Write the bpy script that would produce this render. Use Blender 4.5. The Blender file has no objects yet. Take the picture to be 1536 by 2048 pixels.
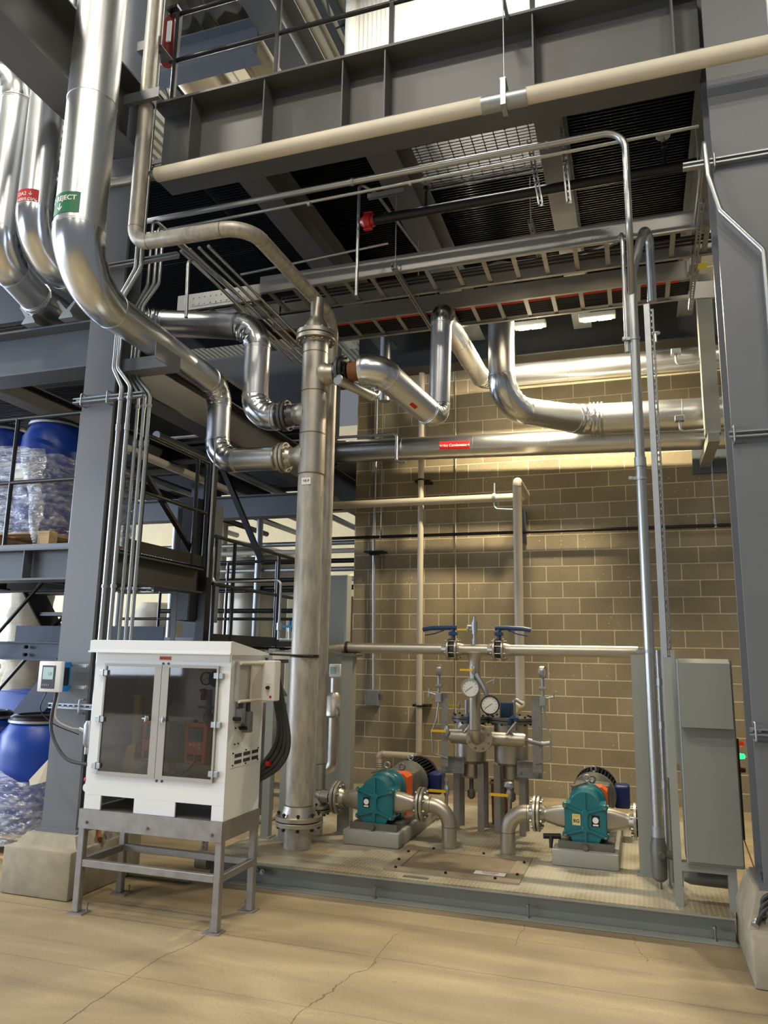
import bpy, bmesh, math, random
from mathutils import Vector as V, Matrix, Quaternion
random.seed(7)
PI = math.pi
sc = bpy.context.scene
COL = sc.collection

# ------------------------------------------------------------------ camera
YAW, PITCH, ROLL, FPX, EYE = 0.3233, 0.18773, 0.0177, 1507.4, 1.68
_f = V((-math.sin(YAW)*math.cos(PITCH), math.cos(YAW)*math.cos(PITCH), math.sin(PITCH)))
_r0 = V((math.cos(YAW), math.sin(YAW), 0)); _u0 = _r0.cross(_f)
_r = _r0*math.cos(ROLL) + _u0*math.sin(ROLL)
_u = -_r0*math.sin(ROLL) + _u0*math.cos(ROLL)
cam = bpy.data.cameras.new('camera'); co = bpy.data.objects.new('camera', cam); COL.objects.link(co)
cam.sensor_fit = 'VERTICAL'; cam.sensor_height = 36; cam.lens = FPX/2048*36
cam.clip_start = .05; cam.clip_end = 200
co.matrix_world = Matrix(((_r.x, _u.x, -_f.x, 0), (_r.y, _u.y, -_f.y, 0), (_r.z, _u.z, -_f.z, EYE), (0, 0, 0, 1)))
sc.camera = co

def at(x, y, X=None, Y=None, Z=None):
    """turn a photo pixel (1536x2048) into the world point on the plane X=, Y= or Z="""
    d = _f*FPX + _r*(x-768) - _u*(y-1024)
    t = X/d.x if X is not None else Y/d.y if Y is not None else (Z-EYE)/d.z
    return V((0, 0, EYE)) + d*t
def zz(x, y, Y): return at(x, y, Y=Y).z
def xx(x, y, Y): return at(x, y, Y=Y).x

# ------------------------------------------------------------------ view, world, hall lights
sc.view_settings.view_transform = 'Standard'; sc.view_settings.look = 'None'
sc.view_settings.gamma = 1; sc.view_settings.use_curve_mapping = False
sc.view_settings.exposure = 0.42
w = bpy.data.worlds.new('world'); sc.world = w; w.use_nodes = True
bg = w.node_tree.nodes['Background']; bg.inputs[0].default_value = (0.86, 0.92, 1.0, 1); bg.inputs[1].default_value = 0.15

# ------------------------------------------------------------------ object helpers
def off(o):
    t = V((0, 0, 0))
    while o is not None:
        t = t + o.location; o = o.parent
    return t
def obj(name, bm, mt, parent=None, angle=35, smooth=True):
    me = bpy.data.meshes.new(name)
    bmesh.ops.recalc_face_normals(bm, faces=bm.faces) if getattr(bm, 'recalc', True) is True else None
    bm.to_mesh(me); bm.free()
    return obj_me(name, me, mt, parent, angle, smooth)
def obj_me(name, me, mt, parent=None, angle=35, smooth=True):
    if parent is not None: o0 = off(parent)
    else:
        cs = [v.co for v in me.vertices]
        o0 = V(((min(c.x for c in cs)+max(c.x for c in cs))/2, (min(c.y for c in cs)+max(c.y for c in cs))/2, min(c.z for c in cs)))
    me.transform(Matrix.Translation(-o0))
    if smooth:
        for p in me.polygons: p.use_smooth = True
        me.set_sharp_from_angle(angle=math.radians(angle))
    me.materials.append(mt)
    o = bpy.data.objects.new(name, me); COL.objects.link(o)
    if parent is not None: o.parent = parent
    else: o.location = o0
    return o
def tag(o, label, cat, group=None, kind=None):
    o['label'] = label; o['category'] = cat
    if group: o['group'] = group
    if kind: o['kind'] = kind
    return o
def thing(name, label, cat, loc, group=None):
    o = bpy.data.objects.new(name, None); COL.objects.link(o); o.location = loc; o.empty_display_size = .1
    return tag(o, label, cat, group)
def struct(name, bm, mt, **k):
    o = obj(name, bm, mt, **k); o['kind'] = 'structure'; return o
def dup(root, d, label=None, group=None):
    """copy of a thing, its parts and sub-parts, moved by d"""
    r = root.copy(); COL.objects.link(r); r.location = root.location + V(d)
    if label: r['label'] = label
    if group: r['group'] = group
    for ch in list(root.children):
        c = ch.copy(); COL.objects.link(c); c.parent = r
        for g in list(ch.children):
            h = g.copy(); COL.objects.link(h); h.parent = c
    return r

# ------------------------------------------------------------------ mesh helpers
def B(): return bmesh.new()
def box(bm, x0, y0, z0, x1, y1, z1, bev=0, seg=1):
    if not bev:
        e = min(random.uniform(5e-5, 4e-4), .12*min(abs(x1-x0), abs(y1-y0), abs(z1-z0))); x0 += e; y0 += e; z0 += e; x1 -= e; y1 -= e; z1 -= e
    vs = bmesh.ops.create_cube(bm, size=1)['verts']
    for v in vs: v.co = V((x0+(v.co.x+.5)*(x1-x0), y0+(v.co.y+.5)*(y1-y0), z0+(v.co.z+.5)*(z1-z0)))
    if bev:
        es = list({e for v in vs for e in v.link_edges})
        bmesh.ops.bevel(bm, geom=es, offset=bev, segments=seg, profile=.5, affect='EDGES')
    return bm
def obox(bm, c, ux, uy, uz, sx, sy, sz):
    """box centred at c along unit axes"""
    vs = bmesh.ops.create_cube(bm, size=1)['verts']
    for v in vs: v.co = V(c) + V(ux)*v.co.x*sx + V(uy)*v.co.y*sy + V(uz)*v.co.z*sz
    return bm
def frame(a):
    a = V(a).normalized()
    h = V((0, 0, 1)) if abs(a.z) < .9 else V((1, 0, 0))
    u = h.cross(a).normalized(); return u, a.cross(u).normalized(), a
def bar(bm, p, q, wd, ht, up=(0, 0, 1)):
    p, q = V(p), V(q); a = (q-p).normalized(); s = a.cross(V(up)).normalized(); t = s.cross(a)
    return obox(bm, (p+q)/2, a, s, t, (q-p).length, wd, ht)
def ring(bm, c, u, v, r, n, rf=None):
    return [bm.verts.new(c + u*(math.cos(2*PI*k/n)*(rf(k/n) if rf else r)) + v*(math.sin(2*PI*k/n)*(rf(k/n) if rf else r))) for k in range(n)]
def skin(bm, rings, caps=True, closed=False):
    n = len(rings[0]); m = len(rings)
    for i in range(m if closed else m-1):
        a, b = rings[i], rings[(i+1) % m]
        for k in range(n): bm.faces.new((a[k], a[(k+1) % n], b[(k+1) % n], b[k]))
    if caps and not closed:
        bm.faces.new(rings[0][::-1]); bm.faces.new(rings[-1])
def lathe(bm, p, a, prof, n=24, caps=True):
    """prof: (distance along a, radius)"""
    u, v, a = frame(a); p = V(p)
    skin(bm, [ring(bm, p+a*t, u, v, max(r, 1e-4), n) for t, r in prof], caps); return bm
def cyl(bm, p, q, r, r2=None, n=16):
    p, q = V(p), V(q); return lathe(bm, p, q-p, [(0, r), ((q-p).length, r if r2 is None else r2)], n)
def path_parts(pts, bend):
    """split a polyline with filleted corners into ('s', [a, b]) and ('e', arc points, centre)"""
    pts = [V(p) for p in pts]; out = []; cur = pts[0]
    for i in range(1, len(pts)-1):
        p = pts[i]; b = bend[i-1] if isinstance(bend, (list, tuple)) else bend
        d1 = (p-pts[i-1]).normalized(); d2 = (pts[i+1]-p).normalized(); th = d1.angle(d2)
        if th < .02: continue
        t = b*math.tan(th/2); A = p-d1*t; Bp = p+d2*t
        bis = (d2-d1).normalized(); c = p + bis*(b/math.cos(th/2))
        ns = max(3, int(th/(PI/2)*10)); ax = d1.cross(d2).normalized()
        arc = [c + Quaternion(ax, th*k/ns) @ (A-c) for k in range(ns+1)]
        out.append(('s', [cur, A], None)); out.append(('e', arc, c)); cur = Bp
    out.append(('s', [cur, pts[-1]], None)); return out
def sweep(bm, pts, r, n=12, caps=True, rf=None, ctr=None):
    pts = [V(p) for p in pts]; m = len(pts); rings = []
    t0 = (pts[1]-pts[0]).normalized(); u, v, _ = frame(t0); prev = t0
    for i, p in enumerate(pts):
        if i == 0: t = t0
        elif i == m-1: t = (pts[-1]-pts[-2]).normalized()
        else: t = ((pts[i+1]-p).normalized() + (p-pts[i-1]).normalized()).normalized()
        q = prev.rotation_difference(t); u = q @ u; v = q @ v; prev = t
        R = []
        for k in range(n):
            d = u*math.cos(2*PI*k/n) + v*math.sin(2*PI*k/n)
            rr = r if rf is None else rf(i, m, d, (ctr-p).normalized() if ctr else None)
            R.append(bm.verts.new(p + d*rr))
        rings.append(R)
    skin(bm, rings, caps); return bm
def tube(bm, pts, r, bend=.1, n=12):
    P = []
    for kind, q, c in path_parts(pts, bend):
        for x in q:
            if not P or (x-P[-1]).length > 1e-4: P.append(x)
    return sweep(bm, P, r, n)
def spline(pts, k=7):
    P = [V(p) for p in pts]; P = [P[0]*2-P[1]] + P + [P[-1]*2-P[-2]]; out = []
    for i in range(1, len(P)-2):
        a, b, c, d = P[i-1:i+3]
        for j in range(k):
            t = j/k; out.append(.5*((2*b)+(c-a)*t+(2*a-5*b+4*c-d)*t*t+(3*b-a-3*c+d)*t**3))
    out.append(P[-2]); return out
def prism(bm, pts, o, ux, uy, n, th):
    """outline pts (2-D) at origin o in axes ux, uy pushed by n*th"""
    o, ux, uy, n = V(o), V(ux), V(uy), V(n)
    a = [bm.verts.new(o+ux*x+uy*y) for x, y in pts]; b = [bm.verts.new(o+ux*x+uy*y+n*th) for x, y in pts]
    bm.faces.new(a[::-1]); bm.faces.new(b)
    for k in range(len(pts)): bm.faces.new((a[k], a[(k+1) % len(pts)], b[(k+1) % len(pts)], b[k]))
    return bm
def ibeam(bm, p, q, w, h, tf=.016, tw=.011, up=(0, 0, 1)):
    """I section, p and q on the axis of its mid-height"""
    p, q = V(p), V(q); a = (q-p).normalized(); up = V(up); s = a.cross(up).normalized(); t = s.cross(a)
    hw, hh = w/2, h/2
    o = [(-hw, -hh), (hw, -hh), (hw, -hh+tf), (tw/2, -hh+tf), (tw/2, hh-tf), (hw, hh-tf), (hw, hh), (-hw, hh), (-hw, hh-tf), (-tw/2, hh-tf), (-tw/2, -hh+tf), (-hw, -hh+tf)]
    return prism(bm, o, p, s, t, a, (q-p).length)
def strut_bm(bm, p, q, open_dir, w=.041, d=.041):
    """slotted strut channel: open side faces open_dir, slots in its back"""
    p, q = V(p), V(q); a = (q-p).normalized(); f = V(open_dir).normalized(); s = a.cross(f).normalized(); L = (q-p).length; t = .003
    for sg in (-1, 1):
        obox(bm, (p+q)/2+s*sg*(w/2-t/2), a, s, f, L, t, d)
        obox(bm, (p+q)/2+s*sg*(w/2-.006)+f*(d/2-t/2), a, s, f, L, .009, t)
        obox(bm, (p+q)/2+s*sg*(w/2-.0075)-f*(d/2-t/2), a, s, f, L, .013, t)
    n = max(1, int(L/.05)); g = L/n
    for k in range(n+1):
        x = min(max(k*g, .009), L-.009)
        obox(bm, p+a*x-f*(d/2-t/2), a, s, f, .018, w-.02, t)
    return bm
def bolt_mesh(L, r):
    bm = B(); lathe(bm, (0, 0, -L/2), (0, 0, 1), [(0, r*.55), (L, r*.55)], 8)
    lathe(bm, (0, 0, -L/2+r*.3), (0, 0, 1), [(0, r), (r*.9, r)], 6)
    lathe(bm, (0, 0, L/2-r*1.2), (0, 0, 1), [(0, r), (r*.9, r)], 6)
    return bm
_bolts = {}
def bolts(parent, c, a, rb, n, L, r, mt, ph=.5, name='bolt'):
    key = (round(L, 3), round(r, 3), mt.name)
    if key not in _bolts:
        me = bpy.data.meshes.new('bolt'); bm = bolt_mesh(L, r); bmesh.ops.recalc_face_normals(bm, faces=bm.faces); bm.to_mesh(me); bm.free(); me.materials.append(mt); _bolts[key] = me
    u, v, a = frame(a); q = V((0, 0, 1)).rotation_difference(a); o0 = off(parent)
    for k in range(n):
        ang = 2*PI*(k+ph)/n
        o = bpy.data.objects.new(name, _bolts[key]); COL.objects.link(o); o.parent = parent
        o.location = V(c) + u*math.cos(ang)*rb + v*math.sin(ang)*rb - o0
        o.rotation_mode = 'QUATERNION'; o.rotation_quaternion = q
def flange(parent, c, a, pr, fr, t, mt, hub=0, name='flange'):
    """disc centred on c, thickness t, welding neck of length |hub| towards sign(hub)*a"""
    c = V(c); a = V(a).normalized(); bm = B()
    lathe(bm, c-a*t/2, a, [(0, fr-.003), (.003, fr), (t-.003, fr), (t, fr-.003)], 36)
    if hub:
        lathe(bm, c, a*(1 if hub > 0 else -1), [(t/2-.001, pr*1.28), (abs(hub)*.35, pr*1.22), (abs(hub), pr*1.03)], 28)
    return obj(name, bm, mt, parent)
def joint(parent, c, a, pr, fr, t, mt, nb, br, hubs=(-.06, .06), mt2=None, bmt=None, gasket=True):
    c = V(c); a = V(a).normalized(); g = .004
    f1 = flange(parent, c-a*(t/2+g), a, pr, fr, t, mt, hubs[0]); f2 = flange(parent, c+a*(t/2+g), a, pr, fr, t, mt2 or mt, hubs[1])
    if gasket:
        bm = B(); lathe(bm, c-a*g, a, [(0, fr*.8), (2*g, fr*.8)], 28); obj('gasket', bm, M['rubber'], parent)
    bolts(f1, c, a, (fr+pr*1.2)/2, nb, 2*t+4.4*br, br, bmt or M['bolt'])
    return f1, f2
def pipe(name, label, pts, r, mt, bend=.2, cat='pipe', group=None, jacket=False, n=28, bands=True, emt=None, crease=.075):
    loc = V(pts[0]) if V(pts[0]).z < V(pts[-1]).z else V(pts[-1])
    t = thing(name, label, cat, loc, group)
    rs = r if isinstance(r, (list, tuple)) else None; si = -1
    for kind, q, c in path_parts(pts, bend):
        if kind == 's': si += 1
        ra, rb = (rs[si] if rs else (r, r)) if kind == 's' else ((rs[si][1], rs[si+1][0]) if rs else (r, r))
        if kind == 's':
            L = (q[1]-q[0]).length
            if L < .004: continue
            a = (q[1]-q[0]).normalized(); bm = B(); cyl(bm, q[0], q[1], ra, rb, n=n)
            s = obj('jacket_section' if jacket else 'pipe_section', bm, mt, t)
            if jacket and bands and L > .25:
                k = max(1, round(L/.95))
                for j in range(0, k+1):
                    x = min(max(L*j/k, .012), L-.012)
                    bm = B(); rx = ra+(rb-ra)*x/L; lathe(bm, q[0]+a*(x-.006), a, [(0, rx), (.002, rx+.0028), (.010, rx+.0028), (.012, rx)], n, False)
                    obj('seam_band', bm, mt, s)
            elif not jacket and bands and L > .02:
                bm = B()
                for x in (0, L): lathe(bm, q[0]+a*(x-.003), a, [(0, ra), (.0015, ra+.0018), (.0045, ra+.0018), (.006, ra)], n, False)
                obj('weld_bead', bm, M['weld'], s)
        else:
            bm = B(); th = len(q)
            if jacket:
                # finer arc with wrinkles gathered on the inner side
                arc = []
                for i in range(len(q)-1):
                    for k in range(3): arc.append(q[i].lerp(q[i+1], k/3))
                arc.append(q[-1])
                # re-project on the circle
                R0 = (q[0]-c).length; arc = [c+(x-c).normalized()*R0 for x in arc]; ph = random.random()*6
                bax = (q[0]-c).cross(q[-1]-c).normalized()
                am = [random.uniform(.35, 1.1) for _ in range(len(arc)+1)]
                def rf(i, m, d, inn, ph=ph, bax=bax, am=am):
                    s = i/(m-1); e = math.sin(PI*s)**.5 if 0 < s < 1 else 0; cc = d.dot(inn); sd = d.dot(bax)
                    wr = max(0, cc+.25)**1.4*crease*am[i]*(math.sin(i*.95+ph+2.6*sd)*.6+math.sin(i*2.2+ph*2-4.5*sd+1.5*math.sin(3*sd+ph))*.4) if cc > -.25 else .01*math.sin(i*.5+ph)
                    rr = ra+(rb-ra)*s; return rr*(1.035 + e*(wr+.03))
                sweep(bm, arc, ra, n+8, rf=rf, ctr=c)
                e = obj('jacket_elbow', bm, emt or mt, t, angle=60)
                for x, d, rx in ((arc[0], arc[1]-arc[0], ra), (arc[-1], arc[-2]-arc[-1], rb)):
                    bm = B(); lathe(bm, x-d.normalized()*.006, d, [(0, rx), (.003, rx*1.05), (.012, rx*1.05), (.015, rx)], n, False); obj('seam_band', bm, mt, e)
            else:
                sweep(bm, q, ra, n); obj('elbow', bm, emt or mt, t, angle=60)
    return t

# ------------------------------------------------------------------ materials
M = {}
def lin(c): return tuple(((x/12.92) if x <= .04045 else ((x+.055)/1.055)**2.4) for x in c)
def mat(key, srgb, rough=.5, metal=0, var=0.0, vscale=3, bump=0.0, bscale=40, rvar=0.0, spots=None, alpha=None, emit=None, trans=0, coat=0, var2=None, stretch=None):
    m = bpy.data.materials.new(key); m.use_nodes = True; nt = m.node_tree; p = nt.nodes['Principled BSDF']
    c = lin([x/255 for x in srgb]) if max(srgb) > 1 else lin(srgb)
    p.inputs['Base Color'].default_value = (*c, 1); p.inputs['Roughness'].default_value = rough; p.inputs['Metallic'].default_value = metal
    if coat: p.inputs['Coat Weight'].default_value = coat
    tc = nt.nodes.new('ShaderNodeTexCoord'); mp = nt.nodes.new('ShaderNodeMapping'); nt.links.new(tc.outputs['Object'], mp.inputs['Vector'])
    if stretch: mp.inputs['Scale'].default_value = stretch
    if var or rvar:
        n = nt.nodes.new('ShaderNodeTexNoise'); n.inputs['Scale'].default_value = vscale; n.inputs['Detail'].default_value = 6; n.inputs['Roughness'].default_value = .65
        nt.links.new(mp.outputs[0], n.inputs['Vector'])
    if var:
        r = nt.nodes.new('ShaderNodeValToRGB'); r.color_ramp.elements[0].position = .3; r.color_ramp.elements[1].position = .72
        d = lin([x/255 for x in var2]) if var2 else tuple(x*(1-var) for x in c); l = c if var2 else tuple(min(1, x*(1+var)) for x in c)
        r.color_ramp.elements[0].color = (*d, 1); r.color_ramp.elements[1].color = (*l, 1)
        nt.links.new(n.outputs['Fac'], r.inputs[0]); nt.links.new(r.outputs[0], p.inputs['Base Color'])
    if rvar:
        mr = nt.nodes.new('ShaderNodeMapRange'); mr.inputs[1].default_value = .3; mr.inputs[2].default_value = .7
        mr.inputs[3].default_value = max(.02, rough-rvar); mr.inputs[4].default_value = min(1, rough+rvar)
        nt.links.new(n.outputs['Fac'], mr.inputs[0]); nt.links.new(mr.outputs[0], p.inputs['Roughness'])
    if bump:
        b = nt.nodes.new('ShaderNodeTexNoise'); b.inputs['Scale'].default_value = bscale; b.inputs['Detail'].default_value = 3; nt.links.new(mp.outputs[0], b.inputs['Vector'])
        bp = nt.nodes.new('ShaderNodeBump'); bp.inputs['Strength'].default_value = bump; bp.inputs['Distance'].default_value = .004
        nt.links.new(b.outputs['Fac'], bp.inputs['Height']); nt.links.new(bp.outputs[0], p.inputs['Normal'])
    if trans: p.inputs['Transmission Weight'].default_value = trans
    if alpha is not None: p.inputs['Alpha'].default_value = alpha
    if emit: p.inputs['Emission Color'].default_value = (*c, 1); p.inputs['Emission Strength'].default_value = emit
    M[key] = m; return m
mat('column_paint', (104, 107, 110), .42, var=.06, vscale=2, bump=.05, bscale=200)
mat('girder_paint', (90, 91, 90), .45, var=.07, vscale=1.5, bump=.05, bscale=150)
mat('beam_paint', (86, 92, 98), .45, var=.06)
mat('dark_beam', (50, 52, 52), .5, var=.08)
mat('navy_paint', (48, 62, 84), .45, var=.06)
mat('skid_paint', (142, 145, 136), .45, var=.06, vscale=4, bump=.04, bscale=120)
mat('plinth_paint', (156, 156, 146), .5, var=.05, vscale=5)
mat('box_paint', (128, 130, 122), .4, var=.02, bump=.08, bscale=600)
mat('jacket', (214, 216, 217), .31, 1, rvar=.03, vscale=3, bump=.10, bscale=130)
mat('jacket_smooth', (216, 219, 221), .22, 1, rvar=.02, vscale=3, bump=.08, bscale=10)
mat('jacket_white', (214, 208, 190), .45, .35, var=.04, bump=.1, bscale=30)
mat('stainless', (178, 172, 160), .42, .85, var=.13, vscale=5, rvar=.04)
mat('stainless_clean', (186, 180, 166), .40, .9, var=.05, vscale=4)
mat('mill_pipe', (182, 176, 162), .46, .5, var=.3, vscale=6, rvar=.06, stretch=(3, 3, .8))
mat('weld', (150, 132, 104), .4, .9)
mat('bolt', (150, 148, 142), .35, .9)
mat('bolt_dark', (62, 52, 44), .5, .7)
mat('galv', (172, 177, 178), .42, .8, var=.08, vscale=25)
mat('galv_plate', (146, 147, 143), .5, .6, var=.2, vscale=30)
mat('emt', (180, 183, 180), .34, .9)
mat('alu_tray', (168, 166, 160), .38, .8, var=.05, vscale=4)
mat('brushed_stand', (152, 149, 145), .45, .6, var=.16, vscale=12, rvar=.1)
mat('concrete', (156, 147, 126), .85, var=.2, vscale=6, bump=.5, bscale=50)
mat('black_rail', (22, 24, 26), .28, var=.1, coat=.3)
mat('black', (14, 14, 15), .4)
mat('rubber', (26, 26, 27), .6)
mat('hose', (52, 54, 54), .55)
mat('white_cabinet', (230, 233, 232), .38, var=.012, vscale=2)
mat('white_plastic', (226, 226, 222), .35)
mat('beige_plastic', (204, 198, 182), .4)
mat('grey_plastic', (112, 116, 120), .4)
mat('dark_plastic', (58, 60, 62), .45)
mat('lab_grey', (168, 166, 160), .45)
mat('teal', (14, 108, 118), .32, var=.08, vscale=6, bump=.12, bscale=35, coat=.3)
mat('orange', (226, 98, 34), .45)
mat('navy_motor', (24, 40, 100), .4, var=.06)
mat('motor_black', (38, 42, 48), .42, .3)
mat('gear_grey', (110, 110, 102), .42, .4, var=.1, vscale=9)
mat('valve_blue', (30, 62, 98), .4)
mat('yellow', (232, 190, 24), .4)
mat('red', (188, 22, 26), .4, coat=.3)
mat('dark_red', (138, 18, 24), .35, coat=.4)
mat('red_label', (206, 28, 34), .45)
mat('green_label', (18, 112, 72), .45)
mat('orange_label', (206, 84, 34), .5)
mat('yellow_label', (238, 214, 20), .5)
mat('cream_label', (218, 200, 140), .5)
mat('paper', (236, 234, 226), .6)
mat('ink', (18, 18, 18), .5)
mat('red_ink', (200, 30, 30), .5)
mat('dial', (232, 232, 226), .4)
mat('lcd', (168, 196, 190), .25)
mat('blue_plastic', (20, 112, 176), .38)
mat('drum_blue', (18, 62, 158), .36, var=.08, vscale=2)
mat('wood', (206, 176, 130), .7, var=.2, vscale=9, stretch=(1, 8, 8))
mat('rust_pipe', (128, 82, 44), .7, .2, var=.25, vscale=14)
mat('pvc', (188, 178, 156), .42, var=.05)
mat('pipe_cover', (216, 206, 182), .6, var=.06, vscale=5, bump=.25, bscale=14)
mat('red_cable', (206, 48, 30), .5)
mat('cable', (18, 18, 20), .45)
mat('sack', (206, 198, 178), .85, var=.1, vscale=8, bump=1.0, bscale=9, stretch=(.6, .6, 2.2))
mat('white_wall', (240, 236, 222), .5, var=.03)
mat('deck', (176, 172, 154), .42, .55, var=.08)
mat('duct_foil', (206, 196, 176), .2, .95, rvar=.05, bump=.25, bscale=4)
mat('far_wall', (214, 200, 160), .8, var=.05)
mat('tank', (186, 180, 164), .35, .8, var=.08)
mat('spring_steel', (96, 98, 100), .4, .7)
mat('green_lamp', (40, 240, 120), .3, emit=2.0)
mat('red_lamp', (220, 60, 30), .3, emit=.3)
mat('led', (255, 240, 205), .3, emit=14)
mat('daylight', (205, 222, 255), .3, emit=5)
mat('copper', (158, 120, 76), .35, .9)
# tinted door pane
m = mat('tinted_pane', (70, 68, 66), .04); nt = m.node_tree
for n_ in list(nt.nodes):
    if n_.type == 'BSDF_PRINCIPLED': nt.nodes.remove(n_)
tr = nt.nodes.new('ShaderNodeBsdfTransparent'); tr.inputs[0].default_value = (.80, .79, .77, 1)
gl = nt.nodes.new('ShaderNodeBsdfGlossy'); gl.inputs[0].default_value = (.9, .9, .9, 1); gl.inputs['Roughness'].default_value = .03
fr = nt.nodes.new('ShaderNodeFresnel'); fr.inputs[0].default_value = 1.5
mx = nt.nodes.new('ShaderNodeMixShader'); nt.links.new(fr.outputs[0], mx.inputs[0]); nt.links.new(tr.outputs[0], mx.inputs[1]); nt.links.new(gl.outputs[0], mx.inputs[2])
nt.links.new(mx.outputs[0], nt.nodes['Material Output'].inputs[0])
# stretch wrap: glossy crinkled film
m = mat('stretch_wrap', (200, 205, 212), .12); nt = m.node_tree
for n_ in list(nt.nodes):
    if n_.type == 'BSDF_PRINCIPLED': nt.nodes.remove(n_)
tr = nt.nodes.new('ShaderNodeBsdfTransparent'); tr.inputs[0].default_value = (.86, .88, .9, 1)
gl = nt.nodes.new('ShaderNodeBsdfGlossy'); gl.inputs['Roughness'].default_value = .14; df = nt.nodes.new('ShaderNodeBsdfDiffuse'); df.inputs[0].default_value = (.7, .72, .75, 1)
tc = nt.nodes.new('ShaderNodeTexCoord'); mp = nt.nodes.new('ShaderNodeMapping'); mp.inputs['Scale'].default_value = (1, 1, 4.5); nt.links.new(tc.outputs['Object'], mp.inputs[0])
nz = nt.nodes.new('ShaderNodeTexNoise'); nz.inputs['Scale'].default_value = 5; nz.inputs['Detail'].default_value = 5; nz.inputs['Distortion'].default_value = .6; nt.links.new(mp.outputs[0], nz.inputs[0])
bp = nt.nodes.new('ShaderNodeBump'); bp.inputs['Strength'].default_value = 1; bp.inputs['Distance'].default_value = .03; nt.links.new(nz.outputs[0], bp.inputs['Height']); nt.links.new(bp.outputs[0], gl.inputs['Normal'])
rp = nt.nodes.new('ShaderNodeValToRGB'); rp.color_ramp.elements[0].position = .42; rp.color_ramp.elements[1].position = .72; rp.color_ramp.elements[0].color = (.06, .06, .06, 1); rp.color_ramp.elements[1].color = (.5, .5, .5, 1); nt.links.new(nz.outputs[0], rp.inputs[0])
m1 = nt.nodes.new('ShaderNodeMixShader'); m1.inputs[0].default_value = .22; nt.links.new(tr.outputs[0], m1.inputs[1]); nt.links.new(gl.outputs[0], m1.inputs[2])
m2 = nt.nodes.new('ShaderNodeMixShader'); nt.links.new(rp.outputs[0], m2.inputs[0]); nt.links.new(m1.outputs[0], m2.inputs[1]); nt.links.new(df.outputs[0], m2.inputs[2])
nt.links.new(m2.outputs[0], nt.nodes['Material Output'].inputs[0])

def math_node(nt, op, a, b=None, c=None):
    n = nt.nodes.new('ShaderNodeMath'); n.operation = op
    for i, x in enumerate((a, b, c)):
        if x is None: continue
        if isinstance(x, (int, float)): n.inputs[i].default_value = x
        else: nt.links.new(x, n.inputs[i])
    return n.outputs[0]
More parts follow.
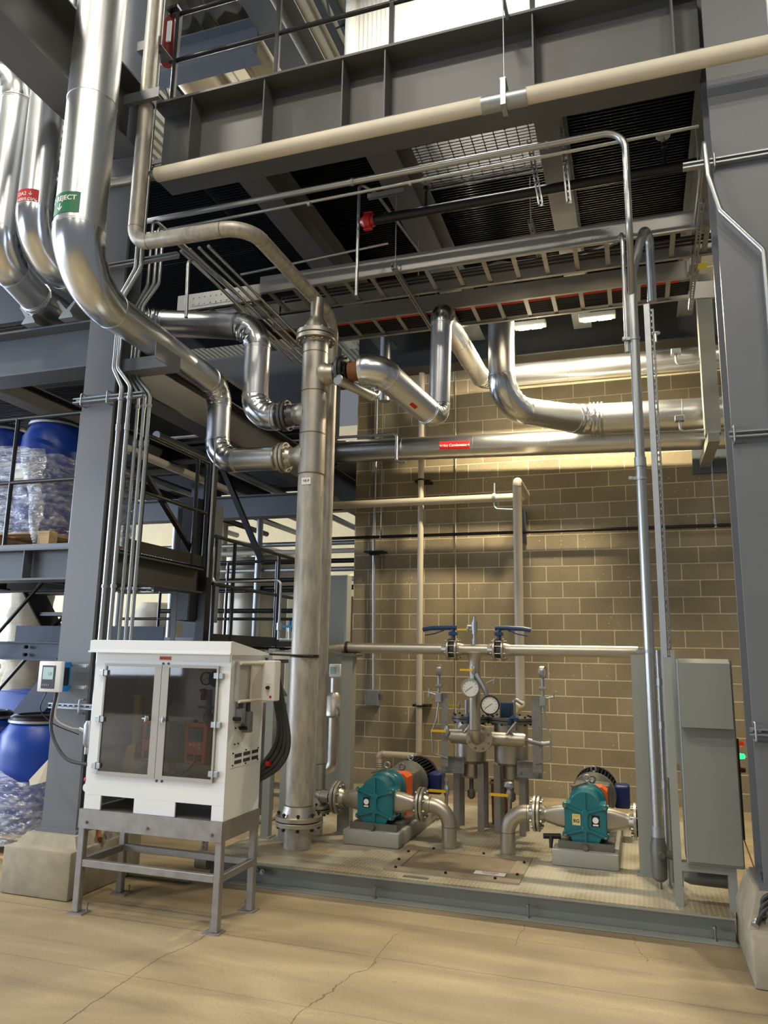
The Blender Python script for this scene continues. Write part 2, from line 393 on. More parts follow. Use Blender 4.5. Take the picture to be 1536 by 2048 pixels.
# concrete block wall (world-sized blocks)
def block_mat(key, base, dark, mortar, px=.268, scale=1.0):
    m = bpy.data.materials.new(key); m.use_nodes = True; nt = m.node_tree; p = nt.nodes['Principled BSDF']; L = nt.links
    g = nt.nodes.new('ShaderNodeNewGeometry'); s = nt.nodes.new('ShaderNodeSeparateXYZ'); L.new(g.outputs['Position'], s.inputs[0])
    cb = nt.nodes.new('ShaderNodeCombineXYZ'); L.new(math_node(nt, 'ADD', s.outputs[0], px), cb.inputs[0]); L.new(s.outputs[2], cb.inputs[1])
    br = nt.nodes.new('ShaderNodeTexBrick'); L.new(cb.outputs[0], br.inputs['Vector']); br.inputs['Scale'].default_value = scale
    br.inputs['Brick Width'].default_value = .4064; br.inputs['Row Height'].default_value = .2032; br.inputs['Mortar Size'].default_value = .0065; br.inputs['Mortar Smooth'].default_value = .3; br.inputs['Bias'].default_value = 0
    br.inputs['Color1'].default_value = (*lin([x/255 for x in base]), 1); br.inputs['Color2'].default_value = (*lin([x/255 for x in dark]), 1); br.inputs['Mortar'].default_value = (*lin([x/255 for x in mortar]), 1)
    n1 = nt.nodes.new('ShaderNodeTexNoise'); n1.inputs['Scale'].default_value = 150; n1.inputs['Detail'].default_value = 2; L.new(g.outputs['Position'], n1.inputs[0])
    n2 = nt.nodes.new('ShaderNodeTexNoise'); n2.inputs['Scale'].default_value = 2.2; n2.inputs['Detail'].default_value = 5; L.new(g.outputs['Position'], n2.inputs[0])
    r1 = nt.nodes.new('ShaderNodeMapRange'); r1.inputs[1].default_value = .3; r1.inputs[2].default_value = .7; r1.inputs[3].default_value = .82; r1.inputs[4].default_value = 1.15; L.new(n1.outputs['Fac'], r1.inputs[0])
    r2 = nt.nodes.new('ShaderNodeMapRange'); r2.inputs[1].default_value = .3; r2.inputs[2].default_value = .7; r2.inputs[3].default_value = .86; r2.inputs[4].default_value = 1.1; L.new(n2.outputs['Fac'], r2.inputs[0])
    mm = nt.nodes.new('ShaderNodeVectorMath'); mm.operation = 'SCALE'; L.new(br.outputs['Color'], mm.inputs[0]); L.new(math_node(nt, 'MULTIPLY', r1.outputs[0], r2.outputs[0]), mm.inputs['Scale'])
    # pale flecks
    vo = nt.nodes.new('ShaderNodeTexVoronoi'); vo.inputs['Scale'].default_value = 14; L.new(g.outputs['Position'], vo.inputs['Vector'])
    n3 = nt.nodes.new('ShaderNodeTexNoise'); n3.inputs['Scale'].default_value = 1.1; L.new(g.outputs['Position'], n3.inputs[0])
    fl = math_node(nt, 'MULTIPLY', math_node(nt, 'LESS_THAN', vo.outputs['Distance'], .09), math_node(nt, 'GREATER_THAN', n3.outputs['Fac'], .56))
    mixc = nt.nodes.new('ShaderNodeMix'); mixc.data_type = 'RGBA'; L.new(math_node(nt, 'MULTIPLY', fl, .7), mixc.inputs['Factor']); L.new(mm.outputs[0], mixc.inputs['A']); mixc.inputs['B'].default_value = (.75, .7, .6, 1)
    L.new(mixc.outputs['Result'], p.inputs['Base Color']); p.inputs['Roughness'].default_value = .9
    bp = nt.nodes.new('ShaderNodeBump'); bp.inputs['Strength'].default_value = .6; bp.inputs['Distance'].default_value = .006
    L.new(math_node(nt, 'ADD', math_node(nt, 'MULTIPLY', br.outputs['Fac'], -.6), math_node(nt, 'MULTIPLY', n1.outputs['Fac'], .35)), bp.inputs['Height']); L.new(bp.outputs[0], p.inputs['Normal'])
    M[key] = m
block_mat('blocks', (150, 138, 110), (136, 124, 98), (208, 194, 160))
block_mat('blocks_far', (176, 150, 100), (160, 136, 90), (206, 186, 140))
# concrete floor with joints, cracks, stains
m = bpy.data.materials.new('floor_concrete'); m.use_nodes = True; nt = m.node_tree; p = nt.nodes['Principled BSDF']; L = nt.links; M['floor'] = m
g = nt.nodes.new('ShaderNodeNewGeometry'); s = nt.nodes.new('ShaderNodeSeparateXYZ'); L.new(g.outputs['Position'], s.inputs[0])
def noise(scale, detail=5, dist=0, vec=None):
    n = nt.nodes.new('ShaderNodeTexNoise'); n.inputs['Scale'].default_value = scale; n.inputs['Detail'].default_value = detail; n.inputs['Distortion'].default_value = dist; L.new(vec or g.outputs['Position'], n.inputs[0]); return n.outputs['Fac']
def mrange(v, a, b, c, d):
    n = nt.nodes.new('ShaderNodeMapRange'); n.inputs[1].default_value = a; n.inputs[2].default_value = b; n.inputs[3].default_value = c; n.inputs[4].default_value = d; L.new(v, n.inputs[0]); return n.outputs[0]
mp = nt.nodes.new('ShaderNodeMapping'); mp.inputs['Scale'].default_value = (.55, 2.6, 1); mp.inputs['Rotation'].default_value = (0, 0, .35); L.new(g.outputs['Position'], mp.inputs[0])
rp = nt.nodes.new('ShaderNodeValToRGB'); e = rp.color_ramp.elements
e[0].position = .3; e[0].color = (*lin((.45, .40, .31)), 1); e[1].position = .7; e[1].color = (*lin((.73, .66, .51)), 1)
x = e.new(.5); x.color = (*lin((.61, .545, .42)), 1)
L.new(math_node(nt, 'ADD', math_node(nt, 'MULTIPLY', noise(1.3, 8, .8, mp.outputs[0]), .56), math_node(nt, 'MULTIPLY', noise(.7, 5, .5), .44)), rp.inputs[0])
fine = mrange(noise(70, 3), .3, .7, .9, 1.08)
def line(a, b, c, wd, wob=.0, ws=3, xr=None, yr=None):
    v = math_node(nt, 'ADD', math_node(nt, 'ADD', math_node(nt, 'MULTIPLY', s.outputs[0], a), math_node(nt, 'MULTIPLY', s.outputs[1], b)), c)
    if wob: v = math_node(nt, 'ADD', v, math_node(nt, 'MULTIPLY', math_node(nt, 'SUBTRACT', noise(ws, 7), .5), wob))
    v = math_node(nt, 'LESS_THAN', math_node(nt, 'ABSOLUTE', v), wd)
    for rng, so in ((xr, 0), (yr, 1)):
        if rng:
            v = math_node(nt, 'MULTIPLY', v, math_node(nt, 'GREATER_THAN', s.outputs[so], rng[0])); v = math_node(nt, 'MULTIPLY', v, math_node(nt, 'LESS_THAN', s.outputs[so], rng[1]))
    return v
lines = [line(0, 1, -4.98, .0022, .012, 8), line(0, 1, -4.42, .0030, .02, 8), line(0, 1, -3.72, .0016, .012, 8)]
def crack(p, q, wd, wob, ws):
    (x0, y0), (x1, y1) = p, q; dx, dy = x1-x0, y1-y0; l = math.hypot(dx, dy)
    lines.append(line(dy/l, -dx/l, -(dy*x0-dx*y0)/l, wd, wob, ws, (min(x0, x1)-.05, max(x0, x1)+.05), (min(y0, y1)-.02, max(y0, y1)+.02)))
pp = [at(400, 1872, Z=0), at(110, 2060, Z=0)]; crack((pp[0].x, pp[0].y), (pp[1].x, pp[1].y), .0035, .22, 2.2)
pp = [at(745, 1925, Z=0), at(560, 2060, Z=0)]; crack((pp[0].x, pp[0].y), (pp[1].x, pp[1].y), .0030, .26, 2.6)
pp = [at(790, 1868, Z=0), at(745, 1925, Z=0)]; crack((pp[0].x, pp[0].y), (pp[1].x, pp[1].y), .0022, .12, 4)
pp = [at(1050, 1850, Z=0), at(1030, 1890, Z=0)]; crack((pp[0].x, pp[0].y), (pp[1].x, pp[1].y), .0022, .12, 5)
pp = [at(1265, 1875, Z=0), at(1290, 1920, Z=0)]; crack((pp[0].x, pp[0].y), (pp[1].x, pp[1].y), .0022, .12, 5)
acc = lines[0]
for x in lines[1:]: acc = math_node(nt, 'MAXIMUM', acc, x)
speck = math_node(nt, 'LESS_THAN', noise(26, 2), .27)
sc_ = nt.nodes.new('ShaderNodeVectorMath'); sc_.operation = 'SCALE'; L.new(rp.outputs[0], sc_.inputs[0]); L.new(fine, sc_.inputs['Scale'])
mx = nt.nodes.new('ShaderNodeMix'); mx.data_type = 'RGBA'; L.new(math_node(nt, 'MULTIPLY', math_node(nt, 'MAXIMUM', acc, math_node(nt, 'MULTIPLY', speck, .4)), .72), mx.inputs['Factor']); L.new(sc_.outputs[0], mx.inputs['A']); mx.inputs['B'].default_value = (.07, .05, .035, 1)
L.new(mx.outputs['Result'], p.inputs['Base Color']); L.new(mrange(noise(2.2, 5), .3, .7, .42, .66), p.inputs['Roughness'])
bp = nt.nodes.new('ShaderNodeBump'); bp.inputs['Strength'].default_value = .25; bp.inputs['Distance'].default_value = .004; L.new(math_node(nt, 'SUBTRACT', noise(30, 5), acc), bp.inputs['Height']); L.new(bp.outputs[0], p.inputs['Normal'])
# checker plate
m = bpy.data.materials.new('checker_plate'); m.use_nodes = True; nt = m.node_tree; p = nt.nodes['Principled BSDF']; L = nt.links; M['checker'] = m
g = nt.nodes.new('ShaderNodeNewGeometry'); s = nt.nodes.new('ShaderNodeSeparateXYZ'); L.new(g.outputs['Position'], s.inputs[0])
S = 1/.030
fu = math_node(nt, 'MULTIPLY', s.outputs[0], S); fv = math_node(nt, 'MULTIPLY', s.outputs[1], S)
cu = math_node(nt, 'SUBTRACT', math_node(nt, 'FRACT', math_node(nt, 'ADD', fu, 1000)), .5); cv = math_node(nt, 'SUBTRACT', math_node(nt, 'FRACT', math_node(nt, 'ADD', fv, 1000)), .5)
par = math_node(nt, 'MODULO', math_node(nt, 'ADD', math_node(nt, 'FLOOR', math_node(nt, 'ADD', fu, 1000)), math_node(nt, 'FLOOR', math_node(nt, 'ADD', fv, 1000))), 2)
def ell(a, b): return math_node(nt, 'LESS_THAN', math_node(nt, 'ADD', math_node(nt, 'MULTIPLY', math_node(nt, 'MULTIPLY', cu, cu), a), math_node(nt, 'MULTIPLY', math_node(nt, 'MULTIPLY', cv, cv), b)), 1)
e1 = ell(5, 45); e2 = ell(45, 5)
hgt = math_node(nt, 'ADD', math_node(nt, 'MULTIPLY', e1, par), math_node(nt, 'MULTIPLY', e2, math_node(nt, 'SUBTRACT', 1, par)))
rp = nt.nodes.new('ShaderNodeValToRGB'); rp.color_ramp.elements[0].position = .38; rp.color_ramp.elements[0].color = (*lin((.52, .46, .35)), 1); rp.color_ramp.elements[1].position = .6; rp.color_ramp.elements[1].color = (*lin((.70, .68, .59)), 1)
L.new(noise(1.7, 6, .4), rp.inputs[0])
mx = nt.nodes.new('ShaderNodeMix'); mx.data_type = 'RGBA'; L.new(math_node(nt, 'MULTIPLY', hgt, .4), mx.inputs['Factor']); L.new(rp.outputs[0], mx.inputs['A']); mx.inputs['B'].default_value = (.66, .65, .56, 1)
L.new(mx.outputs['Result'], p.inputs['Base Color']); p.inputs['Roughness'].default_value = .45
bp = nt.nodes.new('ShaderNodeBump'); bp.inputs['Strength'].default_value = .8; bp.inputs['Distance'].default_value = .003; L.new(hgt, bp.inputs['Height']); L.new(bp.outputs[0], p.inputs['Normal'])

# ------------------------------------------------------------------ writing
def text_me(s, size, bold=False):
    cu = bpy.data.curves.new('t', 'FONT'); cu.body = s; cu.size = size; cu.align_x = 'CENTER'; cu.align_y = 'CENTER'
    if bold: cu.offset = size*.02
    ob = bpy.data.objects.new('t', cu); COL.objects.link(ob); bpy.context.view_layer.update()
    me = bpy.data.meshes.new_from_object(ob); bpy.data.objects.remove(ob); bpy.data.curves.remove(cu); return me
def text(parent, s, size, c, ux, uy, mt, name='lettering', sx=1, bold=True):
    me = text_me(s, size, bold); c, ux, uy = V(c), V(ux).normalized(), V(uy).normalized()
    for v in me.vertices: v.co = c + ux*v.co.x*sx + uy*v.co.y
    return obj_me(name, me, mt, parent, smooth=False)
def cyl_text(parent, s, size, c, ax, nrm, r, u0, v0, mt, name='lettering', sx=1, swap=False):
    """lettering on a pipe: u along ax, v around, centred on the direction nrm"""
    me = text_me(s, size, True); ax = V(ax).normalized(); nrm = (V(nrm)-ax*V(nrm).dot(ax)).normalized(); tn = nrm.cross(ax)
    for v in me.vertices:
        a, b = v.co.x*sx, -v.co.y
        if swap: a, b = v.co.y, v.co.x*sx
        a += u0; b += v0; th = b/r
        v.co = V(c) + ax*a + nrm*math.cos(th)*r - tn*math.sin(th)*r
    return obj_me(name, me, mt, parent, smooth=False)
def cyl_patch(parent, c, ax, nrm, r, du, dv, mt, name='pipe_label'):
    ax = V(ax).normalized(); nrm = (V(nrm)-ax*V(nrm).dot(ax)).normalized(); tn = nrm.cross(ax); bm = B(); rows = []
    for rr in (r, r+.0012):
        rows.append([[bm.verts.new(V(c)+ax*a+nrm*math.cos(th)*rr-tn*math.sin(th)*rr) for th in [(-dv/2+dv*k/10)/r for k in range(11)]] for a in (-du/2, du/2)])
    for k in range(10):
        for rw in rows: bm.faces.new((rw[0][k], rw[0][k+1], rw[1][k+1], rw[1][k]))
        for j in (0, 1): bm.faces.new((rows[0][j][k], rows[0][j][k+1], rows[1][j][k+1], rows[1][j][k]))
    return obj(name, bm, mt, parent)
# ================================================================== LIGHTS
def area(name, loc, size, power, color, rot=(0, 0, 0), sy=None, parent=None, spread=PI):
    l = bpy.data.lights.new(name, 'AREA'); l.energy = power; l.color = color; l.size = size; l.spread = spread
    if sy: l.shape = 'RECTANGLE'; l.size_y = sy
    o = bpy.data.objects.new(name, l); COL.objects.link(o); o.rotation_euler = rot
    if parent: o.parent = parent; o.location = V(loc)-off(parent)
    else: o.location = loc
    return o
WARM = (1.0, .915, .78); NEUT = (1.0, .95, .88); COOL = (.72, .84, 1.0)
def high_bay(x, y, z, power, label, color=NEUT, L=1.3, W=.4):
    t = thing('high_bay_light', label, 'ceiling light', (x, y, z), 'high bay lights under the roof deck')
    bm = B(); box(bm, x-L/2, y-W/2, z, x+L/2, y+W/2, z+.09, .01); obj('housing', bm, M['white_plastic'], t)
    for sx in (-1, 1):
        bm = B(); cyl(bm, (x+sx*L*.4, y, z+.08), (x+sx*L*.4, y, ROOF-.02), .006, n=6); obj('hanger_wire', bm, M['galv'], t)
    area('lamp', (x, y, z-.01), L, power, color, sy=W, parent=t)
    return t
ROOF = 12.6
for i, (x, y, pw) in enumerate([(-6.5, 1.2, 230), (-2.2, -.5, 260), (3.2, -1.5, 150), (-4.2, -5, 180), (1.5, -5, 180), (-8, 7.5, 200), (-1.9, 7.9, 330), (-7.5, 14, 260), (-13, 11, 200), (-12, 4, 200)]):
    high_bay(x, y, 12.3 if i == 6 else 10.6, pw, 'long white high bay light under the roof, ' + ['in front of the left column', 'over the aisle before the cabinet', 'over the aisle by the right column', 'far forward over the aisle at left', 'far forward over the aisle at right', 'beside the foil duct', 'before the white panel wall', 'deep in the rear left bay', 'near the rear left windows', 'near the side windows'][i], WARM if y < 3 else NEUT)
# the under-platform strip lights just above the far cable tray
def strip_light(x0, x1, y, z, power, label):
    t = thing('strip_light', label, 'strip light', ((x0+x1)/2, y, z), 'strip lights above the far cable tray')
    bm = B(); box(bm, x0, y-.07, z, x1, y+.07, z+.06, .01); obj('housing', bm, M['white_plastic'], t)
    for k in (0, 1):
        a = x0+.04+(x1-x0-.08)*(.5*k)+.01; b = a+(x1-x0-.08)*.5-.02
        bm = B(); box(bm, a, y-.05, z-.012, b, y+.05, z+.001, .004); obj('led_lens', bm, M['led'], t)
    for sx in (x0+.1, x1-.1):
        bm = B(); cyl(bm, (sx, y, z+.05), (sx, y, 6.1), .004, n=6); obj('hanger_wire', bm, M['galv'], t)
    area('lamp', ((x0+x1)/2, y, z-.02), x1-x0, power, (1.0, .85, .60), sy=.14, parent=t)
strip_light(-1.26, -.88, 8.62, 5.6, 125, 'left one of the two glowing strip lights above the cable tray')
strip_light(-.50, -.08, 8.6, 5.6, 135, 'right one of the two glowing strip lights above the cable tray')

# ================================================================== SETTING
bm = B(); box(bm, -22, -9, -.2, 9, 27, 0); struct('floor', bm, M['floor'])
XL = -3.73
bm = B(); box(bm, XL, 9.85, 0, 9, 10.08, 6.9); struct('wall_back', bm, M['blocks'])
bm = B(); box(bm, XL-.35, 12.4, 0, XL-.05, 12.7, 3.2); struct('wall_far', bm, M['blocks_far'])
# corrugated white panel wall above the block wall
def ribbed(bm, p0, ux, uz, n, L, H, pitch, dep, slope=.25):
    """ribbed sheet: profile along ux, extruded along uz"""
    ux, uz, n = V(ux), V(uz), V(n); x = 0; P = []
    while x < L:
        for f, d in ((0, 0), (.5, 0), (.5+slope*.4, 1), (1-slope*.4, 1)):
            P.append((min(x+pitch*f, L), d*dep))
        x += pitch
    P.append((L, 0)); last = None
    for a, d in P:
        v0 = bm.verts.new(V(p0)+ux*a+n*d); v1 = bm.verts.new(V(p0)+ux*a+n*d+uz*H)
        if last: bm.faces.new((last[0], v0, v1, last[1]))
        last = (v0, v1)
    return bm
bm = B(); ribbed(bm, (-4.0, 9.9, 6.9), (1, 0, 0), (0, 0, 1), (0, -1, 0), 13, ROOF-6.9, .075, .018); o = struct('wall_upper', bm, M['white_wall'], smooth=False)
bm = B(); box(bm, -4.1, 9.88, 6.4, -3.98, 10.4, ROOF); cyl(bm, (-4.03, 9.87, 6.4), (-4.03, 9.87, ROOF), .09, n=20); struct('trim_1', bm, M['white_wall'])
bm = B(); ribbed(bm, (-22, -9, ROOF), (1, 0, 0), (0, 1, 0), (0, 0, 1), 31, 36, .2, .05); struct('ceiling', bm, M['deck'], smooth=False)
bm = B(); box(bm, -22, 22, 0, -3.5, 22.3, 9.0); struct('wall_rear', bm, M['far_wall'])
bm = B(); box(bm, -20.3, -9, 0, -20, 27, 1.2); box(bm, -20.3, -9, 6.5, -20, 27, ROOF)
for k in range(7): box(bm, -20.3, -9+k*6-.35, 1.2, -20, -9+k*6+.35, 6.5)
struct('wall_left', bm, M['far_wall'])
for k in range(6):
    y0 = -9+k*6+.35; y1 = y0+5.3
    bm = B(); box(bm, -20.2, y0, 1.2, -20.12, y1, 6.5); struct('window_%d' % (k+1), bm, M['daylight'])
area('window_daylight', (-19.8, 3, 3.9), 24, 2300, COOL, (0, -PI/2, 0), sy=5)
area('front_daylight', (-16, -8.5, 3.5), 8, 600, COOL, (PI/2, 0, -.6), sy=5)  # cool daylight from an unseen source at front left; no door is built

# roof joists (open web), running into the hall
def web_joist(x, y0, y1, z, d, label):
    t = thing('roof_joist', label, 'joist', (x, (y0+y1)/2, z-d), 'open web joists under the roof deck')
    bm = B(); box(bm, x-.07, y0, z-.05, x+.07, y1, z-.005); obj('top_chord', bm, M['dark_beam'], t)
    bm = B(); box(bm, x-.06, y0, z-d, x+.06, y1, z-d+.05); obj('bottom_chord', bm, M['dark_beam'], t)
    bm = B(); k = 0; y = y0
    while y+.45 < y1:
        bar(bm, (x, y, z-.05 if k % 2 else z-d+.05), (x, y+.45, z-d+.05 if k % 2 else z-.05), .03, .03); y += .45; k += 1
    obj('web_bracing', bm, M['dark_beam'], t)
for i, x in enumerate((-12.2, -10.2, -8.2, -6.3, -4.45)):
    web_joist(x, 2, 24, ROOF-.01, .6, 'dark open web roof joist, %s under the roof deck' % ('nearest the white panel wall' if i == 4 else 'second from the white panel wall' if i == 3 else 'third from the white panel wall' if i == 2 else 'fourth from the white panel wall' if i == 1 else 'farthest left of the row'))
def beam(name, p, q, w, h, mt, label, cat='beam', group=None, tf=.016, tw=.011):
    bm = B(); ibeam(bm, p, q, w, h, tf, tw); return tag(obj(name, bm, M[mt], smooth=False), label, cat, group)
beam('roof_beam', (-4.05, 2.5, 9.7), (-4.05, 9.8, 9.7), .36, .6, 'girder_paint', 'wide grey roof beam running away beside the foil covered duct')
beam('roof_beam', (-9, 7.3, 9.30), (-4.25, 7.3, 9.30), .28, .45, 'beam_paint', 'blue grey roof beam crossing under the foil covered duct')
# foil duct
t = thing('insulated_duct', 'large foil covered duct running under the roof at upper left', 'duct', (-5.1, 9, 9.57))
bm = B(); bm2 = B()
P = [(-5.9, 9.63), (-5.7, 9.58), (-5.5, 9.65), (-5.3, 9.57), (-5.15, 9.58), (-5.05, 9.66), (-4.97, 9.57), (-4.85, 9.66), (-4.75, 9.58), (-4.6, 9.63), (-4.45, 9.58), (-4.35, 9.63), (-4.35, 10.4), (-5.9, 10.4)]
for (ya, yb) in ((3, 5.9), (5.95, 9.0), (9.05, 12)):
    bm = B(); prism(bm, P, (0, ya, 0), (1, 0, 0), (0, 0, 1), (0, 1, 0), yb-ya); obj('duct_section', bm, M['duct_foil'], t, angle=50)
t2 = bm2.free()

# ================================================================== MAIN STEEL
def column(name, x0, x1, y0, y1, ztop, zbot, label, ped, mt='column_paint', pmat='concrete'):
    t = thing(name, label, 'column', ((x0+x1)/2, (y0+y1)/2, zbot))
    xc = (x0+x1)/2; bm = B()
    ibeam(bm, (xc, (y0+y1)/2, zbot+.02), (xc, (y0+y1)/2, ztop), x1-x0, y1-y0, .028, .016, up=(0, 1, 0))
    obj('column_shaft', bm, M[mt], t, smooth=False)
    bm = B(); box(bm, x0-.03, y0-.03, zbot, x1+.03, y1+.03, zbot+.022); b = obj('base_plate', bm, M[mt], t)
    for sx, sy in ((x0+.01, y0+.1), (x1-.01, y0+.1)):
        bolts(b, (sx if sx < xc else sx, sy, zbot+.03), (0, 0, 1), 0, 1, .07, .014, M['bolt_dark'], name='anchor_bolt')
    return t
def pedestal(label, x0, x1, y0, y1, z1, gx0, gx1, gy0, gy1, gz):
    t = thing('concrete_pedestal', label, 'pedestal', ((x0+x1)/2, (y0+y1)/2, 0))
    bm = B(); box(bm, x0, y0, 0, x1, y1, z1, .018, 2)
    obj('plinth_block', bm, M['concrete'], t)
    bm = B(); a = [bm.verts.new(V(c)) for c in ((gx0-.06, gy0-.05, z1-.01), (gx1+.06, gy0-.05, z1-.01), (gx1+.06, gy1+.05, z1-.01), (gx0-.06, gy1+.05, z1-.01))]
    b = [bm.verts.new(V(c)) for c in ((gx0, gy0, gz), (gx1, gy0, gz), (gx1, gy1, gz), (gx0, gy1, gz))]
    bm.faces.new(a[::-1]); bm.faces.new(b)
    for k in range(4): bm.faces.new((a[k], a[(k+1) % 4], b[(k+1) % 4], b[k]))
    obj('grout_pad', bm, M['concrete'], t)
    return t
pedestal('concrete pedestal under the left column beside the cabinet stand', -4.32, -3.735, 4.55, 5.35, .315, -4.24, -3.82, 4.68, 5.18, .385)
column('steel_column', -4.18, -3.88, 4.75, 4.97, ROOF-2, .385, 'tall grey steel column at left with conduits clamped on its side', None)
pedestal('concrete pedestal at the right edge beside the skid', .505, 1.2, 4.72, 5.5, .27, .56, 1.06, 4.84, 5.34, .45)
column('steel_column', .605, 1.0, 4.9, 5.26, ROOF-2, .45, 'tall grey steel column at the right edge of the view', None)
# the deep girder between the columns
GZ0, GZ1 = 5.78, 6.45
t = thing('plate_girder', 'deep grey girder with web stiffeners spanning between the two columns', 'girder', (-1.6, 5.1, GZ0))
bm = B(); ibeam(bm, (-3.87, 5.1, (GZ0+GZ1)/2), (.60, 5.1, (GZ0+GZ1)/2), .38, GZ1-GZ0, .022, .014); obj('girder_section', bm, M['girder_paint'], t, smooth=False)
for px_, py_ in ((387, 200), (532, 160), (688, 122), (772, 103), (1065, 40), (1342, 0)):
    x = xx(px_, py_, 4.95); bm = B(); box(bm, x-.006, 4.925, GZ0+.022, x+.006, 5.093, GZ1-.022); obj('stiffener', bm, M['girder_paint'], t, smooth=False)
# beam coming forward to the left column, upper left
beam('forward_beam', (-3.98, -1, 6.12), (-3.98, 4.74, 6.12), .34, .62, 'girder_paint', 'wide dark beam running forward overhead at upper left')
# joists under the grating
JZ0, JZ1 = 5.8, 6.16
for xa, xb, lab in ((-3.2, -2.94, 'platform joist over the tall flanged pipe, first to the left'), (-2.0, -1.74, 'platform joist under the grating behind the red pipe cap'), (-.6, -.38, 'platform joist under the grating carrying the conduit hangers'), (.62, .80, 'platform joist under the grating beside the right column')):
    beam('platform_joist', ((xa+xb)/2, 5.3, (JZ0+JZ1)/2), ((xa+xb)/2, 9.28, (JZ0+JZ1)/2), xb-xa, JZ1-JZ0, 'girder_paint', lab, 'beam', 'joists under the grating platform')
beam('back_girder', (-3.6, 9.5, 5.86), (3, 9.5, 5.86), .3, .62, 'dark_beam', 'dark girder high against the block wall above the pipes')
# grating
def grating(x0, x1, y0, y1, z, label, pitch=.04):
    t = thing('floor_grating', label, 'grating', ((x0+x1)/2, (y0+y1)/2, z), 'platform grating panels')
    bm = B(); y = y0
    while y < y1: box(bm, x0, y-.003, z, x1, y+.003, z+.03); y += pitch
    obj('bearing_bars', bm, M['black_rail'], t, smooth=False)
    bm = B(); x = x0+.05
    while x < x1: box(bm, x-.004, y0, z+.02, x+.004, y1, z+.028); x += .1
    obj('cross_rods', bm, M['black_rail'], t, smooth=False)
for xa, xb, lab in ((-6.0, -3.9, 'dark grating overhead left of the tall column'), (-3.86, -3.08, 'dark grating panel overhead farthest left behind the girder'), (-3.06, -1.88, 'dark grating panel overhead between the first two joists'), (-1.86, -.5, 'grating panel overhead with light showing through it'), (-.48, .7, 'dark grating panel overhead next to the right column')):
    grating(xa, xb, 5.31, 9.3, JZ1+.003, lab)
# dark sheets added over the grating to block light from above in most bays
for xa, xb, ya, yb, lab in ((-9.0, -1.9, 5.34, 9.3, 'added dark sheet blocking light above the platform grating over the left bays'), (-1.84, -.62, 6.45, 9.3, 'added dark sheet blocking light above the grating behind its bright patch'), (-.56, .75, 5.34, 9.3, 'added dark sheet blocking light above the grating beside the right column')):
    bm = B(); box(bm, xa, ya, JZ1+.034, xb, yb, JZ1+.08); tag(obj('light_blocker', bm, M['dark_beam'], smooth=False), lab, 'light blocker')

# handrail on the girder
t = thing('guard_rail', 'black guard rail standing along the top of the girder', 'railing', (-1.6, 5.1, GZ1))
for i, (px_, py_) in enumerate(((345, 195), (552, 150), (783, 93), (1065, 22))):
    x = xx(px_, py_, 5.1); bm = B(); box(bm, x-.02, 5.08, GZ1, x+.02, 5.12, GZ1+1.07, .003); obj('rail_post', bm, M['black_rail'], t)
for z in (GZ1+.57, GZ1+1.07):
    bm = B(); cyl(bm, (-3.87, 5.1, z), (2.5, 5.1, z), .021); obj('hand_rail', bm, M['black_rail'], t)
bm = B(); box(bm, 1.55, 5.08, GZ1, 1.59, 5.12, GZ1+1.07); obj('rail_post', bm, M['black_rail'], t)
# fire extinguisher on the rail
ex = at(338, 80, Y=5.25); t = thing('fire_extinguisher', 'dark red fire extinguisher hung on the guard rail at top left', 'fire extinguisher', (ex.x, 5.25, ex.z-.24))
bm = B(); lathe(bm, (ex.x, 5.25, ex.z-.27), (0, 0, 1), [(0, .05), (.03, .085), (.42, .085), (.5, .05), (.53, .025)], 24); obj('cylinder_body', bm, M['dark_red'], t)
bm = B(); lathe(bm, (ex.x, 5.25, ex.z+.26), (0, 0, 1), [(0, .022), (.05, .022)], 12); box(bm, ex.x-.02, 5.2, ex.z+.3, ex.x+.1, 5.3, ex.z+.33); obj('valve_head', bm, M['black'], t)
bm = B(); tube(bm, [(ex.x+.03, 5.25, ex.z+.28), (ex.x+.12, 5.25, ex.z+.25), (ex.x+.115, 5.25, ex.z-.1), (ex.x+.11, 5.25, ex.z-.25)], .013, .04, 8); obj('discharge_hose', bm, M['rubber'], t)
bm = B(); box(bm, ex.x+.03, 5.164, ex.z-.1, ex.x+.075, 5.18, ex.z+.12); obj("instruction_label", bm, M["paper"], t)

# small clamp brackets on the left column
def pipe_bracket(x0, x1, y, z, label, by=.09):
    t = thing('pipe_bracket', label, 'bracket', ((x0+x1)/2, y, z)); bm = B()
    box(bm, x0, y-by, z, x1, y+by, z+.008); box(bm, x0, y-by, z, x1, y-by+.008, z+.09); obj('angle_arm', bm, M['column_paint'], t, smooth=False)
    return t
# ================================================================== LARGE PIPES
J = M['jacket']; JS = M['jacket_smooth']; SS = M['stainless']; SC = M['stainless_clean']
TX, TY = -2.635, 5.85
zA = zz(570, 915, TY); zB = zz(570, 832, TY); zT = zz(692, 745, TY)
# 1: the foreground jacketed reject line
rj = pipe('insulated_pipe', 'largest jacketed pipe with green reject label, bending back past the left column',
          [(-3.6, 3.9, 8.6), (-3.6, 3.9, 4.17), (-3.59, TY, 4.1), (-3.58, TY, zA+.01), (-2.98, TY, zA)],
          [(.172, .172), (.135, .112), (.106, .106), (.106, .106)], J, [.42, .2, .2], jacket=True, emt=JS, n=36)
cyl_patch(rj, (-3.6, 3.9, zz(140, 404, 3.74)), (0, 0, 1), (-.12, -1, 0), .1735, .155, .27, M['green_label'])
cyl_text(rj, 'RO REJECT', .05, (-3.6, 3.9, zz(140, 404, 3.74)), (0, 0, 1), (-.18, -1, 0), .1755, .03, 0, M['paper'], swap=True)
cyl_text(rj, '↓', .07, (-3.6, 3.9, zz(140, 404, 3.74)), (0, 0, 1), (-.18, -1, 0), .1755, -.035, 0, M['paper'], swap=True)
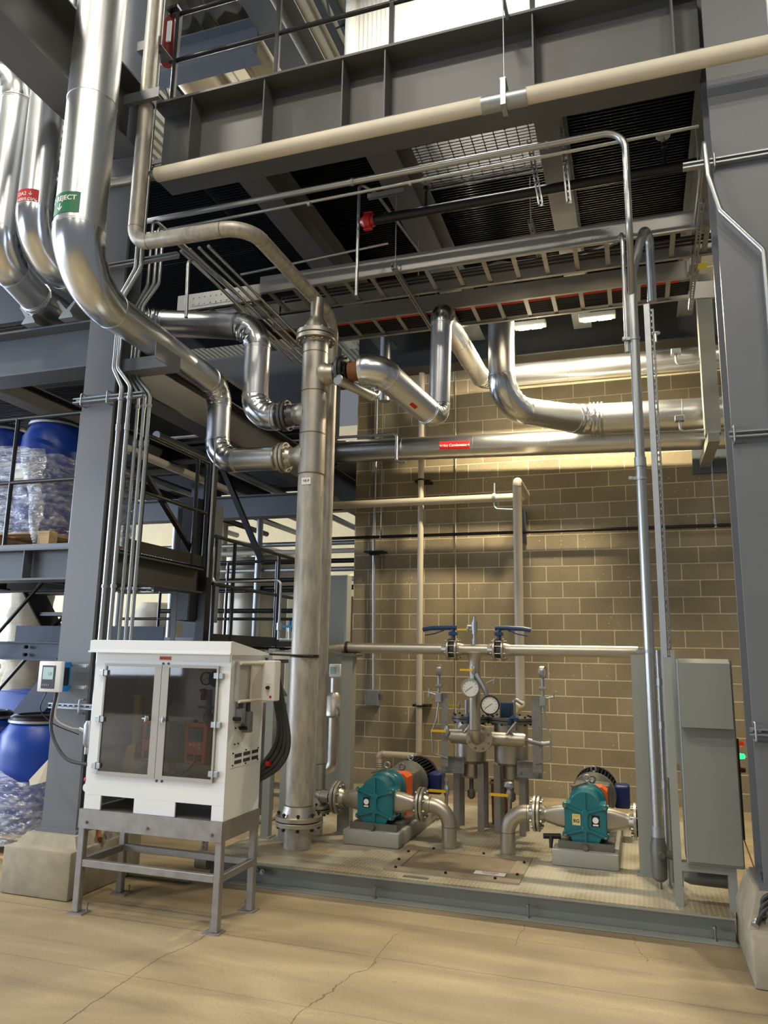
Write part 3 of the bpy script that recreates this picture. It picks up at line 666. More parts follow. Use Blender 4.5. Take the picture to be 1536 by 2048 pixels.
def stub_joint(t, x0, z, side, pr, fr, nb, xflange, dark=False):
    """branch from the tall pipe to the flange joint at xflange and on to the jacketed line"""
    a = (side, 0, 0)
    joint(t, (xflange, TY, z), a, pr, fr, .028, M['stainless_clean'] if not dark else M['spring_steel'], nb, .011, hubs=(-.07, .07), bmt=M['bolt_dark'] if dark else M['bolt'])
stub_joint(rj, 0, zA, 1, .075, .135, 8, TX-.27)
bm = B(); cyl(bm, (-2.99, TY, zA), (TX-.33, TY, zA), .08, n=28); obj('pipe_end', bm, SC, rj)
# 2: the upper jacketed line
p2 = pipe('insulated_pipe', 'jacketed pipe with red overflow label, ending in wrinkled elbows at the tall flanged pipe',
          [(-4.33, 4.2, 9.2), (-4.33, 4.2, 4.68), (-4.36, 5.70, 4.78), (-3.22, TY, 4.66), (-3.22, TY, zB), (-2.98, TY, zB)],
          [(.13, .13), (.128, .126), (.125, .125), (.118, .118), (.118, .118)], J, [.34, .22, .24, .21], crease=.11, jacket=True, emt=JS, n=32)
bm = B(); cyl(bm, (-2.99, TY, zB), (-2.93, TY, zB), .085, n=28); obj('pipe_end', bm, M['rust_pipe'], p2)
stub_joint(p2, 0, zB, 1, .08, .14, 8, TX-.27, True)
# 3: tall flanged pipe
zTop = zz(629, 676, TY)
tp = thing('flanged_pipe', 'tall thick stainless pipe with side branches, bolted flange foot, centre of the view', 'pipe', (TX, TY, .17))
bm = B(); lathe(bm, (TX, TY, .17), (0, 0, 1), [(0, .111), (.175, .111)], 36); obj('pipe_foot', bm, M['mill_pipe'], tp)
joint(tp, (TX, TY, .375), (0, 0, 1), .111, .185, .034, SC, 8, .015, hubs=(-.02, .10), bmt=M['bolt_dark'])
zj = [.40, zz(604, 1310, TY), zz(618, 950, TY), zz(620, 870, TY), zz(625, 786, TY), zTop-.08]
bm = B(); cyl(bm, (TX, TY, zj[0]+.07), (TX, TY, zj[2]), .112, n=36); obj('pipe_section', bm, M['mill_pipe'], tp)
bm = B(); cyl(bm, (TX, TY, zj[2]), (TX, TY, zTop-.06), .115, n=36); obj('branch_section', bm, SS, tp)
for z in (.49, zj[2], zj[3], zj[4], zTop-.16):
    bm = B(); lathe(bm, (TX, TY, z-.006), (0, 0, 1), [(0, .114), (.003, .119), (.009, .119), (.012, .114)], 36, False); obj('weld_bead', bm, M['weld'], tp)
for z, sd in ((zA, -1), (zB, -1), (zT, 1)):
    bm = B(); lathe(bm, (TX+sd*.06, TY, z), (sd, 0, 0), [(0, .105), (.045, .108), (.07, .096), (.095, .085), (.14, .078)], 32); obj('side_branch', bm, SS, tp)
joint(tp, (TX, TY, zTop), (0, 0, 1), .1, .178, .04, SC, 12, .012, hubs=(-.07, .03))
bm = B(); lathe(bm, (TX, TY, zTop+.03), (0, 0, 1), [(0, .112), (.03, .112), (.09, .1), (.14, .07), (.17, .06), (.34, .06)], 32); obj('reducer', bm, SS, tp)
bm = B(); box(bm, TX-.035, TY-.1165, zz(618, 968, TY)-.03, TX+.05, TY-.10, zz(618, 968, TY)+.03); obj('plate_tag', bm, M['paper'], tp)
text(tp, 'V0 P', .03, (TX+.008, TY-.1178, zz(618, 968, TY)), (1, 0, 0), (0, 0, 1), M['ink'])
# clamp strap round the tall pipe
zc = zz(600, 1312, TY); t = thing('pipe_clamp', 'black strap clamp round the tall flanged pipe above the cabinet height', 'clamp', (TX, TY, zc))
bm = B(); lathe(bm, (TX, TY, zc-.012), (0, 0, 1), [(0, .1125), (.0, .12), (.024, .12), (.024, .1125)], 36, False); obj('strap', bm, M['black'], t)
bm = B(); cyl(bm, (TX-.34, TY-.1, zc+.012), (TX+.14, TY-.13, zc), .008, n=8); obj('tie_rod', bm, M['bolt_dark'], t)
# 4: bare stainless line dropping in front, running right, back and down behind the tall pipe
zs = 4.88
s4 = pipe('stainless_pipe', 'bare stainless pipe dropping by the left column, crossing to behind the tall flanged pipe',
          [(-3.69, 4.6, 9.2), (-3.69, 4.6, zs), (-2.67, 4.6, zs-.02), (-2.67, 6.3, zs+.0), (-2.675, 6.3, .17)], .06, M['mill_pipe'], [.14, .22, .2], n=28)
joint(s4, (-2.675, 6.3, .385), (0, 0, 1), .06, .125, .028, SC, 8, .012, hubs=(-.02, .07), bmt=M['bolt_dark'])
for z in (6.35,):
    t = pipe_bracket(-3.84, -3.5, 4.52, zz(285, 220, 4.6), 'angle bracket holding the bare stainless pipe high on the left column', .02)
    bm = B(); zq = zz(285, 212, 4.6); lathe(bm, (-3.69, 4.6, zq-.006), (0, 0, 1), [(0, .061), (0, .069), (.012, .069), (.012, .061)], 24, False); obj('u_bolt', bm, M['bolt_dark'], t)
pipe_bracket(-3.86, -3.62, 4.72, zz(262, 120, 4.7), 'small angle bracket high on the left column behind the large jacketed pipe')
# support arm under the reject line
t = thing('pipe_cradle', 'grey channel arm from the left column cradling the reject line', 'bracket', (-3.6, 5.0, 4.0))
zc = 3.895; bm = B(); box(bm, -3.87, 4.8, zc-.0, -3.42, 4.812, zc+.105); box(bm, -3.87, 4.8, zc, -3.42, 4.95, zc+.01); obj('channel', bm, M['column_paint'], t, smooth=False)
bm = B(); box(bm, -3.43, 4.62, zc+.0, -3.42, 4.95, zc+.13); obj('end_plate', bm, M['column_paint'], t, smooth=False)

# 5: far-left jacketed pair
pa = pipe('insulated_pipe', 'jacketed pipe at the far left edge, its top elbow curving out of view', [(-6.2, 4.2, 6.35), (-4.62, 4.2, 6.35), (-4.66, 4.2, 4.72), (-4.72, 4.7, 4.6), (-4.8, 6.3, 4.6)], .135, J, [.28, .26, .1], jacket=True, emt=JS, n=32)
pb = p2
pz = zz(57, 392, 4.08)
cyl_patch(pb, (-4.33, 4.2, pz), (0, 0, 1), (.12, -1, 0), .1315, .125, .21, M['red_label'])
cyl_text(pb, 'DA2 ↓', .042, (-4.33, 4.2, pz), (0, 0, 1), (.12, -1, 0), .1335, .02, 0, M['paper'], swap=True)
cyl_text(pb, 'OVERFLOW', .034, (-4.33, 4.2, pz), (0, 0, 1), (.12, -1, 0), .1335, -.026, 0, M['paper'], swap=True)
LBZ = 4.39
for x, lab in ((-4.80, 'galvanised pipe saddle under the far left jacketed pipe'), (-4.41, 'galvanised pipe saddle under the jacketed pipe with the red label')):
    bm = B(); z = LBZ+.005
    o = [(-.07, 0), (.07, 0), (.07, .01), (.035, .06), (.11, .16), (.09, .17), (.0, .075), (-.09, .17), (-.11, .16), (-.035, .06), (-.07, .01)]
    prism(bm, o, (x, 4.72, z), (1, 0, 0), (0, 0, 1), (0, 1, 0), .25); tag(obj('pipe_saddle', bm, M['galv'], smooth=False), lab, 'pipe support')

# 6: right branch of the tall pipe
rp_ = pipe('insulated_pipe', 'jacketed pipe leaving the rusty flange joint, dipping, rising and reaching the block wall', [(-2.19, TY, zT), (-2.04, TY, zT), (-1.69, 6.62, zz(872, 842, 6.62)), (-1.66, 6.6, 4.93), (-1.80, 9.3, 5.27), (8.8, 9.3, 5.2)],
           [(.135, .135), (.132, .118), (.1, .1), (.11, .12), (.148, .148)], J, [.2, .12, .13, .16], jacket=True, emt=JS, n=32)
bm = B(); cyl(bm, (-2.30, TY, zT), (-2.17, TY, zT), .085, n=28); obj('pipe_end', bm, M['rust_pipe'], rp_)
joint(rp_, (TX+.27, TY, zT), (1, 0, 0), .08, .15, .03, M['spring_steel'], 8, .012, hubs=(-.06, .03), mt2=M['black'], bmt=M['bolt_dark'])
pa_, pb_ = V((-2.04, TY, zT)), V((-1.69, 6.62, zz(872, 842, 6.62))); ax = (pb_-pa_).normalized()
c6 = pa_.lerp(pb_, .52); cyl_patch(rp_, c6, ax, (-.35, -1, .15), .1265, .08, .035, M['red_label'])
sa, sb = V((-2.36, 5.72, zz(692, 757, 5.72))), V((-2.2, 6.25, zz(738, 796, 6.25)))
pipe('insulated_pipe', 'short small jacketed pipe poking out under the rusty flange joint', [sa, sb, sb+V((0, .05, .35))], .045, J, .06, jacket=True, emt=JS, n=24)

# 7: wall lines
vx = xx(1003, 720, 8.0)
p7 = pipe('insulated_pipe', 'bright jacketed pipe dropping from the cable tray and sweeping right along the block wall', [(vx, 8.0, 6.1), (vx, 8.0, zz(1003, 812, 8.0)-.02), (-.52, 9.15, 4.55), (8.8, 9.15, 4.25)], [(.146, .146), (.15, .17), (.19, .19)], J, [.33, .4], jacket=True, emt=JS, n=36)
bm = B(); 
for k in range(4): lathe(bm, V((-.44+.045*k, 9.15, 4.548)), (1, 0, 0), [(0, .19), (.006, .205), (.02, .205), (.026, .19)], 36, False)
obj('tie_strap', bm, M['galv'], p7)
hc = pipe('insulated_pipe', 'long jacketed hot condensate pipe with red label across the block wall', [(-3.88, 9.45, 4.46), (8.8, 9.45, 4.076)], .155, J, jacket=True, n=36)
hx = xx(909, 890, 9.3); hz = 4.60-.33*(hx+8.5)/10.9
cyl_patch(hc, (hx, 9.45, hz), (1, 0, -.03), (.15, -1, -.12), .1565, .40, .11, M['red_label'])
cyl_text(hc, '→Hot Condensate→', .048, (hx, 9.45, hz), (1, 0, -.03), (.15, -1, -.12), .1585, 0, 0, M['paper'])
pipe('insulated_pipe', 'vertical jacketed pipe end seen between the tray and the rusty flange joint', [(-2.9, 8.6, 6.1), (-2.9, 8.6, zz(745, 745, 8.6)-.4)], .07, J, jacket=True, n=24)
pipe('insulated_pipe', 'jacketed pipe crossing left to right in the dark bay behind the wrinkled elbows', [(-10, 8.9, 4.98), (-3.85, 8.9, 4.91)], .10, J, jacket=True, n=24)
pipe('stainless_pipe', 'thin pipe under the jacketed crossing line in the dark bay', [(-10, 8.7, 4.62), (-3.8, 8.7, 4.62)], .03, SS, n=16, bands=False)

bm = B(); tube(bm, [(-5.5, 9.22, 4.62), (-2.93, 9.22, 4.58), (-2.93, 9.22, 4.20), (-2.8, 9.22, 4.18)], .02, .05, 12); tag(obj('tracer_tube', bm, M['emt'], angle=60), 'thin tube dropping in front of the hot condensate pipe at its left', 'pipe')
# 8: small bore lines on the wall
pipe('stainless_pipe', 'small grey pipe along the block wall turning down to the strainers', [(-6, 9.5, 3.71), (-1.27, 9.5, 3.70), (-1.27, 8.7, 3.73), (-1.27, 8.7, 1.15), (-1.27, 8.2, 1.15)], .052, M['pvc'], [.07, .07, .07], n=20)
pipe('plastic_pipe', 'cream plastic pipe running down the block wall with an elbow at its foot', [(-2.695, 9.6, 6.0), (-2.695, 9.6, .43), (-3.22, 9.6, .43), (-3.22, 9.6, .1)], .04, M['pvc'], [.05, .05], n=18)
for z in (zz(840, 960, 9.6), zz(838, 1412, 9.6)):
    bm = B(); box(bm, -2.80, 9.65, z-.015, -2.59, 9.85, z+.015); lathe(bm, (-2.695, 9.6, z-.012), (0, 0, 1), [(0, .041), (0, .05), (.024, .05), (.024, .041)], 20, False)
    tag(obj('pipe_clamp', bm, M['black'], smooth=False), 'black clamp on the cream plastic pipe, %s one' % ('upper' if z > 2 else 'lower'), 'clamp')
t = thing('drain_hose', 'black corrugated drain hose under the cream plastic elbow', 'hose', (-3.22, 9.6, 0)); bm = B()
lathe(bm, (-3.22, 9.6, 0), (0, 0, 1), [(.012*k, .035 if k % 2 else .042) for k in range(28)], 16); obj('hose_body', bm, M['rubber'], t)
tag(obj('conduit', tube(B(), [(-3.42, 9.8, 6.5), (-3.42, 9.8, 3.0), (-3.38, 9.8, 1.2)], .02, .1), M['emt']), 'thin vertical conduit down the block wall near its left corner', 'conduit')
t = thing('junction_box', 'small grey junction box ending the thin wall conduit', 'junction box', (-3.38, 9.78, 1.02)); bm = B(); box(bm, -3.46, 9.72, 1.02, -3.3, 9.85, 1.22, .006); obj('box_body', bm, M['grey_plastic'], t)
bm = B(); box(bm, -3.50, 9.74, 1.17, -3.26, 9.8, 1.2); obj('box_flange', bm, M['grey_plastic'], t)
z = zz(757, 1103, 9.7); bm = B(); box(bm, -3.52, 9.66, z-.01, -3.24, 9.85, z+.01); box(bm, -3.45, 9.70, z-.05, -3.31, 9.72, z); tag(obj('shelf_bracket', bm, M['black'], smooth=False), 'small black bracket on the thin wall conduit', 'bracket')
tag(obj('conduit', tube(B(), [(-4.4, 9.72, 3.28), (8.8, 9.72, 3.28)], .022, .1), M['cable']), 'long black conduit running level across the block wall', 'conduit')
for x, zt, lab in ((-3.3, 6.2, 'left'), (.95, 4.25, 'right')):
    t = thing('hanger_rod', 'thin hanger rod carrying the long black wall conduit, %s end' % lab, 'hanger', (x, 9.72, 3.26)); bm = B(); cyl(bm, (x, 9.72, 3.3), (x, 9.72, zt), .008, n=8); obj('rod', bm, M['galv'], t)
    bm = B(); cyl(bm, (x, 9.72, 3.255), (x, 9.72, 3.36), .022, n=10); obj('clip', bm, M['galv'], t)
t = thing('pipe_hanger', 'black wall bracket and clip holding the small grey wall pipe', 'bracket', (-1.5, 9.6, 3.4)); bm = B()
prism(bm, [(0, 0), (.24, 0), (.05, -.4), (0, -.4)], (-1.42, 9.85, 3.56), (0, -1, 0), (0, 0, 1), (1, 0, 0), .1); obj('bracket_arm', bm, M['beam_paint'], t, smooth=False)
bm = B(); tube(bm, [(-1.68, 9.5, 3.9), (-1.68, 9.5, 3.56), (-1.45, 9.5, 3.54)], .012, .05, 8); lathe(bm, (-1.7, 9.5, 3.705), (1, 0, 0), [(0, .053), (0, .062), (.04, .062), (.04, .053)], 18, False); obj('clip', bm, M['galv'], t)
# wall thin control joint
tag(obj('control_cable', tube(B(), [(-2.27, 9.83, 6.3), (-2.27, 9.83, .05)], .009, .1, 8), M['pvc']), 'thin cream cable running straight down the middle of the block wall', 'cable')

# post hung on the wall with U-bolts
t = thing('pipe_stanchion', 'pale square post with U bolts steadying the jacketed pipes beside the right column', 'pipe support', (.88, 8.95, 4.0))
bm = B(); box(bm, .80, 8.62, 4.12, .96, 8.78, 6.0); obj('post', bm, M['skid_paint'], t, smooth=False)
bm = B(); box(bm, .74, 9.80, 3.95, 1.15, 9.848, 4.55); obj('wall_plate', bm, M['beam_paint'], t, smooth=False)
bm = B(); box(bm, .82, 8.6, 4.02, .94, 9.8, 4.12); obj('arm', bm, M['skid_paint'], t, smooth=False)
for z in (zz(1395, 715, 8.7), zz(1400, 850, 8.7)):
    bm = B(); tube(bm, [(.55, 8.7, z+.12), (.55, 8.7, z-.06), (1.2, 8.7, z-.06), (1.2, 8.7, z+.12)], .014, .05, 10); o = obj('u_bolt', bm, M['galv'], t)
    for x in (.55, 1.2):
        bm = B(); box(bm, x-.05, 8.66, z+.06, x+.05, 8.74, z+.12, .004); obj('clip_nut', bm, M['galv'], o)

# insulated white line across the girder
wz = 5.56
wp = thing('covered_pipe', 'cream covered pipe hung along the face of the deep girder', 'pipe', (-1.4, 4.72, wz))
hx_ = -.735
for a, b in ((-3.62, hx_-.15), (hx_+.15, 6.0)):
    bm = B(); cyl(bm, (a, 4.72, wz), (b, 4.72, wz), .058, n=28); obj('cover', bm, M['pipe_cover'], wp)
bm = B(); cyl(bm, (hx_-.16, 4.72, wz), (hx_+.16, 4.72, wz), .04, n=24); obj('pipe_section', bm, SC, wp)
bm = B(); lathe(bm, (hx_-.16, 4.72, wz-.004), (1, 0, 0), [(0, .0605), (.32, .0605)], 28); obj('saddle_shield', bm, M['galv'], wp)
t = thing('pipe_hanger', 'clevis hanger with a long rod holding the cream covered pipe', 'hanger', (hx_, 4.72, wz)); bm = B(); box(bm, hx_-.018, 4.655, wz-.075, hx_+.018, 4.66, wz+.14); box(bm, hx_-.018, 4.78, wz-.075, hx_+.018, 4.785, wz+.14); box(bm, hx_-.018, 4.655, wz-.075, hx_+.018, 4.785, wz-.07); box(bm, hx_-.022, 4.655, wz+.13, hx_+.022, 4.785, wz+.14); obj('clevis', bm, M['galv'], t, smooth=False)
bm = B(); cyl(bm, (hx_, 4.72, wz+.1), (hx_, 4.72, 6.5), .004, n=8); obj('rod', bm, M['galv'], t)
bm = B(); box(bm, hx_-.012, 4.71, GZ1-.03, hx_+.012, 4.93, GZ1+.01); obj('beam_clip', bm, M['galv'], t)
t = pipe('stainless_pipe', 'bare stainless end of the covered pipe beside the left column', [(-4.3, 4.72, wz+.03), (-3.62, 4.72, wz)], .04, SC, n=20)
bm = B(); lathe(bm, (-3.84, 4.72, wz+.005), (1, 0, 0), [(0, .045), (0, .055), (.03, .055), (.03, .045)], 20, False); box(bm, -3.845, 4.70, wz+.05, -3.815, 4.74, wz+.2); obj('pipe_clip', bm, M['galv'], t)
# ================================================================== CABLE TRAYS, CONDUITS, SPRINKLERS
TZ = 5.1
def tray(x0, x1, y0, y1, z, label, curve=False, h=.17):
    t = thing('cable_tray', label, 'cable tray', ((x0+x1)/2, (y0+y1)/2, z), 'ladder cable trays')
    for y, s in ((y0, 1), (y1, -1)):
        bm = B(); box(bm, x0, y-.002, z, x1, y+.002, z+h); box(bm, x0, min(y, y+s*.035), z, x1, max(y, y+s*.035), z+.004); box(bm, x0, min(y, y+s*.03), z+h-.004, x1, max(y, y+s*.03), z+h)
        if curve and s < 0:
            for (ax, ay), (bx, by) in zip([(x1, y), (x1+.22, y+.03), (x1+.42, y+.14), (x1+.56, y+.34)], [(x1+.22, y+.03), (x1+.42, y+.14), (x1+.56, y+.34), (x1+.6, y+.9)]): bar(bm, (ax, ay, z+h/2), (bx, by, z+h/2), .03, h)
        obj('side_rail', bm, M['alu_tray'], t, smooth=False)
        for k in range(1, 3):
            xs = x0+(x1-x0)*k/3; bm = B(); box(bm, xs-.16, y-s*.006, z+.03, xs+.16, y-s*.002, z+h-.03)
            for q in range(-2, 3):
                for zq in (z+.05, z+h-.05): cyl(bm, (xs+q*.065, y-s*.012, zq), (xs+q*.065, y, zq), .008, n=6)
            obj('splice_plate', bm, M['alu_tray'], t, smooth=False)
    n = int((x1-x0)/.262)
    for k in range(n+1):
        x = x0+.08+k*.262
        if x > x1-.02: break
        bm = B(); box(bm, x-.02, y0+.003, z+.012, x+.02, y1-.003, z+.016); box(bm, x-.02, y0+.003, z+.012, x-.016, y1-.003, z+.035); box(bm, x+.016, y0+.003, z+.012, x+.02, y1-.003, z+.035)
        obj('rung', bm, M['alu_tray'], t, smooth=False)
    return t
tray(-3.33, 6.0, 6.03, 6.5, TZ, 'nearer ladder cable tray crossing the upper right of the view')
tray(-4.3, -3.35, 6.10, 6.5, TZ-.03, 'short darker cable tray length carrying on left beyond the nearer tray')
tray(-3.6, .62, 6.86, 7.32, TZ, 'farther ladder cable tray holding the red cable', True)
bm = B(); box(bm, .60, 6.8525, TZ+.06, .74, 6.8545, TZ+.12); tag(obj('warning_sticker', bm, M['yellow_label'], smooth=False), 'yellow warning sticker on the farther tray beside the right column', 'label')
def cable(name, label, pts, r, mt, bend=.15, cat='cable', group=None, n=8):
    return tag(obj(name, sweep(B(), spline(pts), r, n) if bend == 's' else tube(B(), pts, r, bend, n), M[mt], angle=60), label, cat, group)
cable('red_cable', 'red cable lying along the near side of the farther tray', [(-3.5, 6.93, TZ+.03), (.42, 6.93, TZ+.035)], .016, 'red_cable')
cable('red_cable', 'second red cable tight against the first in the farther tray', [(-3.5, 6.965, TZ+.03), (.5, 6.97, TZ+.03)], .013, 'red_cable')
for i in range(6):
    y = 7.02+i*.045; cable('black_cable', '%s black cable inward from the red cables in the farther tray' % ['first', 'second', 'third', 'fourth', 'fifth', 'sixth'][i], [(-3.5, y, TZ+.028), (-1.8, y+.008*(-1)**i, TZ+.03), (0, y-.006, TZ+.028), (.6, y, TZ+.03)], .012, 'cable', group='black cables in the farther tray')
for i in range(3):
    y = 6.2+i*.06; cable('black_cable', '%s black cable from the near side rail inside the nearer tray' % ['first', 'second', 'third'][i], [(-3.2, y, TZ+.028), (5.9, y, TZ+.03)], .011, 'cable', group='black cables in the nearer tray')
# loose loops of black cable by the tray
for k, (dx, dz) in enumerate(((0, 0), (.05, .03), (.1, -.02))):
    a = at(1095, 510, Y=6.6); b = at(1050+k*9, 545-k*6, Y=6.6); c = at(1085+k*6, 558-k*5, Y=6.6); e = at(1140, 530, Y=6.6)
    cable('black_cable', 'loose black cable loop at the trays by the conduit ends, %s' % ['widest of three', 'middle of three', 'smallest of three'][k], [a+V((0, 0, .1)), a, b, c, e, e+V((.05, .1, .1))], .008, 'cable', 's', group='loose cable loops at the conduit ends')
def unistrut(name, label, p, q, od, group=None, rods=(), parent=None):
    t = thing(name, label, 'strut channel', (V(p)+V(q))/2, group)
    obj('channel', strut_bm(B(), p, q, od), M['galv'], t, smooth=False)
    for (x, y, z0, z1) in rods:
        bm = B(); cyl(bm, (x, y, z0), (x, y, z1), .006, n=8); r = obj('threaded_rod', bm, M['galv'], t)
        bm = B(); lathe(bm, (x, y, z0+.03), (0, 0, 1), [(0, .014), (.012, .014)], 6); obj('nut', bm, M['galv'], r)
    return t
unistrut('trapeze_strut', 'slotted strut carrying both cable trays near the jacketed vertical pipe', (-1.92, 5.86, TZ-.025), (-1.92, 7.46, TZ-.025), (0, 0, 1), rods=[(-1.92, 5.93, TZ-.06, 5.8), (-1.92, 7.4, TZ-.06, 5.8), (-1.92, 6.68, TZ-.06, 5.8)])
unistrut('trapeze_strut', 'slotted strut carrying both cable trays close to the right column', (.60, 5.6, TZ-.025), (.63, 7.46, TZ-.025), (0, 0, 1), rods=[(.60, 5.7, TZ-.06, 5.78), (.62, 6.68, TZ-.06, 5.78)])
unistrut('trapeze_strut', 'slotted strut under the nearer tray behind the loose cable loops', (-.72, 5.95, TZ+.25), (-.72, 6.8, TZ+.25), (0, 0, 1), rods=[(-.72, 6.0, TZ+.2, 5.8)])
unistrut('hanger_strut', 'slotted strut hanging from a joist, left of the pair', (-.66, 5.5, 5.79), (-.58, 5.5, 5.2), (0, -1, 0))
unistrut('hanger_strut', 'slotted strut hanging from a joist, right of the pair', (-.40, 5.45, 5.79), (-.36, 5.45, 5.15), (0, -1, 0))
# conduits under the girder
def clip(t, p, a, r, mt='galv'):
    bm = B(); lathe(bm, V(p)-V(a)*.012, a, [(0, r+.0005), (0, r+.006), (.024, r+.006), (.024, r+.0005)], 16, False); obj('clip', bm, M[mt], t)
def conduit(label, pts, r=.014, bend=.12, mt='emt', clips=(), group=None, cpl=()):
    t = thing('conduit', label, 'conduit', pts[0] if pts[0][2] < pts[-1][2] else pts[-1], group)
    obj('tube', tube(B(), pts, r, bend, 14), M[mt], t, angle=60)
    for z in cpl:
        bm = B(); lathe(bm, (pts[0][0], pts[0][1], z), (0, 0, 1), [(0, r), (.0, r+.004), (.05, r+.004), (.05, r)], 14, False); obj('coupling', bm, M['galv'], t)
    for p, a in clips: clip(t, p, a, r)
    return t
conduit('thick conduit crossing under the girder and turning down to the right of the skid', [(-4.7, 5.28, 5.56), (.07, 5.28, 5.56), (.07, 5.28, 4.75), (.07, 5.79, 4.45), (.07, 5.79, 4.0)], .026, .16, clips=[((-2.1, 5.28, 5.56), (1, 0, 0)), ((-.5, 5.28, 5.56), (1, 0, 0))])
conduit('thin conduit just under the thick one, crossing below the girder', [(-4.7, 5.3, 5.44), (-2.2, 5.3, 5.45), (.58, 5.3, 5.49)], .013, .3, clips=[((-2.5, 5.3, 5.445), (1, 0, 0)), ((-1.6, 5.3, 5.46), (1, 0, 0))])
conduit('thin conduit crossing low behind the platform joists to the red pipe cap', [(-3.5, 5.95, 5.28), (-2.0, 5.95, 5.36)], .012)
conduit('thin conduit looping down beside the red pipe cap', [(-1.78, 6.6, 5.45), (-2.05, 5.75, 5.74), (-2.16, 5.6, 5.77), (-2.16, 5.6, 4.7)], .014, .05)
bp_ = thing('sprinkler_pipe', 'black sprinkler pipe with red end cap running under the grating', 'pipe', (-.8, 5.85, 5.55))
bm = B(); cyl(bm, (-2.12, 5.85, 5.55), (6.0, 5.85, 5.58), .042, n=20); obj('pipe_section', bm, M['black'], bp_)
bm = B(); lathe(bm, (-2.10, 5.85, 5.55), (-1, 0, 0), [(0, .055), (.03, .055), (.035, .07), (.085, .07), (.1, .05), (.13, .035)], 20); box(bm, -2.2, 5.83, 5.6, -2.12, 5.87, 5.64, .006); box(bm, -2.2, 5.83, 5.46, -2.12, 5.87, 5.5, .006); obj('end_cap', bm, M['red'], bp_)
for x, lab in ((.37, 'sprinkler head above the black pipe near the right column'), (-1.62, 'sprinkler head above the black pipe near its red end')):
    t = thing('fire_sprinkler', lab, 'sprinkler', (x, 5.85, 5.6)); bm = B(); lathe(bm, (x, 5.85, 5.59), (0, 0, 1), [(0, .02), (.03, .02), (.03, .014), (.15, .014), (.16, .022), (.2, .022)], 14); obj('riser', bm, M['black'], t)
    bm = B(); lathe(bm, (x, 5.85, 5.79), (0, 0, 1), [(0, .018), (.04, .014), (.045, .006), (.06, .006)], 12)
    obj('frame_arms', bm, M['galv'], t); bm = B(); lathe(bm, (x, 5.85, 5.85), (0, 0, 1), [(0, .055), (.006, .058), (.012, .03)], 20); obj('deflector', bm, M['galv'], t)
t = thing('fire_sprinkler', 'small sprinkler head hanging in front of the back girder', 'sprinkler', (.36, 9.0, 5.4)); bm = B(); lathe(bm, (.36, 9.0, 5.40), (0, 0, 1), [(0, .015), (.1, .015)], 12); obj('riser', bm, M['galv'], t); bm = B(); lathe(bm, (.36, 9.0, 5.5), (0, 0, 1), [(0, .05), (.01, .055), (.012, .02)], 16); obj('deflector', bm, M['galv'], t)
unistrut('cross_strut', 'short slotted strut above the red pipe cap', (-2.12, 5.72, 5.70), (-1.78, 5.72, 5.70), (0, 0, -1))
# big conduit down to the seal fitting
gx, gy = .075, 5.76
t = conduit('thick grey conduit hooking down from the cable tray to the fitting on the skid', [(.23, 6.1, 4.55), (.23, 6.02, 5.08), (.19, 5.9, 5.1), (.085, gy, 4.66), (gx, gy, 4.4), (gx, gy, .52)], .036, [.09, .09, .12, .1], 'emt', clips=[((gx, gy, 4.1), (0, 0, 1)), ((gx, gy, 3.0), (0, 0, 1)), ((gx, gy, 1.74), (0, 0, 1))])
for z in (3.09, .50):
    bm = B(); lathe(bm, (gx, gy, z), (0, 0, 1), [(0, .037), (0, .043), (.07, .043), (.07, .037)], 16, False); obj('coupling', bm, M['galv'], t)
for z in (4.1, 3.0, 1.74):
    bm = B(); box(bm, gx-.075, gy-.03, z-.012, gx-.03, gy-.02, z+.012); cyl(bm, (gx-.075, gy-.045, z), (gx-.075, gy-.005, z), .014, n=10); obj('strap_ear', bm, M['galv'], t)
conduit('thin conduit curving into the thick grey conduit at the tray', [(-.42, 6.55, 5.27), (-.02, 6.3, 5.24), (.02, gy, 5.0), (.02, gy, 4.0)], .018, .15)
f = thing('seal_fitting', 'cast grey conduit fitting standing on the skid deck under the thick conduit', 'conduit fitting', (gx, gy, .17)); bm = B(); lathe(bm, (gx, gy, .22), (0, 0, 1), [(0, .03), (.02, .05), (.22, .055), (.26, .045), (.28, .045)], 18); cyl(bm, (gx, gy, .4), (gx+.02, gy-.09, .4), .03, .02); obj('body', bm, M['gear_grey'], f)
bm = B(); tube(bm, [(gx+.03, gy, .4), (gx+.12, gy, .38), (gx+.12, gy, .2)], .028, .04, 12); obj('drain_elbow', bm, M['gear_grey'], f)
bm = B(); cyl(bm, (gx, gy, .17), (gx, gy, .23), .012, n=8); obj('stud', bm, M['bolt'], f)
# conduits with bends up the right column
conduit('thin conduit hooking over a strut and bending across the face of the right column', [(.60, 7.2, 5.15), (.575, 5.2, 5.15), (.56, 4.86, 5.05), (.565, 4.83, 4.78), (.62, 4.83, 4.52), (.85, 4.83, 4.2), (.86, 4.83, .46)], .017, [.1, .05, .06, .06, .06])
unistrut('column_strut', 'slotted strut clamped high across the right column', (.42, 4.875, 4.90), (1.35, 4.875, 4.90), (0, -1, 0))
unistrut('column_strut', 'slotted strut clamped across the right column level with the wall pipes', (.585, 4.875, 3.04), (1.2, 4.875, 3.04), (0, -1, 0))
unistrut('column_strut', 'slotted strut clamped low across the right column beside the enclosure', (.585, 4.875, 1.29), (1.2, 4.875, 1.29), (0, -1, 0))
for z, lab in ((4.9, 'beam clamp on the highest strut of the right column'), (3.04, 'beam clamp on the middle strut of the right column'), (1.29, 'beam clamp on the lowest strut of the right column')):
    bm = B(); tube(bm, [(.61, 4.94, z+.05), (.61, 4.84, z+.05), (.61, 4.84, z-.05), (.61, 4.94, z-.05)], .006, .012, 8); tag(obj('beam_clamp', bm, M['galv']), lab, 'clamp')
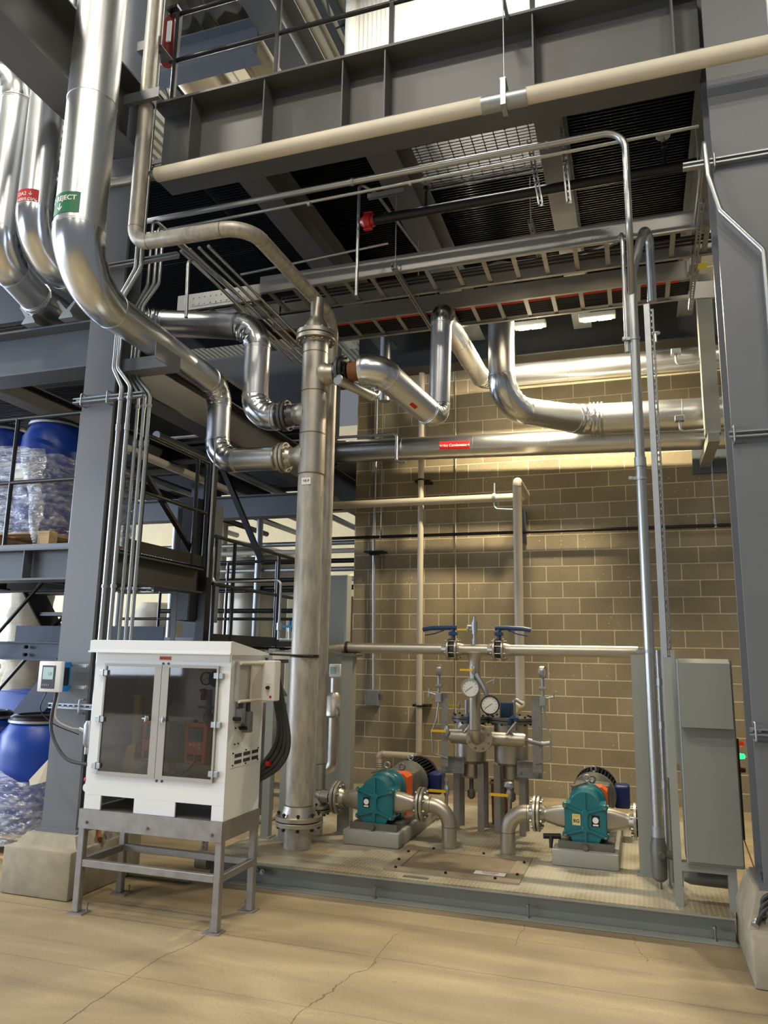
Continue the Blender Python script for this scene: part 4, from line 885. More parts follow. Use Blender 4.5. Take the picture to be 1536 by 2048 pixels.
# tall strut beside the skid
sx_, sy_ = .175, 5.7
t = unistrut('tall_strut', 'tall slotted strut standing between the thick conduit and the enclosure', (sx_, sy_, .9), (sx_, sy_, 4.34), (-1, .2, 0))
strut2 = unistrut('tall_strut', 'second tall slotted strut just behind the first, seen edge on', (sx_+.03, sy_+.10, 1.3), (sx_+.03, sy_+.1, 4.34), (0, 1, 0))
for z in (zz(1335, 1342, 5.7), zz(1340, 1424, 5.7), zz(1345, 1508, 5.7)): bolts(t, (sx_+.035, sy_-.03, z), (0, 1, 0), 0, 1, .06, .014, M['bolt'])
# conduits on the left column
CY = 4.70
spec = [(-3.77, CY, .75, 6.3, 'first of five conduits up the left column, running on down beside the cabinet'), (-3.69, CY, 1.2, 6.3, 'second of five conduits up the left column'), (-3.76, 4.9, 1.0, 5.5, 'third of five conduits beside the left column, set back'), (-3.70, 4.9, 1.0, 4.9, 'fourth of five conduits beside the left column, set back'), (-3.65, 4.9, 1.0, 4.75, 'fifth of five conduits, rightmost beside the left column')]
for i, (x, y, z0, z1, lab) in enumerate(spec):
    g = -3.86+.036*i if i < 2 else -3.865+.036*(i-2)
    if i < 2: pts = [(x, y, z0), (x, y, 3.72), (g, y, 3.88), (g, y, 4.5), (-3.735+.05*i, y, 4.72), (-3.735+.05*i, y, 8.5)]
    else: pts = [(x, y, z0), (x, y, 3.72), (g, y, 3.88), (g, y, 4.5), (x, y, 4.68), (x, y, 5.3-.07*(i-2)), (x+.03, 7.4, 5.32-.07*(i-2))]
    conduit(lab, pts, .0165 if i < 2 else .0145, .08, group='five conduits beside the left column', cpl=[3.36 if i < 2 else 3.28], clips=[((x, y, 3.62), (0, 0, 1)), ((x, y, 2.15), (0, 0, 1))])
unistrut('column_strut', 'slotted strut clamped across the left column below the crossing beam', (-4.24, 4.727, 3.65), (-3.58, 4.727, 3.65), (0, -1, 0))
unistrut('column_strut', 'slotted strut clamped high across the left column behind the large elbow', (-4.05, 4.727, 4.80), (-3.36, 4.727, 4.80), (0, -1, 0))
unistrut('column_strut', 'slotted strut clamped low across the left column under the display unit', (-4.19, 4.727, 1.27), (-3.79, 4.727, 1.27), (0, -1, 0))
unistrut('column_strut', 'short strut stub holding the set-back conduits above the cabinet', (-3.82, 4.94, 2.14), (-3.52, 4.94, 2.14), (0, -1, 0))
for x, z, lab in ((-4.15, 3.65, 'left clamp on the middle strut of the left column'), (-3.9, 3.65, 'right clamp on the middle strut of the left column'), (-3.90, 1.27, 'clamp on the low strut under the display unit')):
    bm = B(); tube(bm, [(x, 4.78, z+.05), (x, 4.695, z+.05), (x, 4.695, z-.05), (x, 4.78, z-.05)], .006, .012, 8); tag(obj('beam_clamp', bm, M['galv']), lab, 'clamp')
# conduit run heading back under the left bay
cable('conduit', 'hooked conduit rising beside the bundle and turning back under the left bay', [(-3.5, 5.1, 4.45), (-3.52, 5.1, 5.02), (-3.7, 7.6, 5.05)], .015, 'emt', .1, 'conduit', n=12)
for i in range(4):
    x = -3.6+i*.09
    cable('conduit', '%s of four parallel conduits running back high under the left bay' % ['leftmost', 'second', 'third', 'rightmost'][i], [(x, 5.1, 5.08), (x-.06, 7.9, 5.08)], .0145, 'emt', .1, 'conduit', group='parallel conduits under the left bay', n=12)
conduit('thin tube with a hooked top hanging in front of the stair landing', [(-3.42, 5.55, 2.3), (-3.42, 5.55, 3.52), (-3.32, 5.55, 3.52)], .009, .03)
# ================================================================== THE SKID
DZ = .17; SX0, SX1, SY0, SY1 = -3.16, .49, 5.34, 8.1
sk = thing('pump_skid', 'grey steel skid base with checker plate deck carrying the two teal pumps', 'skid', ((SX0+SX1)/2, (SY0+SY1)/2, 0))
for (p, q, nm) in (((SX0, SY0+.085, DZ/2-.004), (SX1, SY0+.085, DZ/2-.004), 'front_beam'), ((SX0, SY1-.05, DZ/2-.004), (SX1, SY1-.05, DZ/2-.004), 'rear_beam')):
    bm = B(); ibeam(bm, p, q, .20 if nm == 'front_beam' else .13, DZ-.012, .009, .008); obj(nm, bm, M['skid_paint'], sk, smooth=False)
for x, nm in ((SX0+.03, 'left_beam'), (SX1-.03, 'right_beam')):
    bm = B(); ibeam(bm, (x, SY0+.19, DZ/2-.004), (x, SY1-.12, DZ/2-.004), .06, DZ-.012, .009, .008); obj(nm, bm, M['skid_paint'], sk, smooth=False)
bm = B(); box(bm, SX0, SY0-.004, DZ-.01, SX1, SY1, DZ); obj('deck_plate', bm, M['checker'], sk, smooth=False)
for px_, py_ in ((733, 1800), (1055, 1826), (1430, 1865)):
    p = at(px_, py_+10, Z=.02); bolts(sk, (p.x, SY0+.03, .05), (0, 0, 1), 0, 1, .09, .014, M['bolt'], name='anchor_bolt')
bm = B(); lathe(bm, (SX0-.10, SY0+.06, .11), (1, 0, 0), [(0, .03), (0, .05), (.1, .05)], 20); obj('lifting_eye', bm, M['skid_paint'], sk)
for x in (SX0+.42, SX0+.47):
    bm = B(); lathe(bm, (x, SY0+.05, .10), (0, -1, 0), [(0, .02), (.03, .02), (.03, .012), (.05, .012)], 10); obj('drain_plug', bm, M['galv'], sk)
# hatch
t = thing('deck_hatch', 'bolted stainless hatch let into the skid deck with a danger sign', 'hatch', (-1.3, 5.85, DZ)); HX0, HX1, HY0, HY1 = -1.80, -.83, 5.49, 6.2
bm = B()
for a in ((HX0, HY0, HX1, HY0+.10), (HX0, HY1-.10, HX1, HY1), (HX0, HY0+.1, HX0+.1, HY1-.1), (HX1-.1, HY0+.1, HX1, HY1-.1)): box(bm, a[0], a[1], DZ, a[2], a[3], DZ+.012)
obj('hatch_frame', bm, mat('hatch_steel', (176, 164, 140), .42, .55, var=.12, vscale=6), t, smooth=False)
bm = B(); box(bm, HX0+.102, HY0+.102, DZ, HX1-.102, HY1-.102, DZ+.008); obj('hatch_cover', bm, mat('hatch_cover', (136, 122, 98), .6, .3, var=.2, vscale=9), t, smooth=False)
bm = B(); box(bm, -1.17, 5.62, DZ+.008, -.95, 5.70, DZ+.010); s_ = obj('danger_sign', bm, M['paper'], t, smooth=False)
text(s_, 'DANGER', .03, (-1.06, 5.674, DZ+.0108), (1, 0, 0), (0, 1, 0), M['red_ink']); text(s_, 'NO STEP', .02, (-1.06, 5.64, DZ+.0108), (1, 0, 0), (0, 1, 0), M['ink'])
for x, y in ((-1.72, 5.54), (-1.35, 5.53), (-1.0, 5.53), (-.87, 5.68), (-.87, 6.02), (-1.2, 6.16), (-1.6, 6.16), (-1.76, 5.75), (-1.76, 6.0)): bolts(t, (x, y, DZ+.015), (0, 0, 1), 0, 1, .02, .011, M['bolt_dark'])
bm = B(); box(bm, -1.62, 5.38, DZ, -1.44, 5.42, DZ+.003); tag(obj('deck_nameplate', bm, M['gear_grey'], smooth=False), 'small dull nameplate on the front edge of the skid deck', 'plate')

# ---- pumps
def make_pump(xc, label):
    y0, zc = 6.15, .485
    t = thing('lobe_pump', label, 'pump', (xc, y0, DZ), 'teal lobe pumps with motors')
    bm = B(); box(bm, xc-.245, y0-.07, DZ, xc+.235, y0+1.35, DZ+.115, .014, 2); obj('plinth', bm, M['plinth_paint'], t)
    bm = B(); box(bm, xc-.2, y0-.02, DZ+.115, xc+.2, y0+1.3, DZ+.155); box(bm, xc-.2, y0-.02, DZ+.15, xc+.2, y0-.01, DZ+.17); cyl(bm, (xc, y0-.06, DZ+.14), (xc, y0-.01, DZ+.14), .02, n=12); obj('base_frame', bm, M['gear_grey'], t)
    # rotor head: two lobes joined by a square waist
    def outline(rw, hw, hh, cz, n=14):
        P = []
        a0 = math.asin(min(1, (hh-cz)/rw)) if hh > cz else 0
        P += [(hw, -hh), (hw, hh)]
        for k in range(n+1):
            th = a0 + (PI-2*a0)*k/n; P.append((rw*math.cos(th), cz+rw*math.sin(th)))
        P += [(-hw, hh), (-hw, -hh)]
        for k in range(n+1):
            th = PI+a0+(PI-2*a0)*k/n; P.append((rw*math.cos(th), -cz+rw*math.sin(th)))
        return P
    O = outline(.112, .15, .118, .093)
    bm = B(); prism(bm, [(x*.985, z*.985) for x, z in O], (xc, y0+.03, zc), (1, 0, 0), (0, 0, 1), (0, 1, 0), .20); hd = obj('rotor_housing', bm, M['teal'], t, angle=40)
    bm = B(); prism(bm, O, (xc, y0+.012, zc), (1, 0, 0), (0, 0, 1), (0, 1, 0), .025); box(bm, xc-.155, y0+.04, zc-.10, xc+.155, y0+.2, zc+.10, .006); cv = obj('front_cover', bm, M['teal'], t, angle=40)
    bm = B()
    h1, h2 = V((xc, y0-.0, zc+.055)), V((xc, y0-.0, zc-.055))
    for h in (h1, h2): lathe(bm, h+V((0, .02, 0)), (0, -1, 0), [(0, .03), (.022, .028), (.026, .02), (.026, .012), (.01, .01)], 18)
    def rib(p, q, wd=.016): bar(bm, p, q, wd, .022, up=(0, 1, 0))
    rib(h1+V((0, .006, 0)), (xc, y0+.006, zc+.2)); rib(h2+V((0, .006, 0)), (xc, y0+.006, zc-.2)); rib(h1+V((0, .006, 0)), h2+V((0, .006, 0)), .034)
    for s in (-1, 1):
        for h, zz_ in ((h1, .102), (h2, -.102)):
            e = V((xc+s*.145, y0+.012, zc+zz_)); rib(h+V((0, .006, 0)), e); lathe(bm, e+V((0, .02, 0)), (0, -1, 0), [(0, .024), (.024, .022), (.03, .016)], 14)
    obj('cover_ribs', bm, M['teal'], t, angle=40)
    for s in (-1, 1):
        for zz_ in (.102, -.102): bolts(cv, (xc+s*.145, y0-.018, zc+zz_), (0, 1, 0), 0, 1, .02, .011, M['bolt'])
        for j in range(4):
            for zz_ in (.092, -.092): bolts(hd, (xc+s*.158, y0+.05+j*.042, zc+zz_), (1, 0, 0), 0, 1, .014, .007, M['bolt'])
    bm = B(); lathe(bm, (xc, y0+.22, zc+.075), (0, 1, 0), [(0, .12), (.02, .145), (.05, .145), (.06, .125), (.17, .12), (.19, .138), (.22, .138)], 36); lathe(bm, (xc, y0+.22, zc-.08), (0, 1, 0), [(0, .11), (.2, .10)], 30); box(bm, xc-.15, y0+.26, DZ+.155, xc+.15, y0+.38, zc-.05, .01); obj('gear_case', bm, M['teal'], t, angle=40)
    bm = B(); lathe(bm, (xc, y0+.33, zc+.20), (0, 0, 1), [(0, .018), (.02, .018), (.02, .01), (.04, .01)], 12); tube_pts = [V((xc, y0+.33, zc+.262)) + V((math.cos(a)*.024, 0, math.sin(a)*.024)) for a in [2*PI*k/16 for k in range(17)]]; sweep(bm, tube_pts, .007, 8); obj('lifting_eye', bm, M['galv'], t, angle=60)
    bm = B(); bar(bm, (xc-.11, y0+.24, zc+.205), (xc-.01, y0+.3, zc+.235), .05, .012); obj('nameplate', bm, M['gear_grey'], t, smooth=False)
    # orange guard, gearbox, motor
    bm = B(); prism(bm, [(-.125, -.28), (.125, -.28), (.125, .12), (.085, .15), (-.085, .15), (-.125, .12)], (xc+.02, y0+.45, zc+.03), (1, 0, 0), (0, 0, 1), (0, 1, 0), .17); obj('coupling_guard', bm, M['orange'], t, smooth=False)
    bm = B(); box(bm, xc-.13, y0+.64, DZ+.155, xc+.16, y0+.86, zc+.17, .02, 2); lathe(bm, (xc+.015, y0+.84, zc+.04), (0, 1, 0), [(0, .13), (.05, .185), (.09, .19), (.1, .19)], 32); g_ = obj('gearbox', bm, M['gear_grey'], t, angle=40)
    bm = B(); pts_ = [V((xc+.015, y0+.72, zc+.20)) + V((math.cos(a)*.026, 0, math.sin(a)*.026)) for a in [2*PI*k/16 for k in range(17)]]; sweep(bm, pts_, .008, 8); obj('lifting_eye', bm, M['gear_grey'], t, angle=60)
    bm = B(); cyl(bm, (xc+.015, y0+.94, zc+.04), (xc+.015, y0+1.28, zc+.04), .14, n=32)
    for k in range(36):
        a = 2*PI*k/36; d = V((math.cos(a), 0, math.sin(a))); obox(bm, V((xc+.015, y0+1.12, zc+.04))+d*.16, d, (0, 1, 0), d.cross(V((0, 1, 0))), .05, .30, .006)
    lathe(bm, (xc+.015, y0+1.26, zc+.04), (0, 1, 0), [(0, .19), (.06, .19), (.09, .16)], 32); obj('motor', bm, M['motor_black'], t, angle=40)
    bm = B(); pts_ = [V((xc+.015, y0+1.0, zc+.245)) + V((math.cos(a)*.022, 0, math.sin(a)*.022)) for a in [2*PI*k/16 for k in range(17)]]; sweep(bm, pts_, .007, 8); obj('motor_eye', bm, M['galv'], t, angle=60)
    bm = B(); box(bm, xc+.18, y0+1.0, zc-.07, xc+.31, y0+1.2, zc+.12, .022, 3); obj('terminal_box', bm, M['navy_motor'], t)
    # side reducers and flanges
    for s in (-1, 1):
        bm = B(); c0 = V((xc+s*.155, y0+.12, zc+.005)); R = []
        sec = [(0, .065, .085), (.05, .06, .078), (.13, .05, .06), (.155, .052, .052), (.2, .055, .055)]
        for d, ry, rz in sec:
            e_ = 3.5 if d < .06 else 2.4 if d < .14 else 2
            R.append([bm.verts.new(c0+V((s*d, ry*math.copysign(abs(math.cos(a))**(2/e_), math.cos(a)), rz*math.copysign(abs(math.sin(a))**(2/e_), math.sin(a))))) for a in [2*PI*k/24 for k in range(24)]])
        skin(bm, R); obj('reducer', bm, SC, t, angle=50)
        joint(t, (xc+s*.37, y0+.12, zc+.005), (1, 0, 0), .06, .132, .022, SC, 8, .0115, hubs=(-.045, .045))
    # front makers plate
    bm = B(); box(bm, xc+(.045 if xc > -1 else -.10), y0+.0085, zc-.035, xc+(.105 if xc > -1 else -.045), y0+.0122, zc+.045); n_ = obj('maker_plate', bm, M['ink'], t, smooth=False)
    mx_ = xc+(.075 if xc > -1 else -.0725)
    bm = B(); lathe(bm, (mx_, y0+.0087, zc+.01), (0, -1, 0), [(0, .022), (.002, .022)], 20); obj('logo_disc', bm, M['paper'], n_)
    bm = B(); box(bm, mx_-.02, y0+.006, zc-.03, mx_+.02, y0+.0087, zc-.018); obj('plate_line', bm, M['paper'], n_, smooth=False)
    return t
make_pump(-2.1, 'teal lobe pump nearer the tall flanged pipe, left of the two')
p2_ = make_pump(-.43, 'teal lobe pump beside the grey upright at right, with a pale RG label')
bm = B(); box(bm, -.525, 6.1585, .45, -.465, 6.1622, .53); l_ = obj('pump_label', bm, M['cream_label'], p2_, smooth=False)
text(l_, 'HRT', .022, (-.495, 6.158, .514), (1, 0, 0), (0, 0, 1), M['yellow']); text(l_, 'RG', .034, (-.495, 6.158, .48), (1, 0, 0), (0, 0, 1), M['ink'])
PY, PZ = 6.27, .49
pipe('stainless_pipe', 'short stainless elbow from the foot of the thin tall pipe to the left pump', [(-2.66, 6.3, .75), (-2.66, 6.3, PZ), (-2.53, PY, PZ)], .058, SC, .05, n=28)
def elbow_drop(x0, x1, label):
    t = pipe('stainless_pipe', label, [(x0, PY, PZ), (x1, PY, PZ), (x1, PY, DZ)], .06, SC, .155, n=32)
    bm = B(); lathe(bm, (x1, PY, DZ), (0, 0, 1), [(0, .12), (.004, .118)], 32); obj('deck_ring', bm, M['skid_paint'], t)
elbow_drop(-1.70, -1.50, 'stainless elbow turning down into the deck on the right of the left pump')
elbow_drop(-.83, -1.03, 'stainless elbow turning down into the deck on the left of the right pump')
pipe('stainless_pipe', 'stainless pipe leaving the right pump behind the grey upright', [(-.03, PY, PZ), (.12, PY, PZ), (.12, PY+.4, PZ), (.12, PY+.4, DZ)], .058, SC, .1, n=28)
bm = B(); tube(bm, [(-.75, 6.22, .34), (-.62, 6.24, .345)], .02, .01, 12); cyl(bm, (-.69, 6.22, .345), (-.69, 6.18, .27), .018, .012); tag(obj('drain_valve', bm, M['rubber']), 'small black drain valve left of the right pump base', 'valve')
# ---- discharge header with butterfly valves
HY, HZ = 6.5, 1.74
h = thing('header_pipe', 'horizontal stainless header pipe with a tee above the strainers', 'pipe', (-1.34, HY, 1.0))
v1x, v2x = xx(906, 1300, HY), xx(998, 1300, HY); tx_ = -1.335
for a, b in ((-2.56, v1x-.07), (v1x+.07, v2x-.07), (v2x+.07, .0)):
    bm = B(); cyl(bm, (a, HY, HZ), (b, HY, HZ), .046, n=28); obj('pipe_section', bm, SC, h)
bm = B(); cyl(bm, (-2.75, HY, HZ), (-2.56, HY, HZ), .046, n=24); obj('pipe_section', bm, SC, h)
bm = B(); lathe(bm, (tx_, HY, HZ-.03), (0, 0, -1), [(0, .07), (.03, .055), (.07, .048), (.12, .046)], 28); obj('tee', bm, SC, h)
zfl = .99
for kind, q, c in path_parts([(tx_, HY, HZ-.1), (tx_, HY, zfl), (tx_, HY+.25, zfl)], .085):
    bm = B(); sweep(bm, q, .047, 28); obj('pipe_section' if kind == 's' else 'elbow', bm, SC, h, angle=60)
for x in (v1x, v2x):
    for s in (-1, 1): flange(h, (x+s*.035, HY, HZ), (1, 0, 0), .046, .095, .018, SC, s*.06)
    bolts(h, (x, HY, HZ), (1, 0, 0), .078, 8, .13, .009, M['bolt'])
# clamp + weld
for x in (xx(695, 1297, HY),):
    bm = B(); lathe(bm, (x-.012, HY, HZ), (1, 0, 0), [(0, .047), (0, .058), (.024, .058), (.024, .047)], 24, False); obj('pipe_clamp', bm, M['bolt_dark'], h)
def bvalve(x, s, label):
    t = thing('butterfly_valve', label, 'valve', (x, HY, HZ-.085), 'blue lever butterfly valves on the header')
    bm = B(); lathe(bm, (x-.018, HY, HZ), (1, 0, 0), [(0, .07), (.036, .07)], 28); cyl(bm, (x, HY, HZ+.05), (x, HY, HZ+.14), .02, n=14); obj('valve_body', bm, M['dark_plastic'], t)
    bm = B(); box(bm, x-.035, HY-.03, HZ+.12, x+.035, HY+.03, HZ+.15, .004); cyl(bm, (x, HY, HZ+.14), (x, HY, HZ+.175), .02); obj('top_plate', bm, M['valve_blue'], t)
    bm = B(); P = [V((x-s*.03, HY, HZ+.185)), V((x+s*.06, HY, HZ+.185)), V((x+s*.2, HY, HZ+.18)), V((x+s*.27, HY, HZ+.168))]; sweep(bm, P, .018, 10, rf=lambda i, m, d, k: .024 if abs(d.z) < .5 else .02); obj('lever', bm, M['valve_blue'], t, angle=60)
    bm = B(); sweep(bm, [V((x+s*.08, HY, HZ+.165)), V((x+s*.16, HY, HZ+.135)), V((x+s*.25, HY, HZ+.12))], .006, 8); obj('trigger', bm, M['valve_blue'], t, angle=60)
bvalve(v1x, -1, 'blue lever butterfly valve left of the tee on the header')
bvalve(v2x, 1, 'blue lever butterfly valve right of the tee on the header')
def ball_valve(x, y, z, label, side=-1, hs=1.0, stem=True, up=True):
    t = thing('ball_valve', label, 'valve', (x, y, z-.03))
    a = V((0, 0, 1)) if up else V((side, 0, 0)); c = V((x, y, z)); s = hs
    bm = B(); lathe(bm, c-a*.05*s, a, [(0, .014*s), (.02*s, .02*s), (.03*s, .026*s), (.07*s, .026*s), (.08*s, .02*s), (.1*s, .014*s)], 8); obj('valve_body', bm, M['galv'], t)
    d = V((side, 0, 0)) if up else V((0, -.3, .95))
    bm = B(); obox(bm, c+V((0, -.03*s, 0))+V((side, 0, 0))*.075*s, (side, 0, 0), (0, 1, 0), (0, 0, 1), .15*s, .01*s, .022*s); obj('lever_handle', bm, M['yellow'], t)
    return t
# vent assembly on top of the tee
bm = B()
for za_, zb_, ra_ in ((0, .05, .02), (.05, .09, .012), (.09, .13, .022), (.13, .19, .026), (.19, .21, .018), (.21, .24, .01)): cyl(bm, (tx_, HY, HZ+.043+za_), (tx_, HY, HZ+.043+zb_), ra_, n=8)
cyl(bm, (tx_-.06, HY, HZ+.2), (tx_, HY, HZ+.2), .014, n=8)
tag(obj('vent_fitting', bm, M['galv']), 'small stack of fittings standing on the header tee', 'fitting')
ball_valve(tx_-.06, HY, HZ+.17, 'small valve with yellow handle at the top of the header tee', -1, .6)
# flange facing forward + manifold
mf = thing('manifold', 'horizontal capped stainless manifold with front flange between the strainers', 'pipe', (-1.27, 6.72, .93))
flange(h, (tx_+.005, HY+.155, zfl), (0, 1, 0), .05, .115, .018, SC)
flange(mf, (tx_+.005, HY+.178, zfl), (0, 1, 0), .05, .115, .018, SC)
bolts(h, (tx_+.005, HY+.166, zfl), (0, 1, 0), .09, 8, .07, .012, M['bolt'])
my = 6.80
bm = B(); lathe(bm, (-1.63, my, zfl-.01), (1, 0, 0), [(0, .03), (.012, .05), (.03, .058), (.66, .058), (.678, .05), (.69, .03)], 28); cyl(bm, (tx_+.005, HY+.187, zfl), (tx_+.005, my, zfl), .05); obj('manifold_pipe', bm, SC, mf)
def strainer(x, y, label, s=1.0, dz=0):
    t = thing('basket_strainer', label, 'strainer', (x, y, DZ), 'basket strainers behind the manifold')
    bm = B(); lathe(bm, (x, y, .60+dz), (0, 0, 1), [(0, .06), (.02, .085), (.13, .092), (.16, .132*s), (.50, .132*s)], 32); obj('vessel', bm, M['stainless_clean'], t)
    bm = B(); lathe(bm, (x, y, 1.10+dz), (0, 0, 1), [(0, .175*s), (.022, .175*s)], 36); f_ = obj('body_flange', bm, M['gear_grey'], t)
    bm = B(); lathe(bm, (x, y, 1.128+dz), (0, 0, 1), [(0, .175*s), (.022, .175*s), (.026, .1)], 36); obj('lid', bm, M['gear_grey'], t)
    bolts(f_, (x, y, 1.125+dz), (0, 0, 1), .155*s, 10, .085, .012, M['bolt_dark'])
    bm = B(); lathe(bm, (x, my+.10, .99), (0, 1, 0), [(0, .098), (.02, .098)], 32); n = obj('inlet_flange', bm, SC, t)
    bolts(n, (x, my+.10, .99), (0, 1, 0), .078, 6, .05, .01, M['bolt'])
    bm = B(); cyl(bm, (x, my+.11, .99), (x, y, .99), .05); obj('inlet_neck', bm, SC, t)
    bm = B(); cyl(bm, (x, y, .45+dz), (x, y, .6+dz), .02); lathe(bm, (x, y, .42+dz), (0, 0, 1), [(0, .015), (.02, .035), (.07, .035), (.09, .015)], 14); obj('drain_stub', bm, M['gear_grey'], t)
    for dx, dy, in ((-.11, -.10), (.11, -.10), (-.11, .12), (.11, .12)):
        bm = B(); a = x+dx; b = y+dy; box(bm, a-.028, b-.028, DZ, a+.028, b-.02, .74); box(bm, a-.028, b-.028, DZ, a-.02, b+.028, .74); obj('leg', bm, M['brushed_stand'], t, smooth=False)
    return t
s1 = strainer(-1.485, 7.06, 'left basket strainer with bolted lid on angle legs', 1.03)
s2 = strainer(-1.12, 7.06, 'right basket strainer with bolted lid on angle legs', 1.14)
for x, lab in ((-1.42, 'left'), (-1.05, 'right')):
    t = thing('lever_valve', 'blue headed valve lever above the manifold on the %s side' % lab, 'valve', (x, my+.06, 1.06)); bm = B(); cyl(bm, (x, my+.06, 1.05), (x, my+.06, 1.13), .016); obj('stem', bm, M['bolt'], t)
    bm = B(); tube(bm, [(x-.05, my+.04, 1.10), (x-.03, my+.03, 1.16), (x+.02, my+.0, 1.165), (x+.03, my-.05, 1.15)], .02, .03, 10); obj('lever_head', bm, M['valve_blue'], t, angle=60)
    bm = B(); tube(bm, [(x+.02, my-.04, 1.13), (x-.03, my-.10, 1.06), (x-.05, my-.12, 1.03)], .01, .02, 8); obj('lever_arm', bm, M['galv'], t, angle=60)
# gauges
def gauge(c, nrm, r, label, rim='galv', d=.035, dialtxt=True):
    c = V(c); n = V(nrm).normalized(); t = thing('pressure_gauge', label, 'gauge', c-V((0, 0, r)))
    bm = B(); lathe(bm, c-n*d/2, n, [(0, r*.9), (.004, r), (d-.004, r), (d, r*.95), (d, r*.88), (d-.012, r*.87)], 32); g_ = obj('case', bm, M[rim], t)
    bm = B(); lathe(bm, c+n*(d/2-.0115), n, [(0, r*.87), (.002, r*.87)], 32); dl = obj('dial', bm, M['dial'], t)
    ux = n.cross(V((0, 0, 1))).normalized()*-1; uy = V((0, 0, 1))
    uy = (uy - n*uy.dot(n)).normalized(); bm = B()
    for k in range(11):
        a = math.radians(225-27*k); dv = ux*math.cos(a)+uy*math.sin(a); obox(bm, c+n*(d/2-.009)+dv*r*.68, dv, n.cross(dv), n, r*.16, r*.03, .0006)
    obj('dial_marks', bm, M['ink'], dl, smooth=False)
    bm = B(); a = math.radians(215); dv = ux*math.cos(a)+uy*math.sin(a); obox(bm, c+n*(d/2-.008)+dv*r*.2, dv, n.cross(dv), n, r*.95, r*.05, .0008); obj('needle', bm, M['ink'], dl, smooth=False)
    return t
G1 = at(941, 1376, Y=6.38); gauge(G1, (.0, -1, -.05), .078, 'silver rimmed pressure gauge with white dial in front of the header drop')
G2 = at(980, 1410, Y=6.36); gauge(G2, (.12, -1, 0), .078, 'black rimmed pressure gauge below the silver one', 'rubber', .05)
# gauge piping
def fitting(name, label, pts, r, mt, cat='fitting', bend=.02, n=10): return tag(obj(name, tube(B(), pts, r, bend, n), M[mt], angle=60), label, cat)
v = at(948, 1340, Y=6.42); ball_valve(v.x-.0, 6.40, v.z, 'small valve with yellow tip above the silver gauge', -1, .75)
fitting('gauge_siphon', 'short chrome stem from the header drop to the silver gauge', [(G1.x+.02, 6.42, G1.z+.07), (v.x, 6.42, v.z-.02), (tx_, 6.46, v.z+.01)], .012, 'galv')
fitting('gauge_siphon', 'diagonal chrome manifold down to the black rimmed gauge', [(v.x+.02, 6.41, v.z-.03), (G2.x-.05, 6.40, G2.z+.12), (G2.x-.03, 6.41, G2.z+.06)], .02, 'galv')
bm = B(); c = V((G2.x-.0, 6.36, G2.z+.19)); cyl(bm, c-V((.03, 0, .015)), c+V((.035, 0, .015)), .008); cyl(bm, c+V((.03, -.0, -.015)), c+V((.045, 0, .04)), .006); tag(obj('needle_valve', bm, M['galv']), 'tiny T handled needle valve beside the silver gauge', 'valve')
# side-on gauges with plates
for sx, px0, px1, pyt, pyb, gxp, gyp, lab in ((-1, 883, 896, 1386, 1532, 878, 1340, 'left'), (1, 1064, 1083, 1392, 1545, 1085, 1344, 'right')):
    Yp = 6.78; xa, xb = xx(px0, 1450, Yp), xx(px1, 1450, Yp); za, zb = zz(px0, pyb, Yp), zz(px0, pyt, Yp)
    bm = B(); box(bm, xa, Yp, za, xb, Yp+.006, zb); box(bm, xa if sx < 0 else xb-.006, Yp, za, (xa if sx < 0 else xb-.006)+.006, Yp+.05, zb)
    tag(obj('mounting_plate', bm, M['galv_plate'], smooth=False), 'upright galvanised angle holding the %s side-on gauge' % lab, 'plate')
    c = at(gxp, gyp, Y=6.76); gauge(c, (1*sx, -.25, 0), .05, 'pressure gauge seen side-on above the %s mounting angle' % lab, 'galv', .045)
    fitting('gauge_tube', 'thin stem of fittings under the %s side-on gauge' % lab, [(c.x, 6.76, c.z-.05), (c.x, 6.76, zb-.12)], .013, 'galv')
    bm = B(); cyl(bm, (c.x-.03, 6.75, c.z-.14), (c.x+.03, 6.75, c.z-.14), .02, n=6); box(bm, c.x-.025, 6.73, zb-.08, c.x+.025, 6.78, zb+.0, .004); cyl(bm, (c.x, 6.75, zb-.02), (c.x+sx*.09, 6.75, zb-.0), .007, n=8); cyl(bm, (c.x+sx*.09, 6.75, zb-.035), (c.x+sx*.09, 6.75, zb+.035), .006, n=8)
    tag(obj('needle_valve', bm, M['galv']), 'needle valve block under the %s side-on gauge' % lab, 'valve')
    fitting('sense_tube', 'thin bent tube running down beside the %s mounting angle' % lab, [(c.x+sx*.005, 6.76, zb-.1), (c.x+sx*.02, 6.76, zb-.22), (c.x+sx*.06, 6.74, zb-.34), (c.x+sx*.05, 6.74, zb-.52), (c.x-sx*.08, 6.78, zb-.56)], .007, 'emt', bend=.03, n=8)
    # bracket channel to the strainer legs
    b0, b1 = (xx(882, 1540, 6.90), xx(928, 1540, 6.9)) if sx < 0 else (xx(1034, 1550, 6.90), xx(1085, 1550, 6.9)); zt = .80
    bm = B(); box(bm, b0, 6.9, zt-.14, b1, 6.906, zt); box(bm, b0, 6.86, zt-.006, b1, 6.9, zt); box(bm, b0, 6.86, zt-.14, b1, 6.9, zt-.134); t_ = obj('channel_bracket', bm, M['galv_plate'], smooth=False); tag(t_, 'horizontal channel bracket bolted to the %s strainer legs' % lab, 'bracket')
    bxb = b1-.035 if sx < 0 else b0+.035
    bolts(t_, (bxb, 6.9, zt-.045), (0, 1, 0), 0, 1, .03, .012, M['bolt']); bolts(t_, (bxb, 6.9, zt-.1), (0, 1, 0), 0, 1, .03, .012, M['bolt'])
